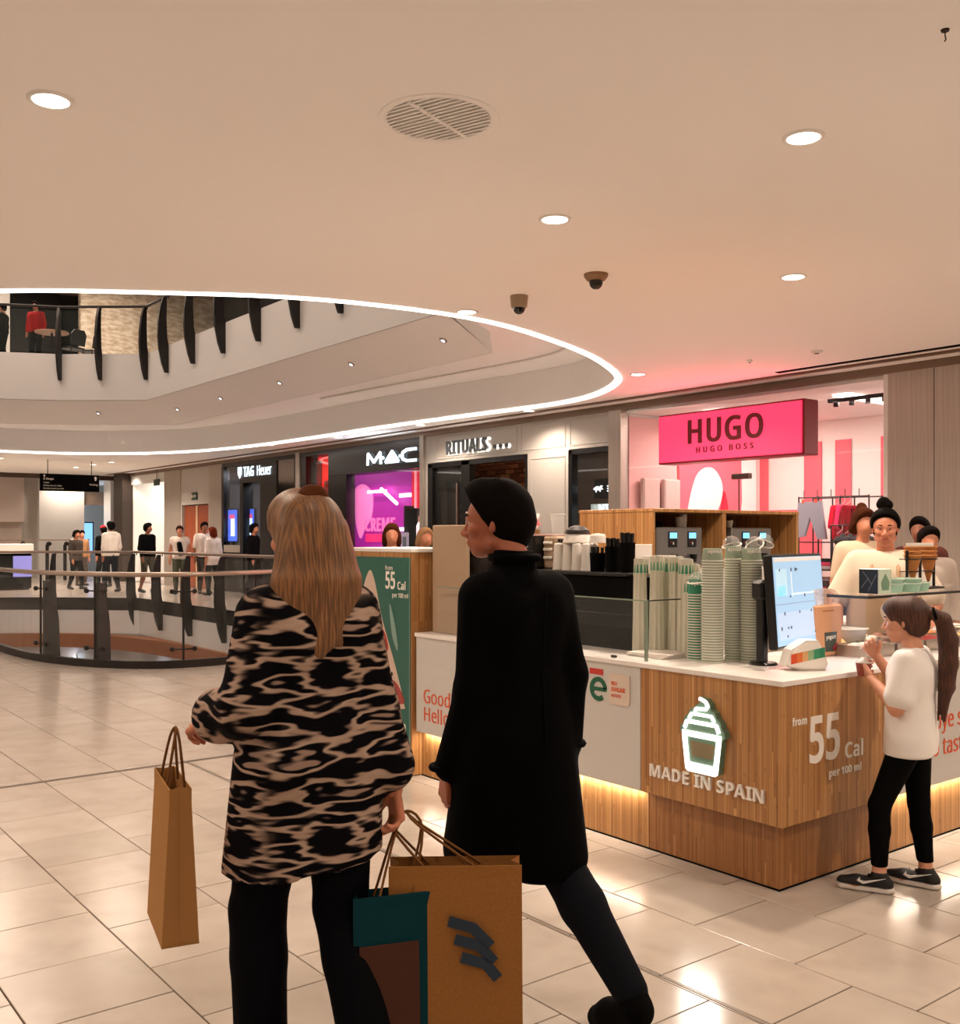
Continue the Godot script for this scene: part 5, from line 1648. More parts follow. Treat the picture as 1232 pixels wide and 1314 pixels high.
	box("print", Vector3(0.004, 0.24, 0.14), Vector3(-0.012, 0.0, 0), mat("card_grey", Color(0.4, 0.42, 0.5), 0.6), sc)
	# sign of wide strokes
	var s := thing("shop_sign", "wide white glowing logo lettering on the glossy black fascia", "sign", Vector3(x - 0.06, 3.25, -18.5))
	var lit := glow("sign_white2", Color(0.9, 0.97, 1.0), 0.95)
	var h := 0.13
	for w in [[[Vector2(-0.95, -h), Vector2(-0.93, h), Vector2(-0.68, -h * 0.6), Vector2(-0.42, h), Vector2(-0.4, -h)]], [[Vector2(-0.22, -h * 0.8), Vector2(0.05, h * 0.95), Vector2(0.3, -h * 0.8), Vector2(-0.2, -h * 0.8)]], [[Vector2(0.97, h * 0.9), Vector2(0.62, h * 0.9), Vector2(0.45, h * 0.5), Vector2(0.45, -h * 0.5), Vector2(0.62, -h * 0.9), Vector2(0.97, -h * 0.9)]]]:
		var st := begin()
		add_stroke(st, w[0], 0.062, 0.0, 0.03, false)
		put("letter", st.commit(), lit, s).rotation.y = L
	for d in [-0.31, 0.36]:
		put("dot", prism(ellipse(d, 0.0, 0.035, 0.035, 14), 0, 0.03), lit, s).rotation.y = L
	area(s, Vector3(-0.06, 0, 0), Vector3.LEFT, Vector2(1.9, 0.25), Color(0.9, 0.97, 1.0), 1.5)

func build_watch_shop(x: float, L: float) -> void:
	var t := thing("shopfront", "dark mirrored watch shopfront with steel side pillars", "shopfront")
	var bk := mat("gloss_black")
	room(t, -27.4, -22.9, 2.4, mat("watch_wall", Color(0.3, 0.28, 0.28), 0.5), mat("watch_ceil", Color(0.2, 0.18, 0.18), 0.5), Color(0.95, 0.95, 1.0), 6.0, 1)
	span("fascia", Vector3(x - 0.02, 3.5, -27.4), Vector3(x + 0.2, 3.62, -22.9), bk, t)
	span("frame", Vector3(x - 0.04, 0, -27.4), Vector3(x + 0.15, 3.5, -27.25), bk, t)
	span("window_pane", Vector3(x + 0.02, 1.3, -27.25), Vector3(x + 0.032, 3.5, -26.15), mats.shop_glass, t, 0.002)
	span("plinth", Vector3(x - 0.02, 0, -27.25), Vector3(x + 0.2, 1.1, -24.0), bk, t)
	span("steel_sill", Vector3(x - 0.04, 1.1, -27.25), Vector3(x + 0.2, 1.3, -26.15), mats.steel, t, 0.004)
	span("black_portal", Vector3(x - 0.05, 3.0, -26.15), Vector3(x + 0.25, 3.5, -23.95), mats.black, t)
	span("black_portal", Vector3(x - 0.05, 0, -26.15), Vector3(x + 0.25, 3.0, -25.95), mats.black, t)
	span("black_portal", Vector3(x - 0.05, 0, -24.9), Vector3(x + 0.25, 3.0, -23.95), mats.black, t)
	span("door_pane", Vector3(x + 0.1, 0.02, -25.95), Vector3(x + 0.112, 3.0, -24.9), mats.shop_glass, t, 0.002)
	span("steel_panel", Vector3(x - 0.02, 0, -23.95), Vector3(x + 0.2, 3.5, -23.05), mat("mirror_steel", Color(0.5, 0.47, 0.45), 0.12, 0.95), t)
	span("black_edge", Vector3(x - 0.02, 0, -23.05), Vector3(x + 0.2, 3.5, -22.9), bk, t)
	var blue := glow("blue_screen", Color(0.45, 0.65, 0.9), 1.2)
	for q in [[x + 0.14, -27.0, 0.7, "blue lit watch display screen in the left window of the dark shop"], [x + 0.2, -25.95, 0.5, "blue lit watch display screen seen through the dark shop's doorway"]]:
		var s := thing("display_screen", q[3], "screen", Vector3(q[0], 1.85, q[1]))
		box("frame", Vector3(0.06, 0.95, q[2]), Vector3.ZERO, mats.black, s)
		box("picture", Vector3(0.02, 0.88, q[2] - 0.06), Vector3(-0.035, 0, 0), glow("watch_blue", Color(0.25, 0.38, 0.85), 0.8), s)
		box("highlight", Vector3(0.01, 0.5, q[2] * 0.35), Vector3(-0.048, -0.05, q[2] * 0.1), glow("watch_white", Color(0.75, 0.88, 1.0), 1.1), s)
		box("band", Vector3(0.01, 0.12, q[2] * 0.5), Vector3(-0.05, 0.25, 0.02), glow("watch_red", Color(0.75, 0.3, 0.5), 0.7), s)
		box("stand", Vector3(0.08, 0.3, 0.12), Vector3(0, -0.6, 0), mats.black, s)
	var s := thing("shop_sign", "white glowing lettering with a shield emblem on the black watch shop portal", "sign", Vector3(x - 0.06, 3.3, -25.1))
	var lit := glow("sign_white2", Color(0.9, 0.97, 1.0), 0.95)
	words("letters", "TAG", 0.27, 0.015, lit, s, Vector3(-0.01, -0.14, -0.45), L, true, 0.9)
	words("letters", "Heuer", 0.27, 0.015, lit, s, Vector3(-0.01, -0.14, 0.47), L, false, 0.85)
	put("shield", prism([Vector2(-0.12, 0.14), Vector2(0.12, 0.14), Vector2(0.12, -0.05), Vector2(0.0, -0.18), Vector2(-0.12, -0.05)], 0, 0.015), lit, s, Vector3(-0.01, 0.0, -1.0)).rotation.y = L

# ------------------------------------------------------------------ the kiosk
const TOP := 0.93

func build_kiosk() -> void:
	var L := -PI / 2
	var wood := mats.bamboo as Material
	var wood2 := mats.bamboo_shaded as Material
	var grey := mats.panel_grey as Material
	# corner unit clad in bamboo
	var c := thing("counter_cabinet", "bamboo-clad corner cabinet of the kiosk bearing the glowing cup emblem", "counter")
	span("front_panel", Vector3(3.70, 0.297, -3.481), Vector3(3.73, 0.905, -2.66), wood, c, 0.002)
	span("side_panel", Vector3(3.7305, 0.297, -2.69), Vector3(4.498, 0.905, -2.66), wood, c, 0.002)
	span("side_panel", Vector3(4.501, 0.297, -2.69), Vector3(4.586, 0.905, -2.66), wood, c, 0.002)
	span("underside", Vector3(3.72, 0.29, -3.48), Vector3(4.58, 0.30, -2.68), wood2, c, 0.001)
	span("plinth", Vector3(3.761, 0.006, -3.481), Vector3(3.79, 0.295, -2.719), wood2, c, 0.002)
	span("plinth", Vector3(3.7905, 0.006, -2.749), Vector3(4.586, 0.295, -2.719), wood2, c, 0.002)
	span("carcass", Vector3(3.8, 0.0, -3.47), Vector3(4.5, 0.9, -2.76), mats.black_matt, c, 0.004)
	span("base_line", Vector3(3.757, 0.0, -3.481), Vector3(3.8, 0.007, -2.715), mats.black_matt, c, 0.001)
	span("base_line", Vector3(3.757, 0.0, -2.75), Vector3(4.586, 0.007, -2.715), mats.black_matt, c, 0.001)
	words("made_lettering", "MADE IN SPAIN", 0.058, 0.012, mats.print_white, c, Vector3(3.694, 0.387, -3.08), L, true, 1.13)
	var pw := mats.print_white as Material
	words("calorie_lettering", "from", 0.034, 0.003, pw, c, Vector3(3.768, 0.727, -2.658), 0, true, 1.0, true)
	words("calorie_lettering", "55", 0.207, 0.003, pw, c, Vector3(3.885, 0.545, -2.658), 0, true, 0.8, true)
	words("calorie_lettering", "Cal", 0.072, 0.003, pw, c, Vector3(4.163, 0.535, -2.658), 0, true, 1.05, true)
	words("calorie_lettering", "per 100 ml", 0.034, 0.003, pw, c, Vector3(4.04, 0.468, -2.658), 0, true, 1.1, true)
	for y in [0.83, 0.845]:
		put("screw_cap", cyl(0.005, 0.004, 10), mats.steel, c, Vector3(4.4, y, -2.66)).rotation.x = PI / 2
	# emblem: glowing strokes on a teal body
	var e := thing("emblem_sign", "glowing white outline of a swirled frozen yoghurt cup mounted on the bamboo corner", "sign", Vector3(3.70, 0.476, -3.068))
	var sil := [Vector2(-0.092, -0.005), Vector2(0.092, -0.005), Vector2(0.113, 0.155), Vector2(0.132, 0.168), Vector2(0.128, 0.19), Vector2(0.112, 0.205), Vector2(0.105, 0.235), Vector2(0.082, 0.25), Vector2(0.075, 0.272), Vector2(0.05, 0.285), Vector2(0.045, 0.31), Vector2(0.02, 0.33), Vector2(-0.02, 0.335), Vector2(-0.015, 0.31), Vector2(-0.05, 0.285), Vector2(-0.075, 0.272), Vector2(-0.082, 0.25), Vector2(-0.105, 0.235), Vector2(-0.112, 0.205), Vector2(-0.128, 0.19), Vector2(-0.132, 0.168), Vector2(-0.113, 0.155)]
	put("backing", prism(sil, 0.0, 0.034), mat("emblem_teal", Color(0.42, 0.55, 0.47), 0.4), e).rotation.y = L
	var nm := glow("neon", Color(1.0, 0.98, 0.95), 1.6)
	for s in [
		[[Vector2(-0.1, 0.15), Vector2(-0.08, 0.0), Vector2(0.08, 0.0), Vector2(0.1, 0.15)], 0.024], [[Vector2(-0.078, 0.016), Vector2(0.078, 0.016)], 0.03],
		[[Vector2(-0.112, 0.162), Vector2(0.112, 0.162)], 0.026], 
		[[Vector2(-0.1, 0.185), Vector2(-0.086, 0.218), Vector2(0.086, 0.218), Vector2(0.1, 0.185)], 0.017],
		[[Vector2(-0.074, 0.232), Vector2(-0.058, 0.256), Vector2(0.058, 0.256), Vector2(0.074, 0.232)], 0.014],
		[[Vector2(-0.038, 0.268), Vector2(-0.03, 0.282), Vector2(0.025, 0.284), Vector2(0.036, 0.3), Vector2(0.026, 0.318), Vector2(0.0, 0.328), Vector2(-0.012, 0.33)], 0.015],
	]:
		var st := begin()
		add_stroke(st, s[0], s[1], 0.035, 0.043)
		put("neon_stroke", st.commit(), nm, e).rotation.y = L
	put("window_print", prism([Vector2(-0.06, 0.06), Vector2(0.06, 0.06), Vector2(0.072, 0.128), Vector2(-0.072, 0.128)], 0.034, 0.036), mat("emblem_print", Color(0.55, 0.5, 0.38), 0.6), e).rotation.y = L
	area(e, Vector3(-0.05, 0.15, 0), Vector3.LEFT, Vector2(0.2, 0.28), Color(1, 0.97, 0.93), 0.25)
	# grey panelled run along the front
	var f := thing("counter_cabinet", "pale grey kiosk cabinet with orange slogan and lit plinth, left of the bamboo corner", "counter")
	span("front_panel", Vector3(3.70, 0.297, -4.455), Vector3(3.73, 0.905, -3.484), grey, f, 0.002)
	span("front_panel", Vector3(3.70, 0.297, -5.44), Vector3(3.73, 0.905, -4.458), grey, f, 0.002)
	span("plinth", Vector3(3.761, 0.006, -5.46), Vector3(3.79, 0.295, -3.484), wood, f, 0.002)
	span("underside", Vector3(3.75, 0.29, -5.44), Vector3(4.4, 0.30, -3.49), mats.white_plastic, f, 0.001)
	span("carcass", Vector3(3.8, 0.0, -5.44), Vector3(4.4, 0.9, -3.485), mats.black_matt, f, 0.004)
	span("base_line", Vector3(3.757, 0.0, -5.46), Vector3(3.8, 0.007, -3.484), mats.black_matt, f, 0.001)
	span("light_strip", Vector3(3.735, 0.287, -5.42), Vector3(3.752, 0.294, -3.5), glow("strip_glow", Color(1.0, 0.95, 0.88), 2.0), f, 0.001)
	area(f, Vector3(3.742, 0.283, -4.46), Vector3.DOWN, Vector2(0.016, 1.9), Color(1.0, 0.95, 0.88), 0.42).rotation = Vector3(-PI / 2, 0, 0)
	words("slogan_lettering", "Goodbye sugar", 0.088, 0.003, mats.print_orange, f, Vector3(3.698, 0.492, -5.36), L, false, 1.0, true)
	words("slogan_lettering", "Hello taste", 0.088, 0.003, mats.print_orange, f, Vector3(3.698, 0.378, -5.36), L, false, 1.0, true)
	put("round_logo", ring_e(0.062, 0.024), mat("logo_green", Color(0.05, 0.36, 0.25), 0.5), f, Vector3(3.699, 0.765, -3.775)).rotation.y = L
	box("logo_bar", Vector3(0.003, 0.03, 0.1), Vector3(3.699, 0.853, -3.79), mat("logo_red", Color(0.78, 0.22, 0.17), 0.5), f)
	var sk := put("sticker", prism(smooth_poly([Vector2(-0.07, -0.06), Vector2(-0.055, -0.076), Vector2(0.05, -0.076), Vector2(0.07, -0.055), Vector2(0.07, 0.06), Vector2(0.06, 0.076), Vector2(-0.05, 0.076), Vector2(-0.07, 0.055)]), 0, 0.006), mat("sticker_cream", Color(0.85, 0.78, 0.72), 0.5), f, Vector3(3.699, 0.778, -3.622))
	sk.rotation.y = L
	words("sticker_lettering", "NO", 0.02, 0.002, mats.print_orange, f, Vector3(3.692, 0.797, -3.678), L, true, 1.0, true)
	words("sticker_lettering", "SUGAR", 0.022, 0.002, mats.print_orange, f, Vector3(3.692, 0.766, -3.678), L, true, 1.0, true)
	words("sticker_lettering", "ADDED", 0.016, 0.002, mats.print_orange, f, Vector3(3.692, 0.738, -3.678), L, false, 1.0, true)
	# right run
	var r := thing("counter_cabinet", "pale grey kiosk cabinet with orange slogan lettering behind the girl", "counter")
	span("front_panel", Vector3(4.589, 0.297, -2.69), Vector3(5.7, 0.905, -2.66), grey, r, 0.002)
	span("front_panel", Vector3(5.703, 0.297, -2.69), Vector3(7.3, 0.905, -2.66), grey, r, 0.002)
	span("plinth", Vector3(4.589, 0.006, -2.749), Vector3(7.3, 0.295, -2.719), wood, r, 0.002)
	span("underside", Vector3(4.589, 0.29, -3.3), Vector3(7.3, 0.30, -2.71), mats.white_plastic, r, 0.001)
	span("carcass", Vector3(4.589, 0.0, -3.3), Vector3(7.3, 0.9, -2.76), mats.black_matt, r, 0.004)
	span("base_line", Vector3(4.589, 0.0, -2.76), Vector3(7.3, 0.007, -2.715), mats.black_matt, r, 0.001)
	span("light_strip", Vector3(4.6, 0.287, -2.709), Vector3(7.28, 0.294, -2.692), mats.strip_glow, r, 0.001)
	area(r, Vector3(5.94, 0.283, -2.7), Vector3.DOWN, Vector2(2.6, 0.016), Color(1.0, 0.95, 0.88), 0.58).rotation = Vector3(-PI / 2, 0, 0)
	words("slogan_lettering", "Goodbye sugar", 0.088, 0.003, mats.print_orange, r, Vector3(4.66, 0.575, -2.658), 0, false, 1.0, true)
	words("slogan_lettering", "Hello taste", 0.088, 0.003, mats.print_orange, r, Vector3(4.72, 0.44, -2.658), 0, false, 1.0, true)
	# worktops
	var w := thing("worktop", "white stone worktop along the long front of the kiosk, carrying the cup stacks", "worktop")
	span("slab", Vector3(3.688, 0.905, -5.445), Vector3(4.47, TOP, -2.648), mats.quartz, w, 0.003)
	span("back_edge", Vector3(4.44, 0.88, -5.44), Vector3(4.468, 0.905, -3.4), mats.steel, w, 0.002)
	span("clip", Vector3(3.73, TOP, -3.72), Vector3(3.75, TOP + 0.012, -3.69), mat("clip_grey", Color(0.2, 0.19, 0.18), 0.5), w, 0.003)
	var w2 := thing("worktop", "white stone worktop under the glass topping display beside the girl", "worktop")
	span("slab", Vector3(4.474, 0.905, -3.36), Vector3(7.32, TOP, -2.648), mats.quartz, w2, 0.003)
	span("back_edge", Vector3(4.6, 0.88, -3.36), Vector3(7.3, 0.904, -3.33), mats.steel, w2, 0.002)
	# tall bamboo unit with the poster
	var b := thing("tall_cabinet", "tall bamboo cabinet at the far end of the kiosk, carrying the teal poster", "cabinet")
	span("body", Vector3(3.68, 0.006, -6.4), Vector3(4.3, 1.445, -5.465), wood, b, 0.003)
	span("top", Vector3(3.672, 1.445, -6.41), Vector3(4.31, 1.47, -5.458), mats.quartz, b, 0.003)
	span("base_line", Vector3(3.7, 0.0, -6.4), Vector3(4.3, 0.006, -5.48), mats.black_matt, b, 0.001)
	span("door_seam", Vector3(3.678, 0.02, -5.472), Vector3(3.69, 1.44, -5.47), mats.black_matt, b, 0.0005)
	build_poster(L)
	# rear shelf unit
	var s := thing("shelf_unit", "bamboo shelf unit with two open bays holding the yoghurt machines", "shelf")
	span("base", Vector3(5.6, 0, -5.9), Vector3(7.4, 1.3, -5.16), mats.white_plastic, s, 0.004)
	span("side_panel", Vector3(5.6, 1.3, -5.93), Vector3(5.63, 1.73, -5.15), wood, s, 0.002)
	span("divider", Vector3(6.4, 1.3, -5.9), Vector3(6.445, 1.73, -5.152), wood, s, 0.002)
	span("side_panel", Vector3(7.36, 1.3, -5.93), Vector3(7.39, 1.73, -5.15), wood, s, 0.002)
	span("top_board", Vector3(5.597, 1.73, -5.935), Vector3(7.393, 1.755, -5.147), wood, s, 0.002)
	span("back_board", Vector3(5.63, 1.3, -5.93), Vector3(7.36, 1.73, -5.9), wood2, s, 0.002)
	span("white_cladding", Vector3(5.59, 1.3, -5.6), Vector3(5.6, 1.49, -5.152), mats.white_plastic, s, 0.002)
	# back counter inside
	var k := thing("back_counter", "bamboo back counter behind the worker", "counter")
	span("body", Vector3(6.9, 0, -4.9), Vector3(7.35, 0.88, -3.45), wood, k, 0.003)
	span("top", Vector3(6.88, 0.88, -4.92), Vector3(7.37, 0.91, -3.43), mats.quartz, k, 0.003)

func ring_e(r: float, w: float) -> ArrayMesh:
	# a round letter e
	var st := begin()
	var pts := []
	for i in 22:
		var a := 0.0 + TAU * 0.86 * i / 21.0
		pts.append(Vector2(cos(a), sin(a)) * (r - w * 0.5))
	add_stroke(st, pts, w, 0.0, 0.003, false)
	add_stroke(st, [Vector2(-(r - w), 0.0), Vector2(r - w * 0.2, 0.0)], w * 0.8, 0.0, 0.003, false)
	return st.commit()

func build_poster(L: float) -> void:
	var p := thing("poster", "teal poster of a frozen yoghurt sundae on the tall bamboo cabinet", "poster", Vector3(3.679, 0.0, -5.475))
	box("sheet", Vector3(0.006, 1.325, 0.72), Vector3(-0.003, 0.748, -0.362), mat("poster_teal", Color(0.14, 0.38, 0.33), 0.45), p, 0.001)
	box("edge", Vector3(0.006, 1.325, 0.008), Vector3(-0.004, 0.748, -0.002), mat("poster_edge", Color(0.45, 0.58, 0.54), 0.4), p, 0.001)
	var pw := mats.print_white as Material
	words("lettering", "from", 0.03, 0.002, pw, p, Vector3(-0.008, 1.325, -0.29), L, false, 1.0, true)
	words("lettering", "55", 0.115, 0.002, pw, p, Vector3(-0.008, 1.2, -0.29), L, true, 0.72, true)
	words("lettering", "Cal", 0.052, 0.002, pw, p, Vector3(-0.008, 1.2, -0.145), L, true, 0.95, true)
	words("lettering", "per 100 ml", 0.03, 0.002, pw, p, Vector3(-0.008, 1.148, -0.205), L, false, 0.95, true)
	words("lettering", "yoole", 0.1, 0.002, pw, p, Vector3(-0.008, 0.24, -0.44), L, false, 0.9, true)
	put("logo_leaf", prism(smooth_poly([Vector2(0, 0), Vector2(0.07, 0.0), Vector2(0.085, 0.085), Vector2(0.02, 0.085)]), 0, 0.002), pw, p, Vector3(-0.008, 0.24, -0.13)).rotation.y = L
	# printed sundae: tub, swirl, fruit
	var cream := mat("print_cream", Color(0.82, 0.72, 0.66), 0.5)
	var sh := [[[Vector2(0.1, 0.36), Vector2(0.62, 0.42), Vector2(0.66, 0.47), Vector2(0.56, 0.7), Vector2(0.4, 1.0), Vector2(0.3, 1.26), Vector2(0.22, 1.3), Vector2(0.08, 1.0), Vector2(0.02, 0.6)], cream],
		[[Vector2(0.2, 0.8), Vector2(0.46, 0.78), Vector2(0.44, 0.9), Vector2(0.32, 0.98), Vector2(0.2, 0.92)], mat("print_berry", Color(0.66, 0.16, 0.12), 0.5)],
		[[Vector2(0.45, 0.47), Vector2(0.66, 0.46), Vector2(0.63, 0.54), Vector2(0.54, 0.6), Vector2(0.44, 0.55)], mat("print_straw", Color(0.62, 0.24, 0.22), 0.5)],
		[[Vector2(0.08, 0.5), Vector2(0.26, 0.5), Vector2(0.24, 0.6), Vector2(0.1, 0.62)], mat("print_berry")],
		[[Vector2(0.5, 1.1), Vector2(0.53, 0.9), Vector2(0.6, 0.8), Vector2(0.56, 0.98)], mat("print_pale", Color(0.5, 0.62, 0.58), 0.5)]]
	for i in sh.size():
		put("printed_shape", prism(smooth_poly(sh[i][0]), 0, 0.001 + 0.0012 * i), sh[i][1], p, Vector3(-0.0062, 0, -0.73)).rotation.y = L
	for q in [Vector2(0.52, 0.64), Vector2(0.47, 0.58), Vector2(0.43, 0.5), Vector2(0.55, 0.55)]:
		put("printed_berry", prism(ellipse(q.x, q.y, 0.012, 0.015, 12), 0, 0.008), mat("print_dark", Color(0.12, 0.05, 0.06), 0.5), p, Vector3(-0.0062, 0, -0.73)).rotation.y = L

# ------------------------------------------------------------------ goods on the kiosk
func build_kiosk_goods() -> void:
	yoghurt_machines()
	cup_stacks()
	left_machines()
	monitor()
	small_goods()
	display_case()

func yoghurt_machines() -> void:
	var gm := mat("machine_grey", Color(0.55, 0.55, 0.55), 0.35, 0.6)
	var m := thing("yoghurt_machine", "grey two-screen yoghurt machine in the left shelf bay", "machine", Vector3(6.02, 1.31, -5.5))
	box("body", Vector3(0.52, 0.31, 0.5), Vector3(0, 0.155, 0), gm, m, 0.012)
	box("dark_side", Vector3(0.1, 0.3, 0.42), Vector3(-0.31, 0.15, -0.05), mats.black, m, 0.01)
	for x in [-0.09, 0.13]:
		var d := box("control_panel", Vector3(0.095, 0.12, 0.012), Vector3(x, 0.215, 0.252), mat("panel_black", Color(0.07, 0.07, 0.08), 0.3), m, 0.004)
		box("screen", Vector3(0.08, 0.045, 0.004), Vector3(0, 0.03, 0.007), glow("lcd", Color(0.45, 0.75, 0.95), 1.0), d, 0.001)
		box("button", Vector3(0.012, 0.02, 0.004), Vector3(0.0, -0.03, 0.007), mats.print_white, d, 0.001)
		box("button", Vector3(0.012, 0.012, 0.004), Vector3(-0.025, -0.022, 0.007), mat("btn_red", Color(0.6, 0.1, 0.12), 0.4), d, 0.001)
	for x in [-0.28, -0.05]:
		put("hopper_lid", lathe([Vector2(0.13, 0), Vector2(0.135, 0.02), Vector2(0.12, 0.045), Vector2(0.04, 0.06), Vector2(0.03, 0.075), Vector2(0, 0.078)], 24), mats.black, m, Vector3(x, 0.31, -0.05))
	for x in [-0.09, 0.13]:
		put("spout", lathe([Vector2(0, -0.06), Vector2(0.02, -0.06), Vector2(0.03, 0), Vector2(0, 0)], 14), mats.black, m, Vector3(x, 0.1, 0.27))
	dup(m, "grey two-screen yoghurt machine in the right shelf bay, behind the monitor", Vector3(6.9, 1.31, -5.5))
	var n := 0
	for q in [[6.12, 2, -5.35], [6.18, 3, -5.36], [6.72, 1, -5.34]]:
		for k in q[1]:
			var c := thing("paper_cup", ["small white cup, %s of the short stack on the left yoghurt machine", "small white cup, %s of the taller stack on the left yoghurt machine", "lone small white cup at the %s level on the right yoghurt machine"][n] % ["lowest", "second", "topmost"][k], "cup", Vector3(q[0], 1.62 + 0.022 * k, q[2]), 0, ["shorter cup stack on the left machine", "taller cup stack on the left machine", ""][n])
			put("cup_wall", lathe([Vector2(0, 0), Vector2(0.022, 0), Vector2(0.029, 0.055), Vector2(0.027, 0.055), Vector2(0.02, 0.004), Vector2(0, 0.004)], 18), mats.white_plastic, c)
			put("rim", lathe([Vector2(0.028, 0.052), Vector2(0.031, 0.053), Vector2(0.031, 0.057), Vector2(0.028, 0.058)], 18), mats.white_plastic, c)
		n += 1

func cup_stacks() -> void:
	# upturned paper cups, nested; each one on its own
	var sage := mat("cup_sage", Color(0.6, 0.66, 0.58), 0.6)
	var green := mat("cup_green", Color(0.2, 0.53, 0.41), 0.6)
	var rimm := mat("cup_rim", Color(0.87, 0.86, 0.81), 0.55)
	var defs := [
		[Vector3(4.0, TOP, -3.385), 0.043, 25, 0.0135, green, "green", "shortest", 0.078], [Vector3(3.985, TOP, -3.27), 0.0525, 38, 0.0134, sage, "sage", "widest", 0.062],
		[Vector3(4.135, TOP, -3.265), 0.041, 39, 0.0132, sage, "sage", "slim rear", 0.066], [Vector3(4.165, TOP, -3.175), 0.0515, 38, 0.0134, sage, "sage", "rightmost", 0.062],
	]
	for d in defs:
		var r: float = d[1]
		var h: float = d[7]
		var wall := lathe([Vector2(r - 0.001, 0.004), Vector2(r * 0.86, h), Vector2(r * 0.82, h + 0.002), Vector2(r * 0.8, h - 0.004), Vector2(0, h - 0.004)], 28)
		var rim := lathe([Vector2(r - 0.003, 0.0), Vector2(r + 0.001, 0.0), Vector2(r + 0.0025, 0.0025), Vector2(r + 0.001, 0.006), Vector2(r - 0.002, 0.0065)], 28)
		for k in d[2]:
			var last: bool = k == d[2] - 1
			var lab := "top %s paper cup with its wall showing on the %s stack" % [d[5], d[6]] if last else "%s paper cup upside down in the %s stack, rim number %d from the top" % [d[5], d[6], int(d[2]) - k]
			var c := thing("paper_cup", lab, "cup", d[0] + Vector3(rng.randf_range(-0.0006, 0.0006), k * d[3], rng.randf_range(-0.0006, 0.0006)), 0, "" if last else "nested cups in the %s stack" % d[6])
			put("cup_wall", wall, d[4], c)
			put("rim", rim, rimm, c)
			if last:
				var tw := words("print", "yoole", 0.02, 0.002, mats.print_white, c, Vector3(-0.6, 0.03, 0.79).normalized() * Vector3(1, 0, 1) * (r * 0.93) + Vector3(0, h * 0.62, 0), -0.65, true)
				tw.rotation.z = PI
	# clear lids tumbled on top
	var clear := pane("clear_plastic", Color(0.95, 0.96, 0.95), 0.12)
	var lid := lathe([Vector2(0.046, 0), Vector2(0.048, 0.005), Vector2(0.044, 0.01), Vector2(0.036, 0.035), Vector2(0.015, 0.05), Vector2(0, 0.052)], 20)
	var li := 0
	for q in [[Vector3(3.99, 1.32, -3.37), 0.2], [Vector3(4.03, 1.345, -3.33), -0.5], [Vector3(4.16, 1.5, -3.29), 0.3], [Vector3(4.24, 1.5, -3.21), 0.7], [Vector3(4.3, 1.51, -3.2), -0.5]]:
		var o := thing("plastic_dome", ["clear dome lid lying upright on the green cup stack", "clear dome lid leaning between the green and widest cup stacks", "clear dome lid on the slim rear cup stack", "left clear dome lid tumbled beside the monitor top", "right clear dome lid tumbled beside the monitor top"][li], "lid", q[0], 0.0)
		put("dome", lid, clear, o).rotation.z = q[1]
		put("rim", lathe([Vector2(0.045, 0), Vector2(0.051, 0.001), Vector2(0.051, 0.005), Vector2(0.045, 0.006)], 20), mats.white_plastic, o).rotation.z = q[1]
		li += 1
	# sleeves of tall clear cups
	var frost := mat("frosted_cups", Color(0.78, 0.77, 0.69), 0.35)
	frost.clearcoat_enabled = true
	frost.clearcoat = 0.6
	var n := 0
	for q in [[4.02, -3.78, 0.50], [4.06, -3.7, 0.515], [4.15, -3.72, 0.505], [4.12, -3.62, 0.51], [4.09, -3.53, 0.5], [4.18, -3.56, 0.47], [4.06, -3.47, 0.41]]:
		var o := thing("cup_sleeve", "%s sleeve of tall translucent cups beside the glass screen" % ["leftmost", "second", "rear left", "middle", "fifth", "rear right", "short rightmost"][n], "cup sleeve", Vector3(q[0], TOP, q[1]))
		var h: float = q[2]
		var st := begin()
		var segs := 24
		# fluted tube narrowing to the top
		for i in 8:
			var y0 := h * i / 8.0
			var y1 := h * (i + 1) / 8.0
			var ra := lerpf(0.046, 0.037, i / 8.0)
			var rb := lerpf(0.046, 0.037, (i + 1) / 8.0)
			for s in segs:
				var f0 := TAU * s / segs
				var f1 := TAU * (s + 1) / segs
				var k0 := 1.0 + 0.05 * (1.0 if s % 2 == 0 else -1.0)
				var k1 := 1.0 + 0.05 * (1.0 if (s + 1) % 2 == 0 else -1.0)
				quad(st, Vector3(cos(f0) * ra * k0, y0, -sin(f0) * ra * k0), Vector3(cos(f1) * ra * k1, y0, -sin(f1) * ra * k1), Vector3(cos(f1) * rb * k1, y1, -sin(f1) * rb * k1), Vector3(cos(f0) * rb * k0, y1, -sin(f0) * rb * k0))
		put("sleeve", st.commit(), frost, o)
		put("top_cup", lathe([Vector2(0.037, h - 0.07), Vector2(0.034, h), Vector2(0.026, h + 0.006), Vector2(0, h + 0.006)], 20), clear, o)
		put("label_band", lathe([Vector2(0.0395, h - 0.075), Vector2(0.037, h - 0.03)], 20), green if n % 2 == 0 else mat("band_mint", Color(0.4, 0.6, 0.48), 0.5), o)
		put("cap_ring", lathe([Vector2(0.03, h - 0.012), Vector2(0.036, h - 0.01), Vector2(0.036, h - 0.002), Vector2(0.03, h)], 20), mats.white_plastic, o)
		n += 1

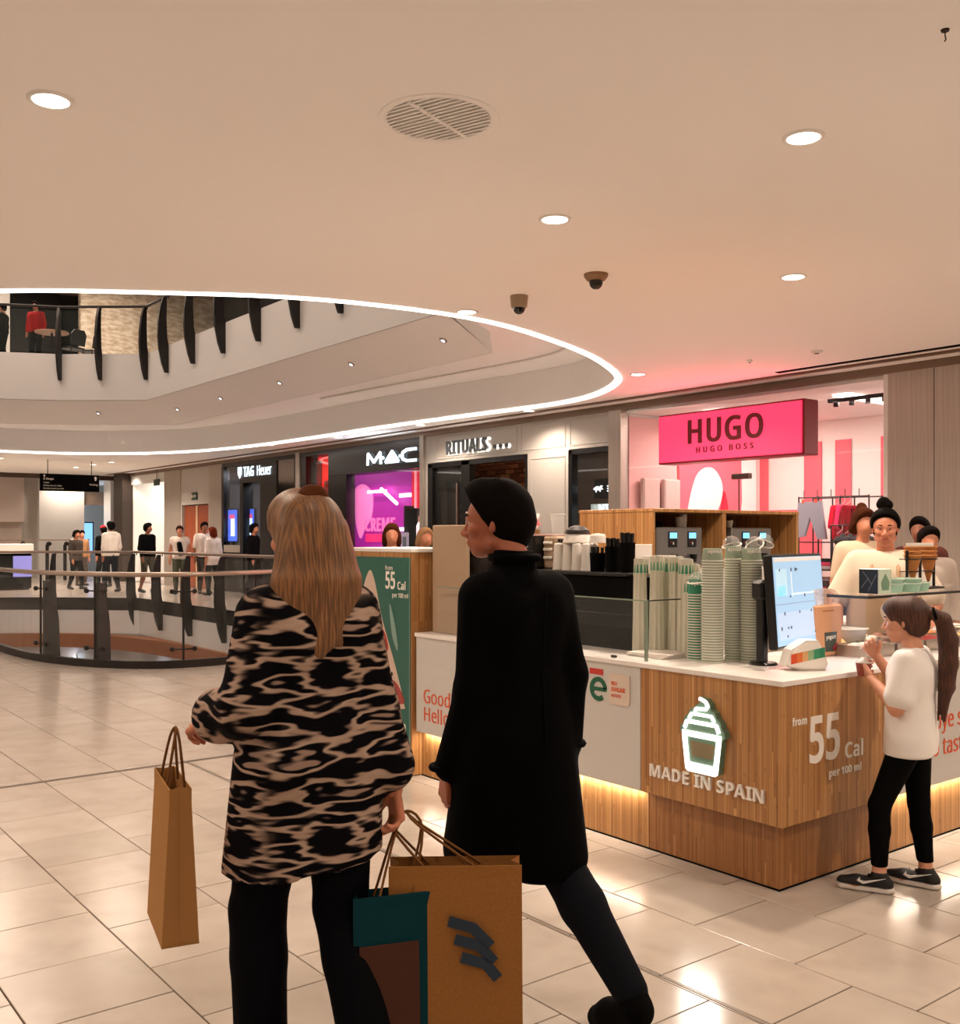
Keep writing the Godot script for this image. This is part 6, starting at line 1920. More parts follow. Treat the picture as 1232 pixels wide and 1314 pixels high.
func left_machines() -> void:
	var bk := mats.black_matt as Material
	var c := thing("black_cabinet", "black waist-height cabinet on the worktop under the white tubs and black tubes", "cabinet")
	span("body", Vector3(4.02, TOP, -5.0), Vector3(4.44, 1.33, -3.72), bk, c, 0.006)
	span("top", Vector3(4.0, 1.33, -5.0), Vector3(4.45, 1.35, -3.86), mats.black, c, 0.004)
	span("drawer_line", Vector3(4.014, 1.12, -4.98), Vector3(4.022, 1.126, -3.74), mats.dark_metal, c, 0.001)
	# glass screen in front
	var g := thing("glass_screen", "low glass screen in front of the black cabinet", "screen")
	span("front_pane", Vector3(3.745, TOP, -5.28), Vector3(3.757, 1.226, -3.485), mats.glass, g, 0.002)
	span("side_pane", Vector3(3.757, TOP, -3.497), Vector3(4.0, 1.226, -3.485), mats.glass, g, 0.002)
	var ge := mat("glass_edge", Color(0.5, 0.56, 0.5), 0.2)
	span("top_edge", Vector3(3.745, 1.226, -5.28), Vector3(3.757, 1.232, -3.485), ge, g, 0.001)
	span("corner_edge", Vector3(3.744, TOP, -3.5), Vector3(3.758, 1.228, -3.484), ge, g, 0.001)
	span("top_edge", Vector3(3.757, 1.226, -3.497), Vector3(4.0, 1.232, -3.485), mats.dark_metal, g, 0.001)
	# rows of upturned white tubs
	var tub := lathe([Vector2(0.034, 0), Vector2(0.036, 0.004), Vector2(0.034, 0.02), Vector2(0.027, 0.15), Vector2(0.022, 0.158), Vector2(0, 0.16)], 24)
	var tr := lathe([Vector2(0.033, 0), Vector2(0.038, 0.001), Vector2(0.038, 0.006), Vector2(0.033, 0.007)], 24)
	var n := 0
	for q in [[4.1, -4.52, 0.0], [4.1, -4.44, 0.0], [4.1, -4.36, 0.0], [4.1, -4.28, 0.0], [4.19, -4.48, 0.0], [4.19, -4.4, 0.0], [4.19, -4.32, 0.0]]:
		var o := thing("white_tub", "upturned tall white tub, %s on the black cabinet" % ["front row far left", "front row second", "front row third", "front row rightmost beside the black tubes", "rear row left", "rear row middle", "rear row right"][n], "tub", Vector3(q[0], 1.35, q[1]))
		put("wall", tub, mats.white_plastic, o)
		put("rim", tr, mats.white_plastic, o)
		n += 1
	for q in [[Vector3(4.15, 1.511, -4.41), 0.085, "wide white bowl resting upside down on the white tubs"], [Vector3(4.16, 1.511, -4.25), 0.05, "small white bowl beside the wide one on the white tubs"]]:
		var o := thing("white_bowl", q[2], "bowl", q[0])
		var r: float = q[1]
		put("wall", lathe([Vector2(r, 0), Vector2(r + 0.003, 0.004), Vector2(r * 0.9, 0.04), Vector2(r * 0.75, 0.052), Vector2(0, 0.055)], 28), mats.white_plastic, o)
		put("rim", lathe([Vector2(r - 0.002, 0), Vector2(r + 0.005, 0.0), Vector2(r + 0.005, 0.006), Vector2(r - 0.002, 0.007)], 28), mats.white_plastic, o)
	var dm := thing("dome_cover", "dark brown dome lid topping the wide white bowl", "lid", Vector3(4.15, 1.567, -4.41))
	put("dome", lathe([Vector2(0.072, 0), Vector2(0.068, 0.018), Vector2(0.045, 0.038), Vector2(0.015, 0.047), Vector2(0, 0.048)], 24), mat("dark_brown", Color(0.12, 0.08, 0.06), 0.5), dm)
	put("edge", lathe([Vector2(0.07, -0.002), Vector2(0.075, 0), Vector2(0.075, 0.004), Vector2(0.07, 0.006)], 24), mat("dark_brown"), dm)
	# bundles of black spoons standing in black tubes
	var bi := 0
	for q in [[4.08, -4.17, 0.14, 5], [4.1, -4.07, 0.19, 9], [4.09, -3.95, 0.22, 9]]:
		var o := thing("spoon_tube", ["plain short black tube left of the black spoon bundles", "black tube with a bundle of black spoons in the middle", "tallest black tube with black spoons, at the right"][bi], "container", Vector3(q[0], 1.35, q[1]))
		put("tube", lathe([Vector2(0, 0), Vector2(0.042, 0), Vector2(0.046, q[2] * 0.75), Vector2(0.043, q[2] * 0.75), Vector2(0.04, 0.004), Vector2(0, 0.004)], 20), mats.black_matt, o)
		for k in q[3]:
			var a: float = TAU * k / q[3]
			var rr := 0.03 if k > 0 else 0.0
			var st := begin()
			var x0 := Vector3(cos(a) * rr * 0.7, 0.01, sin(a) * rr * 0.7)
			var x1 := Vector3(cos(a) * rr, q[2] - 0.004 * (k % 3), sin(a) * rr)
			add_tube(st, [x0, x0.lerp(x1, 0.5), x1 - Vector3(0, 0.02, 0), x1], 0.0085, 7, 0.0105)
			put("spoon", st.commit(), mat("spoon_black", Color(0.05, 0.045, 0.045), 0.3), o)
		bi += 1
	# white shelf with a bin at its right end
	var t := thing("tray_shelf", "small white shelf at the right end of the black cabinet", "shelf", Vector3(4.16, 1.33, -3.79))
	box("board", Vector3(0.24, 0.022, 0.14), Vector3(0, 0.011, 0), mats.white_plastic, t, 0.004)
	box("lip", Vector3(0.24, 0.012, 0.006), Vector3(0, 0.026, 0.067), mats.white_plastic, t, 0.002)
	var bn := thing("white_bin", "open white plastic bin on the small shelf beside the translucent cup sleeves", "bin", Vector3(4.17, 1.352, -3.79))
	var bs := begin()
	for s in [[Vector3(0.006, 0.09, 0.11), Vector3(-0.065, 0.045, 0)], [Vector3(0.006, 0.09, 0.11), Vector3(0.065, 0.045, 0)], [Vector3(0.13, 0.09, 0.006), Vector3(0, 0.045, -0.055)], [Vector3(0.13, 0.09, 0.006), Vector3(0, 0.045, 0.055)], [Vector3(0.13, 0.006, 0.11), Vector3(0, 0.003, 0)]]:
		add_box(bs, s[0], Transform3D(Basis(), s[1]), 0.001)
	put("tray", bs.commit(), mats.white_plastic, bn)
	box("rim", Vector3(0.142, 0.008, 0.006), Vector3(0, 0.09, 0.058), mats.white_plastic, bn, 0.002)
	var tp := thing("tap", "small black tap on the white cladding beside the black spoons", "tap", Vector3(5.57, 1.38, -5.35))
	put("stem", tube(smooth_line([Vector3(0.02, 0.0, 0), Vector3(-0.04, 0.02, 0), Vector3(-0.05, 0.07, 0), Vector3(-0.02, 0.09, 0)], 5), 0.014, 8), mats.black, tp)
	put("lever", tube([Vector3(-0.03, 0.08, 0), Vector3(-0.03, 0.04, 0.05)], 0.01, 6), mats.black, tp)
	# blender in its beige housing
	var h := thing("blender_machine", "beige framed blending machine with a black jug at the left end of the worktop", "machine", Vector3(4.05, TOP, -5.22))
	var bg := mat("beige_case", Color(0.68, 0.58, 0.48), 0.5)
	box("side_frame", Vector3(0.035, 0.69, 0.36), Vector3(-0.235, 0.345, 0), bg, h, 0.006)
	box("side_frame", Vector3(0.035, 0.69, 0.36), Vector3(0.2, 0.345, 0), bg, h, 0.006)
	box("top_frame", Vector3(0.4, 0.05, 0.36), Vector3(-0.018, 0.665, 0), bg, h, 0.006)
	box("back_panel", Vector3(0.4, 0.64, 0.02), Vector3(-0.018, 0.32, -0.16), mat("dark_case", Color(0.16, 0.13, 0.12), 0.4), h)
	box("base", Vector3(0.4, 0.02, 0.34), Vector3(-0.018, 0.01, 0), bg, h, 0.004)
	for i in 3:
		box("shelf_bar", Vector3(0.3, 0.012, 0.05), Vector3(-0.02, 0.6 - 0.035 * i, 0.06), mats.rail_steel if i == 0 else mats.fin_metal, h, 0.003)
	put("jug", lathe([Vector2(0, 0.3), Vector2(0.1, 0.3), Vector2(0.13, 0.36), Vector2(0.125, 0.44), Vector2(0.09, 0.5), Vector2(0, 0.5)], 24), pane("smoke_plastic", Color(0.25, 0.22, 0.21), 0.55), h, Vector3(-0.02, 0, 0.05))
	put("motor_base", lathe([Vector2(0, 0.03), Vector2(0.1, 0.03), Vector2(0.14, 0.1), Vector2(0.145, 0.28), Vector2(0.11, 0.33), Vector2(0, 0.33)], 24), mats.black, h, Vector3(-0.02, 0, 0.05))
	put("blade", tube([Vector3(-0.05, 0.47, 0.18), Vector3(-0.01, 0.475, 0.19), Vector3(0.02, 0.51, 0.18)], 0.007, 6), mats.rail_steel, h)
	words("mark", "soft", 0.022, 0.002, mats.print_white, h, Vector3(-0.05, 0.16, 0.196), 0, true, 1.0).rotation.z = PI / 2
	box("top_tray", Vector3(0.09, 0.02, 0.06), Vector3(-0.05, 0.7, 0.1), mats.white_plastic, h, 0.004)
	put("wire_frame", tube([Vector3(-0.19, 0.69, 0.1), Vector3(-0.19, 0.77, 0.1), Vector3(-0.02, 0.77, 0.1), Vector3(-0.02, 0.69, 0.1)], 0.004, 6), mats.rail_steel, h)
	var q2 := thing("coffee_grinder", "black appliance with small print, half hidden by the man in black", "machine", Vector3(4.2, 1.35, -4.8))
	box("body", Vector3(0.3, 0.2, 0.22), Vector3(0, 0.1, 0), mats.black, q2, 0.012)
	box("lid", Vector3(0.3, 0.012, 0.22), Vector3(0, 0.206, 0), mat("pink_grey2", Color(0.7, 0.55, 0.52), 0.5), q2, 0.004)
	words("small_print", "fresh yoghurt", 0.014, 0.002, mats.print_white, q2, Vector3(-0.151, 0.13, 0.0), -PI / 2, false)
	words("small_print", "every day", 0.014, 0.002, mats.print_white, q2, Vector3(-0.151, 0.1, 0.0), -PI / 2, false)
	var sw := thing("sweet_jar", "clear jar of pink and white sweets on the black appliance", "jar", Vector3(4.18, 1.562, -4.84))
	put("stand", cyl(0.04, 0.03, 18), mat("gold", Color(0.6, 0.48, 0.33), 0.3, 0.5), sw)
	var rr := RandomNumberGenerator.new()
	rr.seed = 4
	for k in 16:
		var a := rr.randf() * TAU
		put("sweet", lathe([Vector2(0, -0.011), Vector2(0.009, -0.007), Vector2(0.012, 0), Vector2(0.009, 0.007), Vector2(0, 0.011)], 10), [mat("sweet_pink", Color(0.9, 0.4, 0.45), 0.3), mat("sweet_white", Color(0.95, 0.88, 0.85), 0.3)][k % 2], sw, Vector3(cos(a) * rr.randf_range(0.01, 0.034), 0.045 + 0.005 * k, sin(a) * rr.randf_range(0.01, 0.034)))
	put("glass", lathe([Vector2(0.05, 0.03), Vector2(0.052, 0.1), Vector2(0.03, 0.135), Vector2(0, 0.14)], 20), pane("jar_glass", Color(0.95, 0.97, 0.97), 0.06), sw)
	var ds := thing("dispenser", "beige lever dispenser between the black appliance and the white tubs", "dispenser", Vector3(4.2, 1.35, -4.64))
	box("body", Vector3(0.14, 0.2, 0.12), Vector3(0, 0.1, 0), bg, ds, 0.012)
	for y in [0.16, 0.12, 0.07]:
		box("lever", Vector3(0.02, 0.016, 0.07), Vector3(-0.08, y, 0), mats.white_plastic, ds, 0.005)
	box("knob", Vector3(0.03, 0.03, 0.02), Vector3(-0.04, 0.17, 0.07), mats.dark_metal, ds, 0.005)
	var cc := thing("clear_cup", "clear plastic cup standing on the beige dispenser", "cup", Vector3(4.2, 1.552, -4.64))
	put("wall", lathe([Vector2(0, 0), Vector2(0.035, 0), Vector2(0.047, 0.13), Vector2(0.045, 0.13), Vector2(0.033, 0.004), Vector2(0, 0.004)], 22), pane("clear_plastic", Color.WHITE), cc)
	put("rim", lathe([Vector2(0.045, 0.127), Vector2(0.05, 0.128), Vector2(0.05, 0.133), Vector2(0.045, 0.134)], 22), mats.white_plastic, cc)

func monitor() -> void:
	var m := thing("monitor", "black touch monitor on a post showing a pale blue till screen", "monitor", Vector3(4.127, TOP, -3.06))
	var bk := mats.black as Material
	put("base", lathe([Vector2(0, 0), Vector2(0.066, 0), Vector2(0.068, 0.006), Vector2(0.06, 0.012), Vector2(0.03, 0.016), Vector2(0, 0.016)], 28), bk, m, Vector3(-0.02, 0, 0))
	box("post", Vector3(0.042, 0.4, 0.045), Vector3(-0.03, 0.21, 0.0), bk, m, 0.006)
	box("joint", Vector3(0.06, 0.09, 0.07), Vector3(-0.045, 0.36, 0.0), bk, m, 0.012)
	var b := Basis(Vector3.UP, 0.229) * Basis(Vector3.RIGHT, -0.07)
	# screen: left edge at the post, swinging away to the right
	var centre := Vector3(4.06, 1.235, -2.985) + Vector3(0.974, 0, -0.227) * 0.31 - m.position
	var head := box("casing", Vector3(0.64, 0.455, 0.045), centre, bk, m, 0.008)
	head.basis = b
	var sc := box("screen", Vector3(0.612, 0.425, 0.004), Vector3(0, 0, 0.0225), glow("till_screen", Color(0.58, 0.71, 0.82), 0.62), head, 0.001)
	var ui := [[Vector2(0, 0.2), Vector2(0.6, 0.018), Color(0.78, 0.74, 0.7)], [Vector2(-0.22, 0.09), Vector2(0.13, 0.13), Color(0.66, 0.78, 0.84)], [Vector2(-0.23, 0.05), Vector2(0.1, 0.05), Color(0.42, 0.72, 0.82)], [Vector2(0.07, 0.03), Vector2(0.35, 0.008), Color(0.8, 0.86, 0.88)], [Vector2(-0.1, 0.08), Vector2(0.01, 0.12), Color(0.78, 0.82, 0.84)], [Vector2(0, -0.015), Vector2(0.6, 0.004), Color(0.5, 0.58, 0.66)], [Vector2(-0.05, -0.12), Vector2(0.48, 0.13), Color(0.66, 0.74, 0.84)], [Vector2(0.24, -0.03), Vector2(0.05, 0.03), Color(0.8, 0.88, 0.92)]]
	for u in ui:
		box("screen_tile", Vector3(u[1].x, u[1].y, 0.002), Vector3(u[0].x, u[0].y, 0.0025), glow("ui%s" % u[2].to_html(), u[2], 0.6), sc, 0.0005)
	var r := RandomNumberGenerator.new()
	r.seed = 12
	for i in 16:
		box("screen_icon", Vector3(0.012, 0.01 + 0.008 * r.randf(), 0.002), Vector3(r.randf_range(-0.27, 0.27), [0.15, 0.02, -0.06, -0.13, -0.17][i % 5], 0.004), mat("icon_grey", Color(0.34, 0.4, 0.48), 0.5), sc, 0.0005)
	area(m, centre + b.z * 0.06, b.z, Vector2(0.6, 0.42), Color(0.72, 0.84, 1.0), 0.07)

func small_goods() -> void:
	# tilted promo block under the monitor
	var p := thing("promo_block", "white faceted promo block with an orange and green stripe, in front of the monitor", "sign", Vector3(4.1, TOP, -2.83), -0.55)
	var out := [Vector2(-0.1, 0.02), Vector2(-0.075, 0.095), Vector2(-0.005, 0.138), Vector2(0.055, 0.138), Vector2(0.083, 0.08), Vector2(0.1, 0.03), Vector2(0.085, 0.0), Vector2(-0.03, 0.0)]
	put("block", prism(out, -0.05, 0.04), mats.white_plastic, p)
	put("front_face", prism([Vector2(-0.094, 0.026), Vector2(-0.072, 0.09), Vector2(-0.004, 0.131), Vector2(0.052, 0.131), Vector2(0.078, 0.078), Vector2(0.092, 0.03), Vector2(0.08, 0.008), Vector2(-0.028, 0.008)], 0.04, 0.046), mats.print_white, p)
	var cols := [Color(0.82, 0.3, 0.13), Color(0.86, 0.45, 0.22), Color(0.85, 0.66, 0.45), Color(0.6, 0.72, 0.55), Color(0.22, 0.58, 0.42), Color(0.14, 0.5, 0.36)]
	for i in 6:
		var x0 := -0.08 + i * 0.027
		var x1 := x0 + 0.0272
		var y := func(x): return 0.03 + (x + 0.08) * 0.2
		put("stripe", prism([Vector2(x0, y.call(x0)), Vector2(x1, y.call(x1)), Vector2(x1, y.call(x1) + 0.045), Vector2(x0, y.call(x0) + 0.045)], 0.046, 0.048), mat("stripe%d" % i, cols[i], 0.5), p)
	# napkins
	for i in 5:
		var nk := thing("paper_napkin", ["lowest white napkin in the pile on the worktop edge", "second white napkin from the bottom of the pile", "middle white napkin of the pile", "second white napkin from the top of the pile", "topmost white napkin of the pile on the worktop edge"][i], "napkin", Vector3(3.97, TOP + 0.0045 * i, -3.6), 0.05 * i - 0.1)
		box("sheet", Vector3(0.22, 0.004, 0.26), Vector3(0, 0.002, 0), mat("napkin", Color(0.9, 0.87, 0.84), 0.9), nk, 0.001)
		box("fold", Vector3(0.22, 0.0015, 0.13), Vector3(0, 0.0045, 0.06), mat("napkin"), nk, 0.0005)
	# peach dispenser of wooden spoons
	var d := thing("spoon_dispenser", "peach box dispenser with a printed grey cup, filled with wooden spoons, right of the monitor", "dispenser", Vector3(4.64, TOP, -3.13))
	var pe := mat("peach", Color(0.87, 0.65, 0.49), 0.6)
	box("body", Vector3(0.25, 0.265, 0.15), Vector3(0, 0.1325, 0), pe, d, 0.008)
	box("slot", Vector3(0.1, 0.006, 0.004), Vector3(0.0, 0.235, 0.075), mat("peach_dark", Color(0.72, 0.45, 0.3), 0.6), d, 0.001)
	put("cup_print", prism([Vector2(-0.045, 0.025), Vector2(0.045, 0.025), Vector2(0.055, 0.125), Vector2(-0.055, 0.125)], 0.075, 0.077), mat("print_grey", Color(0.3, 0.33, 0.31), 0.6), d, Vector3(0.02, 0, 0))
	put("cherry_print", prism(ellipse(0.05, 0.05, 0.017, 0.017, 16), 0.077, 0.079), mat("cherry", Color(0.75, 0.08, 0.12), 0.5), d, Vector3(0.02, 0, 0))
	put("cherry_print", prism(ellipse(0.03, 0.042, 0.012, 0.012, 16), 0.077, 0.079), mat("cherry"), d, Vector3(0.02, 0, 0))
	words("print", "yogurt", 0.02, 0.002, mats.print_white, d, Vector3(0.02, 0.09, 0.078), 0, true)
	for i in 12:
		var x := -0.1 + i * 0.017
		box("wooden_spoon", Vector3(0.013, 0.12, 0.03), Vector3(x, 0.285, 0.02 * ((i % 3) - 1)), mat("spoon_wood%d" % (i % 3), [Color(0.88, 0.72, 0.6), Color(0.93, 0.8, 0.7), Color(0.84, 0.66, 0.52)][i % 3], 0.7), d, 0.005)
	put("front_shield", prism(smooth_poly([Vector2(-0.11, 0.26), Vector2(0.1, 0.26), Vector2(0.1, 0.335), Vector2(-0.11, 0.345)]), 0.055, 0.058), pane("shield", Color(0.95, 0.85, 0.8), 0.35), d)
	var bw := thing("white_tray", "curved white plastic tray right of the peach dispenser", "tray", Vector3(5.0, TOP, -3.2), 0.2)
	put("shell", lathe([Vector2(0.08, 0.0), Vector2(0.1, 0.02), Vector2(0.13, 0.115), Vector2(0.127, 0.115), Vector2(0.096, 0.022), Vector2(0, 0.004)], 32), mats.white_plastic, bw)
	put("rim", lathe([Vector2(0.126, 0.113), Vector2(0.133, 0.114), Vector2(0.133, 0.119), Vector2(0.126, 0.12)], 32), mats.white_plastic, bw)

func display_case() -> void:
	var c := thing("display_case", "glass topping display on the right worktop, in front of the girl", "display case")
	var x0 := 4.66
	var x1 := 7.2
	span("front_pane", Vector3(x0, TOP, -2.858), Vector3(x1, 1.235, -2.85), mats.glass, c, 0.002)
	span("side_pane", Vector3(x0, TOP, -3.3), Vector3(x0 + 0.008, 1.235, -2.858), mats.glass, c, 0.002)
	span("top_pane", Vector3(x0, 1.238, -3.3), Vector3(x1, 1.248, -2.84), mats.glass, c, 0.002)
	span("top_edge", Vector3(x0 - 0.004, 1.236, -2.848), Vector3(x1, 1.25, -2.838), mats.fin_metal, c, 0.002)
	span("top_edge", Vector3(x0 - 0.006, 1.236, -3.3), Vector3(x0, 1.25, -2.84), mats.fin_metal, c, 0.002)
	for z in [-3.28]:
		for x in [4.68, 5.9, 7.15]:
			put("post", tube([Vector3(x, TOP, z), Vector3(x, 1.24, z)], 0.01, 8), mats.rail_steel, c)
	# tubs of toppings inside, each in its own steel tray
	var fill := [Color(0.93, 0.88, 0.82), Color(0.35, 0.18, 0.1), Color(0.75, 0.2, 0.16), Color(0.85, 0.72, 0.5), Color(0.9, 0.86, 0.8), Color(0.5, 0.25, 0.12), Color(0.9, 0.55, 0.25), Color(0.92, 0.9, 0.87)]
	var nm := ["white cream", "dark chocolate", "red berry", "golden crumble", "white chocolate", "brown nut", "orange fruit", "white meringue"]
	for i in 8:
		for rw in 2:
			var t := thing("topping_tray", "steel tray of %s topping in the %s row of the glass display" % [nm[(i + rw * 3) % 8], ["front", "rear"][rw]], "tray", Vector3(4.83 + i * 0.29, TOP, -2.96 - rw * 0.19))
			var st := begin()
			for s in [[Vector3(0.004, 0.06, 0.17), Vector3(-0.13, 0.03, 0)], [Vector3(0.004, 0.06, 0.17), Vector3(0.13, 0.03, 0)], [Vector3(0.26, 0.06, 0.004), Vector3(0, 0.03, 0.083)], [Vector3(0.26, 0.06, 0.004), Vector3(0, 0.03, -0.083)], [Vector3(0.26, 0.004, 0.17), Vector3(0, 0.002, 0)]]:
				add_box(st, s[0], Transform3D(Basis(), s[1]), 0.001)
			put("tray_walls", st.commit(), mats.rail_steel, t)
			var caps := []
			var r := RandomNumberGenerator.new()
			r.seed = i * 7 + rw
			for k in 9:
				var a := Vector3(r.randf_range(-0.09, 0.09), r.randf_range(0.035, 0.055), r.randf_range(-0.05, 0.05))
				caps.append([a, 0.022, a + Vector3(r.randf_range(-0.03, 0.03), 0, r.randf_range(-0.02, 0.02)), 0.02])
			put("topping", blend_mesh(caps, 0.011, 0.012), mat("topping%d" % ((i + rw * 3) % 8), fill[(i + rw * 3) % 8], 0.6), t).set_meta("kind", "stuff")
	# on the glass top
	var b := thing("napkin_box", "box with black marbled side and mint front on the glass top, before the worker", "box", Vector3(4.9, 1.25, -2.95))
	box("body", Vector3(0.12, 0.13, 0.11), Vector3(0, 0.065, 0), mats.white_plastic, b, 0.003)
	box("marble_side", Vector3(0.004, 0.126, 0.106), Vector3(-0.0615, 0.065, 0), mat("marble", Color(0.035, 0.035, 0.035), 0.6), b, 0.001)
	var vn := begin()
	for ln in [[Vector2(-0.04, 0.03), Vector2(0.0, 0.08), Vector2(0.02, 0.05), Vector2(0.045, 0.1)], [Vector2(0.0, 0.08), Vector2(-0.03, 0.115)], [Vector2(0.02, 0.05), Vector2(0.0, 0.015)]]:
		add_stroke(vn, ln, 0.0025, 0, 0.001)
	put("marble_vein", vn.commit(), mat("vein", Color(0.45, 0.43, 0.42), 0.4), b, Vector3(-0.064, 0, 0)).rotation.y = -PI / 2
	box("mint_front", Vector3(0.116, 0.126, 0.004), Vector3(0, 0.065, 0.0565), mat("mint_pale", Color(0.8, 0.88, 0.8), 0.5), b, 0.001)
	put("print", prism([Vector2(-0.03, 0.02), Vector2(0.03, 0.02), Vector2(0.038, 0.06), Vector2(0.0, 0.105), Vector2(-0.038, 0.06)], 0, 0.002), mat("print_leaf", Color(0.45, 0.6, 0.5), 0.6), b, Vector3(0, 0, 0.0585))
	var mint := mat("mint", Color(0.66, 0.84, 0.75), 0.5)
	var n := 0
	for q in [[5.06, -2.95, 2], [5.2, -2.93, 2], [5.33, -2.95, 1]]:
		for k in q[2]:
			var t := thing("mint_tub", "mint green paper tub, %s" % ["lower one of the left pair on the glass top", "upper one of the left pair on the glass top", "lower one of the middle pair on the glass top", "upper one of the middle pair on the glass top", "single one at the right before the waffle cones"][n], "tub", Vector3(q[0], 1.25 + 0.026 * k, q[1]))
			put("wall", lathe([Vector2(0, 0), Vector2(0.048, 0), Vector2(0.062, 0.045), Vector2(0.06, 0.045), Vector2(0.046, 0.004), Vector2(0, 0.004)], 26), mint, t)
			put("rim", lathe([Vector2(0.059, 0.043), Vector2(0.065, 0.044), Vector2(0.065, 0.049), Vector2(0.059, 0.05)], 26), mat("mint_rim", Color(0.85, 0.92, 0.87), 0.4), t)
			n += 1
	# waffle cones in a wire stand
	var ws := thing("cone_stand", "black wire stand holding the waffle cones on the glass top", "stand", Vector3(5.56, 1.25, -3.05))
	for h in [0.1, 0.17]:
		for x in [-0.11, 0.06]:
			var ring := []
			for i in 16:
				ring.append(Vector3(x + cos(TAU * i / 16) * (0.028 + (h - 0.1) * 0.26), h, sin(TAU * i / 16) * (0.028 + (h - 0.1) * 0.26)))
			put("wire_ring", tube(ring, 0.0035, 6, -1.0, true), mats.black, ws)
	for x in [-0.17, -0.03, 0.12]:
		box("upright", Vector3(0.014, 0.22, 0.014), Vector3(x, 0.11, 0), mats.black, ws, 0.003)
	for h in [0.1, 0.17]:
		put("cross_wire", tube([Vector3(-0.17, h, -0.045), Vector3(0.12, h, -0.045)], 0.003, 6), mats.black, ws)
	box("foot", Vector3(0.34, 0.012, 0.1), Vector3(-0.02, 0.006, 0), mats.black, ws, 0.003)
	n = 0
	for x in [-0.11, 0.06]:
		for k in 3:
			var t := thing("waffle_cone", "waffle cone, %s" % ["lowest in the left hole of the wire stand", "middle one nested in the left hole of the wire stand", "topmost in the left hole of the wire stand", "lowest in the right hole of the wire stand", "middle one nested in the right hole of the wire stand", "topmost in the right hole of the wire stand"][n], "cone", Vector3(5.56 + x, 1.275 + 0.024 * k, -3.05))
			put("shell", lathe([Vector2(0.003, 0), Vector2(0.047, 0.165), Vector2(0.045, 0.165), Vector2(0.002, 0.008)], 22), mat("waffle", Color(0.72, 0.45, 0.22), 0.7), t)
			put("rim", lathe([Vector2(0.045, 0.163), Vector2(0.05, 0.164), Vector2(0.049, 0.17), Vector2(0.045, 0.17)], 22), mat("waffle_rim", Color(0.78, 0.53, 0.3), 0.7), t)
			n += 1
	var wc := thing("price_card", "white card standing behind the right waffle cones", "card", Vector3(5.8, 1.25, -3.2))
	box("sheet", Vector3(0.3, 0.26, 0.006), Vector3(0, 0.13, 0), mats.print_white, wc, 0.002)
	box("foot", Vector3(0.3, 0.01, 0.05), Vector3(0, 0.005, 0.01), mats.white_plastic, wc, 0.002)

# ------------------------------------------------------------------ people
func build_people() -> void:
	girl()
	man()
	woman()
	worker()
	crowd()

func clothes(p: Node3D, called: String, caps: Array, clips: Array, m: Material, cell := 0.013, k := 0.03) -> MeshInstance3D:
	return put(called, blend_mesh(caps, cell, k, clips), m, p)

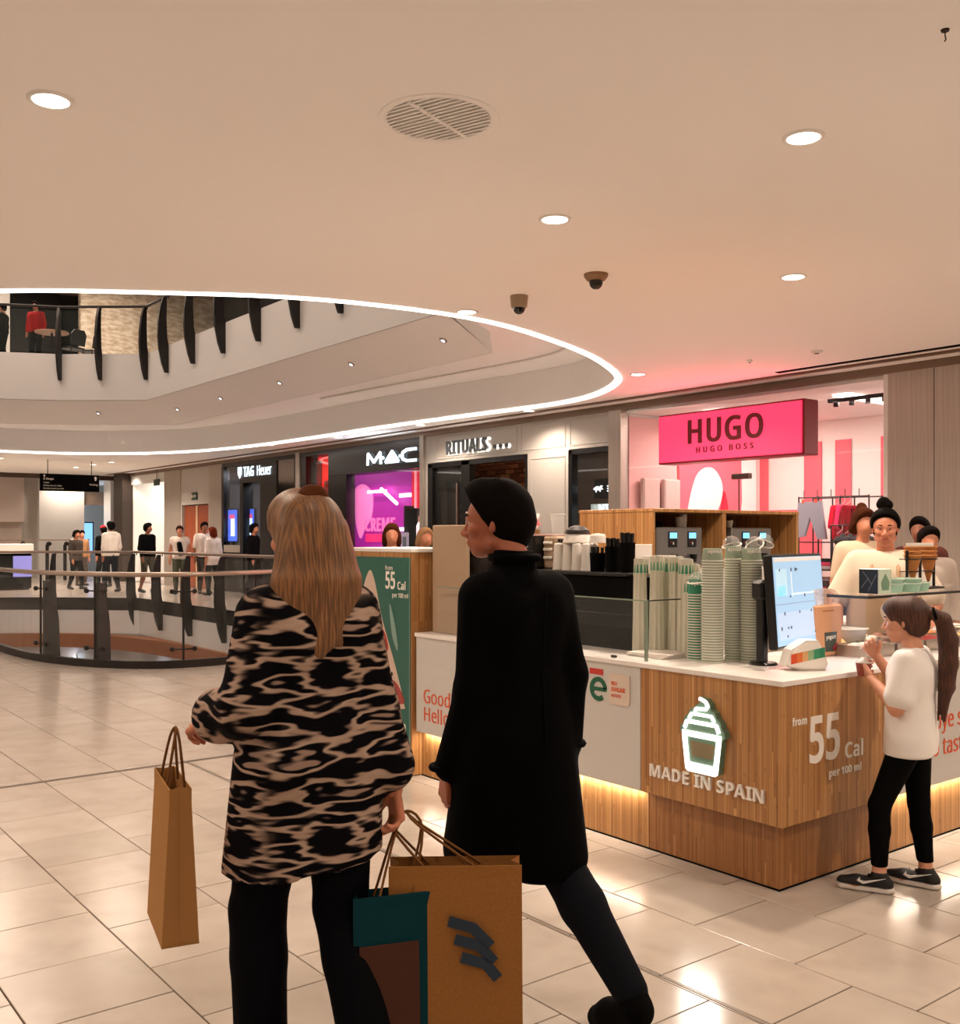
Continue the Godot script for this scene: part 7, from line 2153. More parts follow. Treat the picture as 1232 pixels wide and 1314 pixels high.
func girl() -> void:
	var p := thing("person", "young girl with long brown ponytail, white T-shirt and black leggings, eating at the counter", "person", Vector3(4.27, 0, -2.40), 0.3)
	p.scale = Vector3.ONE * 0.74
	var j := joints()
	j.merge({
		"head": Vector3(0.0, 1.59, -0.03), "neck": Vector3(0, 1.42, 0.02), "chest": Vector3(0, 1.27, 0.01), "waist": Vector3(0, 1.06, 0), "hip": Vector3(0, 0.9, 0.01),
		"sl": Vector3(-0.155, 1.36, 0.01), "el": Vector3(-0.215, 1.09, -0.03), "wl": Vector3(-0.075, 1.235, -0.205), "hl": Vector3(0.5, 0.45, -0.5), "bl": Vector3(-0.5, -0.2, -0.8), "cl": 0.75, "thl": -1.0,
		"sr": Vector3(0.155, 1.36, 0.01), "er": Vector3(0.21, 1.1, -0.07), "wr": Vector3(0.09, 1.36, -0.22), "hr": Vector3(-0.5, 0.6, -0.25), "br": Vector3(0.6, 0.4, -0.6), "cr": 0.7, "thr": -1.0,
		"pl": Vector3(-0.085, 0.87, 0.0), "kl": Vector3(-0.15, 0.5, -0.14), "al": Vector3(-0.2, 0.095, -0.13), "tl": Vector3(-0.235, 0.035, -0.33),
		"pr": Vector3(0.085, 0.87, 0.01), "kr": Vector3(0.08, 0.49, 0.03), "ar": Vector3(0.045, 0.095, 0.08), "tr": Vector3(0.05, 0.035, -0.12),
		"head_turn": 0.12, "head_nod": -0.12, "wide": 0.86}, true)
	var skin := mat("skin_girl", Color(0.84, 0.6, 0.48), 0.45)
	make_body(p, j, skin, 0.013, true, 1.13)
	var ht := head_at(j, 1.13)
	eyes_and_mouth(p, ht, 1.13, Color(0.15, 0.08, 0.05), Color(0.72, 0.36, 0.32))
	var tee := mat("tee_white", Color(0.96, 0.945, 0.93), 0.9)
	var t := torso_caps(j, 0.024)
	for s in ["l", "r"]:
		var a: Vector3 = j["s" + s]
		var b: Vector3 = j["e" + s]
		t.append([a, 0.07, a.lerp(b, 0.74), 0.086])
	t += [[j.waist + Vector3(-0.05, 0, 0), 0.125, Vector3(-0.06, 0.77, 0.0), 0.142], [j.waist + Vector3(0.05, 0, 0), 0.125, Vector3(0.06, 0.77, 0.0), 0.142]]
	var shirt := clothes(p, "t_shirt", t, [cut(Vector3.DOWN, Vector3(0, 0.795, 0)), cut(Vector3(0, 1, -0.12), j.neck + Vector3(0, 0.012, 0))], tee)
	# sleeve cut by leaving the capsules short; collar band and little chest mark
	put("collar", tube(ring_pts(j.neck + Vector3(0, 0.005, 0), 0.066, 0.06, 20), 0.008, 6, -1.0, true), tee, shirt)
	box("back_mark", Vector3(0.045, 0.006, 0.003), Vector3(0.05, 1.18, 0.142), mat("mark_dark", Color(0.15, 0.12, 0.12), 0.6), shirt, 0.001)
	var blk := mat("leggings", Color(0.018, 0.017, 0.02), 0.75)
	var lg := [[j.hip - Vector3(0.06, 0, 0), 0.112, j.pl, 0.1], [j.hip + Vector3(0.06, 0, 0), 0.112, j.pr, 0.1]] + leg_caps(j, "l", 0.006) + leg_caps(j, "r", 0.006)
	clothes(p, "leggings", lg, [cut(Vector3.UP, Vector3(0, 0.97, 0)), cut(Vector3.DOWN, Vector3(0, 0.15, 0))], blk, 0.012, 0.02)
	for s in ["l", "r"]:
		var sh := clothes(p, "shoe", foot_caps(j, s, 0.012), [cut(Vector3.DOWN, Vector3(0, 0.035, 0)), cut(Vector3.UP, Vector3(0, 0.125, 0))], mat("shoe_black", Color(0.02, 0.02, 0.024), 0.6), 0.009, 0.018)
		var an: Vector3 = j["a" + s]
		var toe: Vector3 = j["t" + s]
		var d := (toe - an).slide(Vector3.UP).normalized()
		var side := Vector3(d.z, 0, -d.x)
		var h0 := an - d * 0.05
		var sole := [[Vector3(h0.x, 0.018, h0.z) + d * 0.01, 0.045, Vector3(an.x, 0.016, an.z) + d * 0.1, 0.042], [Vector3(an.x, 0.016, an.z) + d * 0.1, 0.044, Vector3(toe.x, 0.018, toe.z) + d * 0.0, 0.036]]
		put("sole", blend_mesh(sole, 0.009, 0.015, [cut(Vector3.DOWN, Vector3(0, 0.002, 0)), cut(Vector3.UP, Vector3(0, 0.037, 0))]), mat("sole_white", Color(0.9, 0.87, 0.84), 0.6), sh)
		# white tick on the outer side
		var st := begin()
		var tick := [Vector2(-0.085, 0.012), Vector2(-0.05, -0.004), Vector2(0.075, 0.042), Vector2(-0.045, 0.012), Vector2(-0.066, 0.016), Vector2(-0.07, 0.034)]
		add_prism(st, PackedVector2Array(tick), -0.004, 0.004)
		for sd in [-1.0, 1.0]:
			var o := put("tick_mark", st.commit() if sd < 0 else prism(tick, -0.004, 0.004), mat("tick_white", Color(0.92, 0.9, 0.88), 0.5), sh, Vector3(an.x, 0.055, an.z) + d * 0.035 + side * sd * 0.049)
			o.basis = Basis(-d, Vector3(0, 1, 0), (-d).cross(Vector3.UP))
		put("lace_knot", tube([an + d * 0.05 + Vector3(0, -0.004, 0) - side * 0.02, an + d * 0.06 + Vector3(0, 0.0, 0), an + d * 0.05 + Vector3(0, -0.004, 0) + side * 0.02], 0.006, 6), mat("lace", Color(0.06, 0.06, 0.07), 0.8), sh)
	var hair := mat("hair_brown", Color(0.36, 0.2, 0.13), 0.6)
	tri(hair, noise_tex("strands", 0.05, [Color(0.62, 0.6, 0.58), Color(1, 1, 1)], [0.3, 0.8], 256, 6, 3), Vector3(9, 0.7, 9))
	var h := [[Vector3(0, 0.032, 0.02), 0.104, Vector3(0, 0.05, -0.03), 0.092], [Vector3(0, -0.02, 0.045), 0.088, Vector3(0, 0.04, 0.04), 0.094], [Vector3(0, 0.03, 0.09), 0.055, Vector3(0, 0.03, 0.12), 0.035]]
	for hh in h:
		hh[0] *= 1.13
		hh[2] *= 1.13
	var ho := put("hair", blend_mesh(moved(h, ht), 0.007, 0.03, [cut(ht.basis * Vector3(0, -0.5, -0.86), ht * Vector3(0, 0.012, -0.078))]), hair, p)
	var tail := []
	var path := [Vector3(0.0, 1.64, 0.125), Vector3(0.03, 1.6, 0.175), Vector3(0.05, 1.48, 0.2), Vector3(0.055, 1.34, 0.2), Vector3(0.05, 1.2, 0.19), Vector3(0.03, 1.06, 0.17)]
	var rad := [0.032, 0.045, 0.056, 0.054, 0.042, 0.014]
	for i in 5:
		tail.append([path[i], rad[i], path[i + 1], rad[i + 1]])
	for k in 9:
		var o := Vector3(rng.randf_range(-0.035, 0.035), 0, rng.randf_range(-0.03, 0.03))
		tail.append([path[2] + o, 0.016, path[4] + o * 1.1, 0.015])
		tail.append([path[4] + o * 1.1, 0.015, path[5] + o * 0.8 + Vector3(0, rng.randf_range(-0.06, 0.05), 0), 0.006])
	put("ponytail", blend_mesh(tail, 0.007, 0.014), hair, ho)
	put("hair_tie", tube(ring_pts(Vector3(0.005, 1.635, 0.135), 0.036, 0.036, 14, Vector3(0.2, 0.3, 1)), 0.009, 6, -1.0, true), mats.black_matt, ho)
	# her cup and spoon
	var w := p.transform * Vector3(0.0, 1.285, -0.27)
	var c := thing("paper_cup", "small reddish cup held in the girl's hand", "cup", w - Vector3(0, 0.035, 0))
	put("wall", lathe([Vector2(0, 0), Vector2(0.026, 0), Vector2(0.036, 0.062), Vector2(0.034, 0.062), Vector2(0.024, 0.004), Vector2(0, 0.004)], 22), mat("cup_red", Color(0.62, 0.3, 0.24), 0.5), c)
	put("yoghurt", lathe([Vector2(0.033, 0.05), Vector2(0.025, 0.07), Vector2(0.01, 0.084), Vector2(0, 0.086)], 18), mat("yoghurt", Color(0.93, 0.9, 0.87), 0.5), c)
	put("rim", lathe([Vector2(0.034, 0.06), Vector2(0.038, 0.061), Vector2(0.038, 0.065), Vector2(0.034, 0.066)], 20), mats.white_plastic, c)
	var s0 := p.transform * Vector3(0.03, 1.4, -0.3)
	var s1 := p.transform * Vector3(-0.01, 1.47, -0.2)
	var sp := thing("spoon", "small pale spoon in the girl's raised hand", "spoon", s0)
	put("handle", tube([Vector3.ZERO, (s1 - s0) * 0.7], 0.0035, 6), mats.white_plastic, sp)
	put("bowl", blend_mesh([[(s1 - s0) * 0.7, 0.006, s1 - s0, 0.008]], 0.003, 0.004), mats.white_plastic, sp)

func ring_pts(c: Vector3, rx: float, rz: float, n: int, axis := Vector3.UP) -> Array:
	var out := []
	var b := Basis()
	var ax := axis.normalized()
	if ax.distance_to(Vector3.UP) > 0.01:
		b = Basis(Vector3.UP.cross(ax).normalized(), Vector3.UP.angle_to(ax))
	for i in n:
		out.append(c + b * Vector3(cos(TAU * i / n) * rx, 0, sin(TAU * i / n) * rz))
	return out

func man() -> void:
	var p := thing("person", "man in a long black coat walking past the kiosk, head turned left", "person", Vector3(2.14, 0, -2.57), 0.0)
	var j := joints()
	j.merge({
		"head": Vector3(-0.03, 1.595, -0.06), "neck": Vector3(0, 1.43, 0.02), "chest": Vector3(0, 1.29, 0.01), "sl": Vector3(-0.145, 1.355, -0.0), "sr": Vector3(0.145, 1.355, 0.02), "wide": 0.72,
		"el": Vector3(-0.175, 1.06, 0.0), "wl": Vector3(-0.19, 0.78, -0.12), "hl": Vector3(0.1, -1, -0.25), "bl": Vector3(-1, 0, -0.2), "thl": 1.0, "cl": 0.5,
		"er": Vector3(0.175, 1.09, 0.07), "wr": Vector3(0.18, 0.84, 0.06), "hr": Vector3(-0.05, -1, 0.02), "br": Vector3(1, 0, 0.2), "thr": -1.0, "cr": 0.55,
		"kl": Vector3(-0.08, 0.5, -0.13), "al": Vector3(-0.09, 0.1, -0.22), "tl": Vector3(-0.11, 0.035, -0.42),
		"kr": Vector3(0.1, 0.49, 0.1), "ar": Vector3(0.12, 0.17, 0.4), "tr": Vector3(0.13, 0.035, 0.26),
		"head_turn": 0.75, "head_nod": -0.05}, true)
	var skin := mat("skin_man", Color(0.66, 0.38, 0.27), 0.5)
	make_body(p, j, skin, 0.014, true, 1.0)
	var ht := head_at(j, 1.0)
	eyes_and_mouth(p, ht, 1.0, Color(0.1, 0.06, 0.04), Color(0.5, 0.25, 0.2))
	var coat := mat("coat_black", Color(0.012, 0.0115, 0.014), 0.9)
	var t := torso_caps(j, 0.018) + arm_caps(j, "l", 0.016, 1.93) + arm_caps(j, "r", 0.016, 1.9)
	t += [[j.hip + Vector3(-0.04, 0.1, 0), 0.122, Vector3(-0.06, 0.46, -0.08), 0.125], [j.hip + Vector3(0.04, 0.1, 0), 0.122, Vector3(0.05, 0.5, 0.07), 0.125]]
	t.append([j.neck + Vector3(-0.02, -0.02, 0.0), 0.075, j.neck + Vector3(-0.01, 0.06, -0.02), 0.066])
	t += [[j.pl, 0.118, (j.pl as Vector3).lerp(j.kl, 0.95), 0.1], [j.pr, 0.118, (j.pr as Vector3).lerp(j.kr, 0.95), 0.1]]
	var cm := clothes(p, "coat", t, [cut(Vector3.DOWN, Vector3(0, 0.45, 0)), cut(Vector3(0, 1, 0.1), j.neck + Vector3(0, 0.075, 0))], coat)
	put("collar", tube(ring_pts(j.neck + Vector3(-0.012, 0.05, -0.01), 0.075, 0.078, 20), 0.013, 8, -1.0, true), coat, cm)
	put("back_seam", tube([Vector3(0, 1.38, 0.15), Vector3(0, 1.1, 0.137), Vector3(0, 0.9, 0.15)], 0.003, 5), mat("seam_black", Color(0.03, 0.03, 0.03), 0.9), cm)
	for s in ["l", "r"]:
		var w: Vector3 = j["w" + s]
		put("cuff", tube(ring_pts(w + Vector3(0, 0.02, 0), 0.052, 0.05, 16), 0.01, 6, -1.0, true), coat, cm)
	put("bracelet", tube(ring_pts(j.wr + Vector3(0, -0.012, 0), 0.031, 0.029, 16), 0.0035, 6, -1.0, true), mat("silver", Color(0.8, 0.75, 0.68), 0.25, 0.9), p)
	put("ring", tube(ring_pts(j.wr + Vector3(-0.012, -0.118, -0.012), 0.0105, 0.0105, 12), 0.0025, 6, -1.0, true), mat("silver"), p)
	var dn := mat("denim_dark", Color(0.07, 0.075, 0.1), 0.85)
	clothes(p, "trousers", leg_caps(j, "l", 0.018) + leg_caps(j, "r", 0.018) + [[j.hip - Vector3(0.06, 0, 0), 0.11, j.pl, 0.1], [j.hip + Vector3(0.06, 0, 0), 0.11, j.pr, 0.1]], [cut(Vector3.UP, Vector3(0, 1.0, 0))], dn, 0.013, 0.02)
	for s in ["l", "r"]:
		var sh := clothes(p, "shoe", foot_caps(j, s, 0.014), [cut(Vector3.DOWN, Vector3(0, 0.004, 0))], mat("shoe_leather", Color(0.02, 0.017, 0.016), 0.8), 0.011, 0.02)
		put("heel", cyl(0.035, 0.02, 14), mats.black, sh, Vector3(j["a" + s].x, maxf(0.004, j["a" + s].y - 0.1), j["a" + s].z + 0.03))
	var hair := mat("hair_dark", Color(0.05, 0.032, 0.026), 0.8)
	var h := [[Vector3(0, 0.04, 0.02), 0.098, Vector3(0, 0.06, -0.04), 0.088], [Vector3(0, -0.01, 0.045), 0.082, Vector3(0, 0.04, 0.035), 0.09], [Vector3(0, -0.05, 0.055), 0.05, Vector3(0, 0.0, 0.06), 0.07]]
	for k in 10:
		h.append([Vector3(rng.randf_range(-0.05, 0.05), 0.1, rng.randf_range(-0.06, 0.05)), 0.03, Vector3(rng.randf_range(-0.06, 0.06), 0.125, rng.randf_range(-0.07, 0.05)), 0.016])
	put("hair", blend_mesh(moved(h, ht), 0.007, 0.02, [cut(ht.basis * Vector3(0, -0.5, -0.86), ht * Vector3(0, 0.025, -0.045))]), hair, p)

func paper_bag(called: String, label: String, at: Vector3, turn: float, size: Vector3, m: Material, grip: Vector3) -> Node3D:
	var b := thing(called, label, "bag", at, turn)
	var w := size.x * 0.5
	var d := size.z * 0.5
	var st := begin()
	# folded sides: a gusset creased inwards
	var o := [Vector2(-w, -d), Vector2(w, -d), Vector2(w * 0.94, 0), Vector2(w, d), Vector2(-w, d), Vector2(-w * 0.94, 0)]
	var t := [Vector2(-w, -d * 0.55), Vector2(w, -d * 0.55), Vector2(w * 0.86, 0), Vector2(w, d * 0.55), Vector2(-w, d * 0.55), Vector2(-w * 0.86, 0)]
	for i in 6:
		var k := (i + 1) % 6
		quad(st, Vector3(o[k].x, 0, o[k].y), Vector3(o[i].x, 0, o[i].y), Vector3(t[i].x, size.y, t[i].y), Vector3(t[k].x, size.y, t[k].y))
		quad(st, Vector3(o[i].x, 0.001, o[i].y) * 0.99, Vector3(o[k].x, 0.001, o[k].y) * 0.99, Vector3(t[k].x * 0.985, size.y, t[k].y * 0.96), Vector3(t[i].x * 0.985, size.y, t[i].y * 0.96))
	quad(st, Vector3(-w, 0, -d), Vector3(w, 0, -d), Vector3(w, 0, d), Vector3(-w, 0, d), Vector3.DOWN)
	put("sack", st.commit(), m, b)
	var fold := begin()
	for z in [-1.0, 1.0]:
		add_box(fold, Vector3(size.x * 0.995, 0.035, 0.003), Transform3D(Basis(), Vector3(0, size.y - 0.018, z * (d * 0.55 + 0.001))), 0.001)
	put("top_fold", fold.commit(), m, b)
	var g := b.transform.affine_inverse() * grip
	for z in [-1.0, 1.0]:
		var zz: float = d * 0.5 * z
		put("handle", tube(smooth_line([Vector3(-w * 0.4, size.y - 0.02, zz), Vector3(g.x - 0.04, lerpf(size.y, g.y, 0.75), lerpf(zz, g.z, 0.7)), g, Vector3(g.x + 0.04, lerpf(size.y, g.y, 0.75), lerpf(zz, g.z, 0.7)), Vector3(w * 0.4, size.y - 0.02, zz)], 4), 0.004, 6), mat("cord_brown", Color(0.45, 0.3, 0.17), 0.8), b)
	return b

func woman() -> void:
	var at := Vector3(1.385, 0, -2.58)
	var p := thing("person", "woman with long fair hair and a dark and cream patterned tunic, walking with shopping bags", "person", at, 0.0)
	var j := joints()
	j = stride(j, 0.45)
	j.merge({
		"head": Vector3(0.0, 1.545, -0.03), "neck": Vector3(0, 1.4, 0.02), "chest": Vector3(0, 1.27, 0.01), "waist": Vector3(0, 1.06, 0), "sl": Vector3(-0.15, 1.335, 0.01), "sr": Vector3(0.15, 1.335, 0.01),
		"el": Vector3(-0.205, 1.09, 0.04), "wl": Vector3(-0.215, 1.03, -0.19), "hl": Vector3(-0.1, -0.35, -1), "bl": Vector3(-0.6, 0.8, 0), "thl": 1.0, "cl": 0.8,
		"er": Vector3(0.18, 1.06, 0.05), "wr": Vector3(0.23, 0.82, 0.09), "hr": Vector3(0.1, -1, 0.05), "br": Vector3(1, 0, 0.1), "thr": -1.0, "cr": 0.8,
		"head_turn": 0.1, "wide": 0.82}, true)
	make_body(p, j, mat("skin_woman", Color(0.78, 0.5, 0.38), 0.5), 0.014, true, 0.97)
	var ht := head_at(j, 0.97)
	eyes_and_mouth(p, ht, 0.97, Color(0.2, 0.25, 0.3), Color(0.65, 0.3, 0.28))
	var pat := mat("tunic", Color.WHITE, 0.85)
	var ink := Color(0.035, 0.03, 0.045)
	tri(pat, noise_tex("camo", 0.012, [ink, ink, Color(0.4, 0.33, 0.3), Color(0.66, 0.56, 0.49), Color(0.72, 0.62, 0.55), Color(0.36, 0.3, 0.27), ink, ink, Color(0.6, 0.5, 0.44)], [0.0, 0.36, 0.40, 0.44, 0.55, 0.59, 0.63, 0.76, 0.84], 512, 21, 3), Vector3(0.55, 2.2, 0.55))
	var t := torso_caps(j, 0.02)
	t += [[j.sl, 0.068, j.el, 0.074], [j.el, 0.072, j.el.lerp(j.wl, 0.66), 0.08], [j.sr, 0.068, j.er, 0.072], [j.er, 0.072, j.er.lerp(j.wr, 0.72), 0.08]]
	t += [[j.waist + Vector3(-0.05, 0, 0), 0.122, Vector3(-0.065, 0.6, -0.02), 0.135], [j.waist + Vector3(0.05, 0, 0), 0.122, Vector3(0.065, 0.6, 0.02), 0.135]]
	t += [[j.pl, 0.13, (j.pl as Vector3).lerp(j.kl, 0.9), 0.115], [j.pr, 0.13, (j.pr as Vector3).lerp(j.kr, 0.9), 0.115]]
	clothes(p, "tunic", t, [cut(Vector3(0.12, -1, 0), Vector3(0, 0.63, 0)), cut(Vector3.UP, j.neck + Vector3(0, 0.02, 0))], pat)
	var navy := mat("trousers_navy", Color(0.03, 0.03, 0.05), 0.85)
	var lg := [[j.hip - Vector3(0.05, 0, 0), 0.1, j.pl, 0.1], [j.hip + Vector3(0.05, 0, 0), 0.1, j.pr, 0.1]] + leg_caps(j, "l", 0.02) + leg_caps(j, "r", 0.02)
	lg += [[j.kl, 0.075, j.al, 0.075], [j.kr, 0.075, j.ar, 0.075]]
	clothes(p, "trousers", lg, [cut(Vector3.UP, Vector3(0, 1.0, 0)), cut(Vector3.DOWN, Vector3(0, 0.05, 0))], navy, 0.014, 0.02)
	for s in ["l", "r"]:
		clothes(p, "shoe", foot_caps(j, s, 0.012), [cut(Vector3.DOWN, Vector3(0, 0.004, 0))], mat("shoe_tan", Color(0.25, 0.17, 0.12), 0.5), 0.011, 0.02)
	var fair := mat("hair_fair", Color(0.6, 0.41, 0.23), 0.5)
	tri(fair, noise_tex("strands", 0.05, [], []), Vector3(9, 0.6, 9))
	var h := [[Vector3(0, 0.035, 0.02), 0.1, Vector3(0, 0.05, -0.02), 0.094], [Vector3(0, -0.02, 0.04), 0.094, Vector3(0, 0.03, 0.03), 0.098]]
	for k in 26:
		var a := lerpf(-1.15, 1.15, k / 25.0)
		var top := Vector3(sin(a) * 0.08, 0.02, 0.02 + cos(a) * 0.07)
		var mid := Vector3(sin(a) * 0.115, -0.12, 0.03 + cos(a) * 0.09)
		var low := Vector3(sin(a) * 0.145 + rng.randf_range(-0.015, 0.015), -0.29 + rng.randf_range(-0.05, 0.03), 0.05 + cos(a) * 0.1)
		h.append([top, 0.035, mid, 0.034])
		h.append([mid, 0.034, low, 0.016])
	var hm := put("hair", blend_mesh(moved(h, ht), 0.009, 0.016, [cut(ht.basis * Vector3(0, -0.25, -0.97), ht * Vector3(0, 0.03, -0.05))]), fair, p)
	put("hair_crown", blend_mesh(moved([[Vector3(-0.012, 0.105, 0.045), 0.036, Vector3(0.016, 0.108, 0.045), 0.034], [Vector3(0.0, 0.125, 0.035), 0.026, Vector3(0.012, 0.125, 0.05), 0.024]], ht), 0.008, 0.02), mat("hair_auburn", Color(0.33, 0.17, 0.09), 0.8), hm)
	# bags
	var kraft := mat("kraft", Color(0.6, 0.41, 0.22), 0.8)
	tri(kraft, noise_tex("fibre", 0.08, [Color(0.95, 0.945, 0.94), Color(1, 1, 1)], [0.2, 0.8], 256, 11, 4), Vector3(4, 4, 4))
	var b1 := paper_bag("shopping_bag", "brown paper shopping bag with a dark blue angular mark, hanging from the woman's right hand", at + Vector3(0.37, 0.08, 0.2), -0.62, Vector3(0.38, 0.53, 0.16), kraft, at + Vector3(0.26, 0.75, 0.1))
	var st := begin()
	for k in 3:
		add_stroke(st, [Vector2(-0.07 + 0.018 * k, 0.05 - 0.05 * k), Vector2(0.0 + 0.018 * k, 0.03 - 0.05 * k), Vector2(0.05 + 0.01 * k, -0.02 - 0.045 * k)], 0.03, 0.0, 0.002, false)
	var mk := put("blue_mark", st.commit(), mat("ink_blue", Color(0.1, 0.17, 0.24), 0.7), b1, Vector3(0.05, 0.33, 0.068))
	mk.rotation.x = -0.07
	var kraft2 := mat("kraft_pale", Color(0.66, 0.48, 0.29), 0.8)
	paper_bag("shopping_bag", "pale brown paper bag hanging from the woman's left hand, seen almost edge-on", at + Vector3(-0.29, 0.43, -0.27), 1.35, Vector3(0.3, 0.43, 0.1), kraft2, at + Vector3(-0.275, 1.0, -0.28))
	var teal := mat("teal_cloth", Color(0.05, 0.21, 0.24), 0.8)
	var tb := paper_bag("shopping_bag", "smaller dark teal bag between the woman's leg and the brown paper bag", at + Vector3(0.2, 0.14, 0.13), -0.35, Vector3(0.24, 0.4, 0.12), teal, at + Vector3(0.27, 0.75, 0.1))
	box("brown_print", Vector3(0.17, 0.24, 0.002), Vector3(-0.02, 0.15, 0.057), mat("tote_brown", Color(0.3, 0.19, 0.15), 0.85), tb, 0.001).rotation.x = -0.07

func worker() -> void:
	var at := Vector3(6.1, 0, -3.6)
	var p := thing("person", "kiosk worker with a dark hair bun, cream T-shirt and pale apron, standing behind the counter", "person", at, 2.09)
	p.scale = Vector3.ONE * 0.98
	var j := joints()
	j.merge({
		"el": Vector3(-0.3, 1.14, -0.02), "wl": Vector3(-0.26, 0.96, -0.2), "hl": Vector3(0.2, -0.4, -0.9), "bl": Vector3(-0.2, 0.9, -0.3), "thl": -1.0, "cl": 0.4,
		"er": Vector3(0.3, 1.14, -0.02), "wr": Vector3(0.28, 0.97, -0.22), "hr": Vector3(-0.2, -0.4, -0.9), "br": Vector3(0.2, 0.9, -0.3), "thr": 1.0, "cr": 0.4,
		"head_nod": -0.12}, true)
	var skin := mat("skin_worker", Color(0.78, 0.5, 0.38), 0.5)
	make_body(p, j, skin, 0.015, true, 1.0)
	var ht := head_at(j, 1.0)
	eyes_and_mouth(p, ht, 1.0, Color(0.12, 0.07, 0.04), Color(0.7, 0.35, 0.3))
	var cream := mat("tee_cream", Color(0.88, 0.82, 0.74), 0.9)
	var t := torso_caps(j, 0.03)
	for s in ["l", "r"]:
		t.append([j["s" + s], 0.078, (j["s" + s] as Vector3).lerp(j["e" + s], 0.78), 0.09])
	clothes(p, "t_shirt", t, [cut(Vector3.DOWN, Vector3(0, 0.86, 0)), cut(Vector3(0, 1, -0.1), j.neck + Vector3(0, 0.02, 0))], cream)
	var ap := mat("apron_pale", Color(0.72, 0.6, 0.48), 0.9)
	var apron := clothes(p, "apron", [[Vector3(-0.09, 1.25, 0), 0.148, Vector3(-0.1, 0.6, 0), 0.155], [Vector3(0.09, 1.25, 0), 0.148, Vector3(0.1, 0.6, 0), 0.155]], [cut(Vector3.UP, Vector3(0, 1.2, 0)), cut(Vector3.DOWN, Vector3(0, 0.62, 0)), cut(Vector3.BACK, Vector3(0, 0, 0.02))], ap, 0.015)
	for x in [-0.09, 0.09]:
		put("strap", tube(smooth_line([Vector3(x, 1.2, -0.15), Vector3(x * 0.9, 1.36, -0.13), Vector3(x * 0.8, 1.45, -0.02)], 4), 0.014, 6), ap, apron)
	clothes(p, "trousers", leg_caps(j, "l", 0.018) + leg_caps(j, "r", 0.018) + [[j.hip - Vector3(0.06, 0, 0), 0.118, j.hip + Vector3(0.06, 0, 0), 0.118]], [cut(Vector3.UP, Vector3(0, 1.02, 0))], mat("cloth_dark", Color(0.06, 0.055, 0.055), 0.85), 0.018, 0.02)
	for s in ["l", "r"]:
		clothes(p, "shoe", foot_caps(j, s, 0.012), [cut(Vector3.DOWN, Vector3(0, 0.004, 0))], mat("shoe_leather"), 0.014, 0.02)
	var hair := mat("hair_dark")
	var h := [[Vector3(0, 0.035, 0.025), 0.095, Vector3(0, 0.05, -0.02), 0.089], [Vector3(0, -0.02, 0.045), 0.078, Vector3(0, 0.02, 0.03), 0.087]]
	var ho := put("hair", blend_mesh(moved(h, ht), 0.008, 0.02, [cut(ht.basis * Vector3(0, -0.62, -0.78), ht * Vector3(0, 0.055, -0.055))]), hair, p)
	put("bun", blend_mesh(moved([[Vector3(0, 0.145, 0.03), 0.042, Vector3(0.01, 0.165, 0.03), 0.04], [Vector3(-0.02, 0.15, 0.02), 0.03, Vector3(0.025, 0.15, 0.045), 0.032]], ht), 0.008, 0.012), hair, ho)

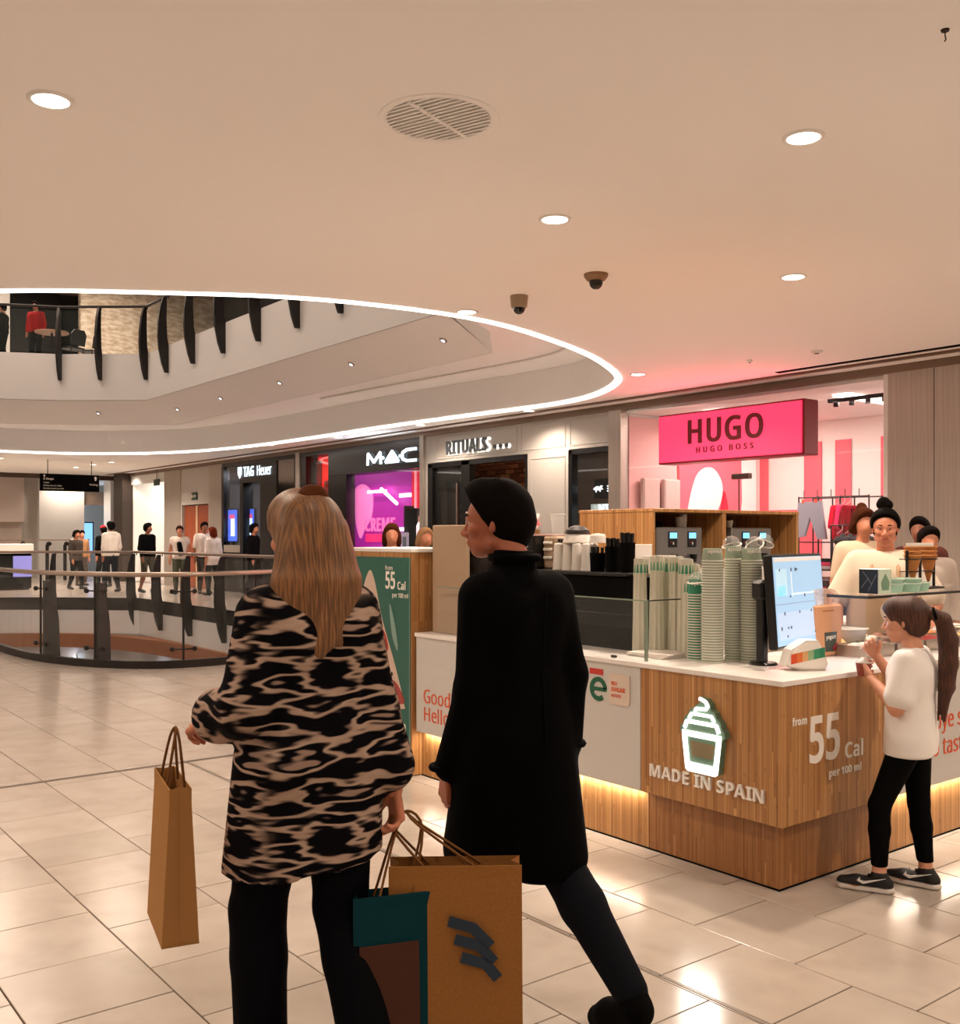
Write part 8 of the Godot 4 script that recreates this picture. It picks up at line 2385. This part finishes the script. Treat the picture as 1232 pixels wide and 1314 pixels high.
func crowd() -> void:
	var skin := Color(0.76, 0.5, 0.38)
	var tan := Color(0.55, 0.34, 0.24)
	# customers behind the kiosk
	var a := passer("woman with gathered brown hair, cream top and dark bag strap, waiting behind the worker", Vector3(8.2, 0, -5.05), 2.5, 1.78, 0.1, Color(0.85, 0.76, 0.66), Color(0.2, 0.18, 0.18), Color(0.25, 0.12, 0.06), skin, {"sleeve": 0.8, "hair": 0.05, "bun": true, "cell": 0.02})
	put("bag_strap", tube(smooth_line([Vector3(-0.14, 1.47, 0.02), Vector3(-0.05, 1.3, -0.13), Vector3(0.08, 1.1, -0.14), Vector3(0.17, 0.95, -0.03)], 4), 0.014, 6), mat("strap_dark", Color(0.08, 0.06, 0.06), 0.7), a)
	passer("dark-haired person mostly hidden behind the worker's shoulder, before the steel wall", Vector3(9.15, 0, -5.05), 1.9, 1.72, 0.0, Color(0.35, 0.2, 0.18), Color(0.1, 0.1, 0.12), Color(0.05, 0.035, 0.03), tan, {"cell": 0.022})
	passer("short dark-haired person behind the waffle cones", Vector3(8.2, 0, -4.45), 2.4, 1.62, 0.0, Color(0.75, 0.7, 0.66), Color(0.15, 0.13, 0.13), Color(0.07, 0.045, 0.04), skin, {"cell": 0.022})
	# people before the magenta window
	passer("woman with wavy brown hair and grey top before the magenta window", Vector3(6.2, 0, -9.6), 2.6, 1.68, 0.2, Color(0.3, 0.29, 0.31), Color(0.1, 0.1, 0.12), Color(0.3, 0.16, 0.09), skin, {"hair": 0.2, "cell": 0.022})
	passer("fair-haired person in black at the right of the magenta window, looking right", Vector3(7.05, 0, -10.2), 3.6, 1.64, 0.3, Color(0.03, 0.03, 0.035), Color(0.05, 0.05, 0.06), Color(0.66, 0.5, 0.36), skin, {"hair": 0.08, "cell": 0.022, "look": -0.6})
	passer("dark-haired person in black facing the fair-haired one by the beige machine", Vector3(7.0, 0, -9.6), 1.5, 1.66, 0.2, Color(0.035, 0.03, 0.035), Color(0.05, 0.05, 0.06), Color(0.12, 0.06, 0.05), tan, {"cell": 0.022})
	# walkers on the far side of the void
	passer("person in a white hooded top walking away across the void", Vector3(9.25, 0, -28.6), 0.2, 1.95, 0.5, Color(0.88, 0.84, 0.8), Color(0.04, 0.05, 0.1), Color(0.05, 0.04, 0.04), tan, {"hood": true, "wide": 1.15})
	passer("bearded man in a black jacket and camouflage shorts on the far walkway", Vector3(9.95, 0, -27.7), 3.5, 1.9, 0.4, Color(0.025, 0.025, 0.03), Color(0.25, 0.23, 0.18), Color(0.03, 0.025, 0.025), tan, {"trouser_end": 0.45, "wide": 1.1, "look": 0.5})
	passer("woman in a grey-brown jacket and black trousers, leftmost of the far walkers", Vector3(8.9, 0, -30.6), 3.6, 1.72, 0.5, Color(0.28, 0.25, 0.23), Color(0.05, 0.045, 0.05), Color(0.07, 0.05, 0.045), skin, {"hair": 0.04, "hem": 0.85})
	passer("person in black with a red cap at the far end of the walkway", Vector3(10.0, 0, -31.6), 0.2, 1.85, 0.5, Color(0.03, 0.028, 0.03), Color(0.06, 0.055, 0.06), Color(0.04, 0.03, 0.03), skin, {"cap": Color(0.65, 0.12, 0.14)})
	passer("small tan-topped person half hidden beside the woman in the grey-brown jacket", Vector3(9.7, 0, -32.8), 3.3, 1.72, 0.2, Color(0.65, 0.48, 0.34), Color(0.3, 0.26, 0.24), Color(0.05, 0.04, 0.04), skin, {"cell": 0.028})
	var b := passer("bare-armed person in white with a black body bag, left of the white-shirted couple", Vector3(10.35, 0, -26.4), 2.7, 1.82, 0.1, Color(0.86, 0.8, 0.76), Color(0.3, 0.3, 0.24), Color(0.25, 0.14, 0.1), skin, {"sleeve": 0.3})
	put("body_bag", blend_mesh([[Vector3(-0.04, 1.05, -0.15), 0.07, Vector3(0.0, 1.3, -0.14), 0.06]], 0.024, 0.03), mats.black_matt, b)
	passer("dark-haired man in a white shirt, taller of the couple near the wooden doors", Vector3(10.95, 0, -26.2), 3.0, 1.92, 0.1, Color(0.88, 0.82, 0.78), Color(0.25, 0.22, 0.2), Color(0.06, 0.045, 0.04), tan, {"sleeve": 0.9})
	passer("red-haired woman in a loose white shirt, seen from behind near the wooden doors", Vector3(10.85, 0, -25.4), 0.3, 1.78, 0.3, Color(0.88, 0.82, 0.79), Color(0.14, 0.16, 0.17), Color(0.4, 0.15, 0.07), skin, {"sleeve": 1.3, "hem": 0.78, "hair": 0.1})
	passer("person in a dark jacket over a pale top, passing the watch shop's doorway", Vector3(11.2, 0, -23.7), 3.8, 1.86, 0.4, Color(0.06, 0.05, 0.07), Color(0.05, 0.05, 0.06), Color(0.05, 0.035, 0.035), skin, {"hair": 0.05})
	# guests on the upper gallery
	passer("person in a red jacket leaning at a table on the upper gallery", Vector3(6.95, UP_FLOOR, -27.3), 2.4, 1.6, 0.0, Color(0.5, 0.02, 0.05), Color(0.05, 0.045, 0.05), Color(0.05, 0.04, 0.04), tan, {"wide": 1.2})
	passer("dark-clothed person at the left border of the upper gallery", Vector3(6.25, UP_FLOOR, -27.6), 1.0, 1.5, 0.0, Color(0.06, 0.05, 0.05), Color(0.05, 0.045, 0.05), Color(0.04, 0.03, 0.03), tan, {"wide": 1.2})
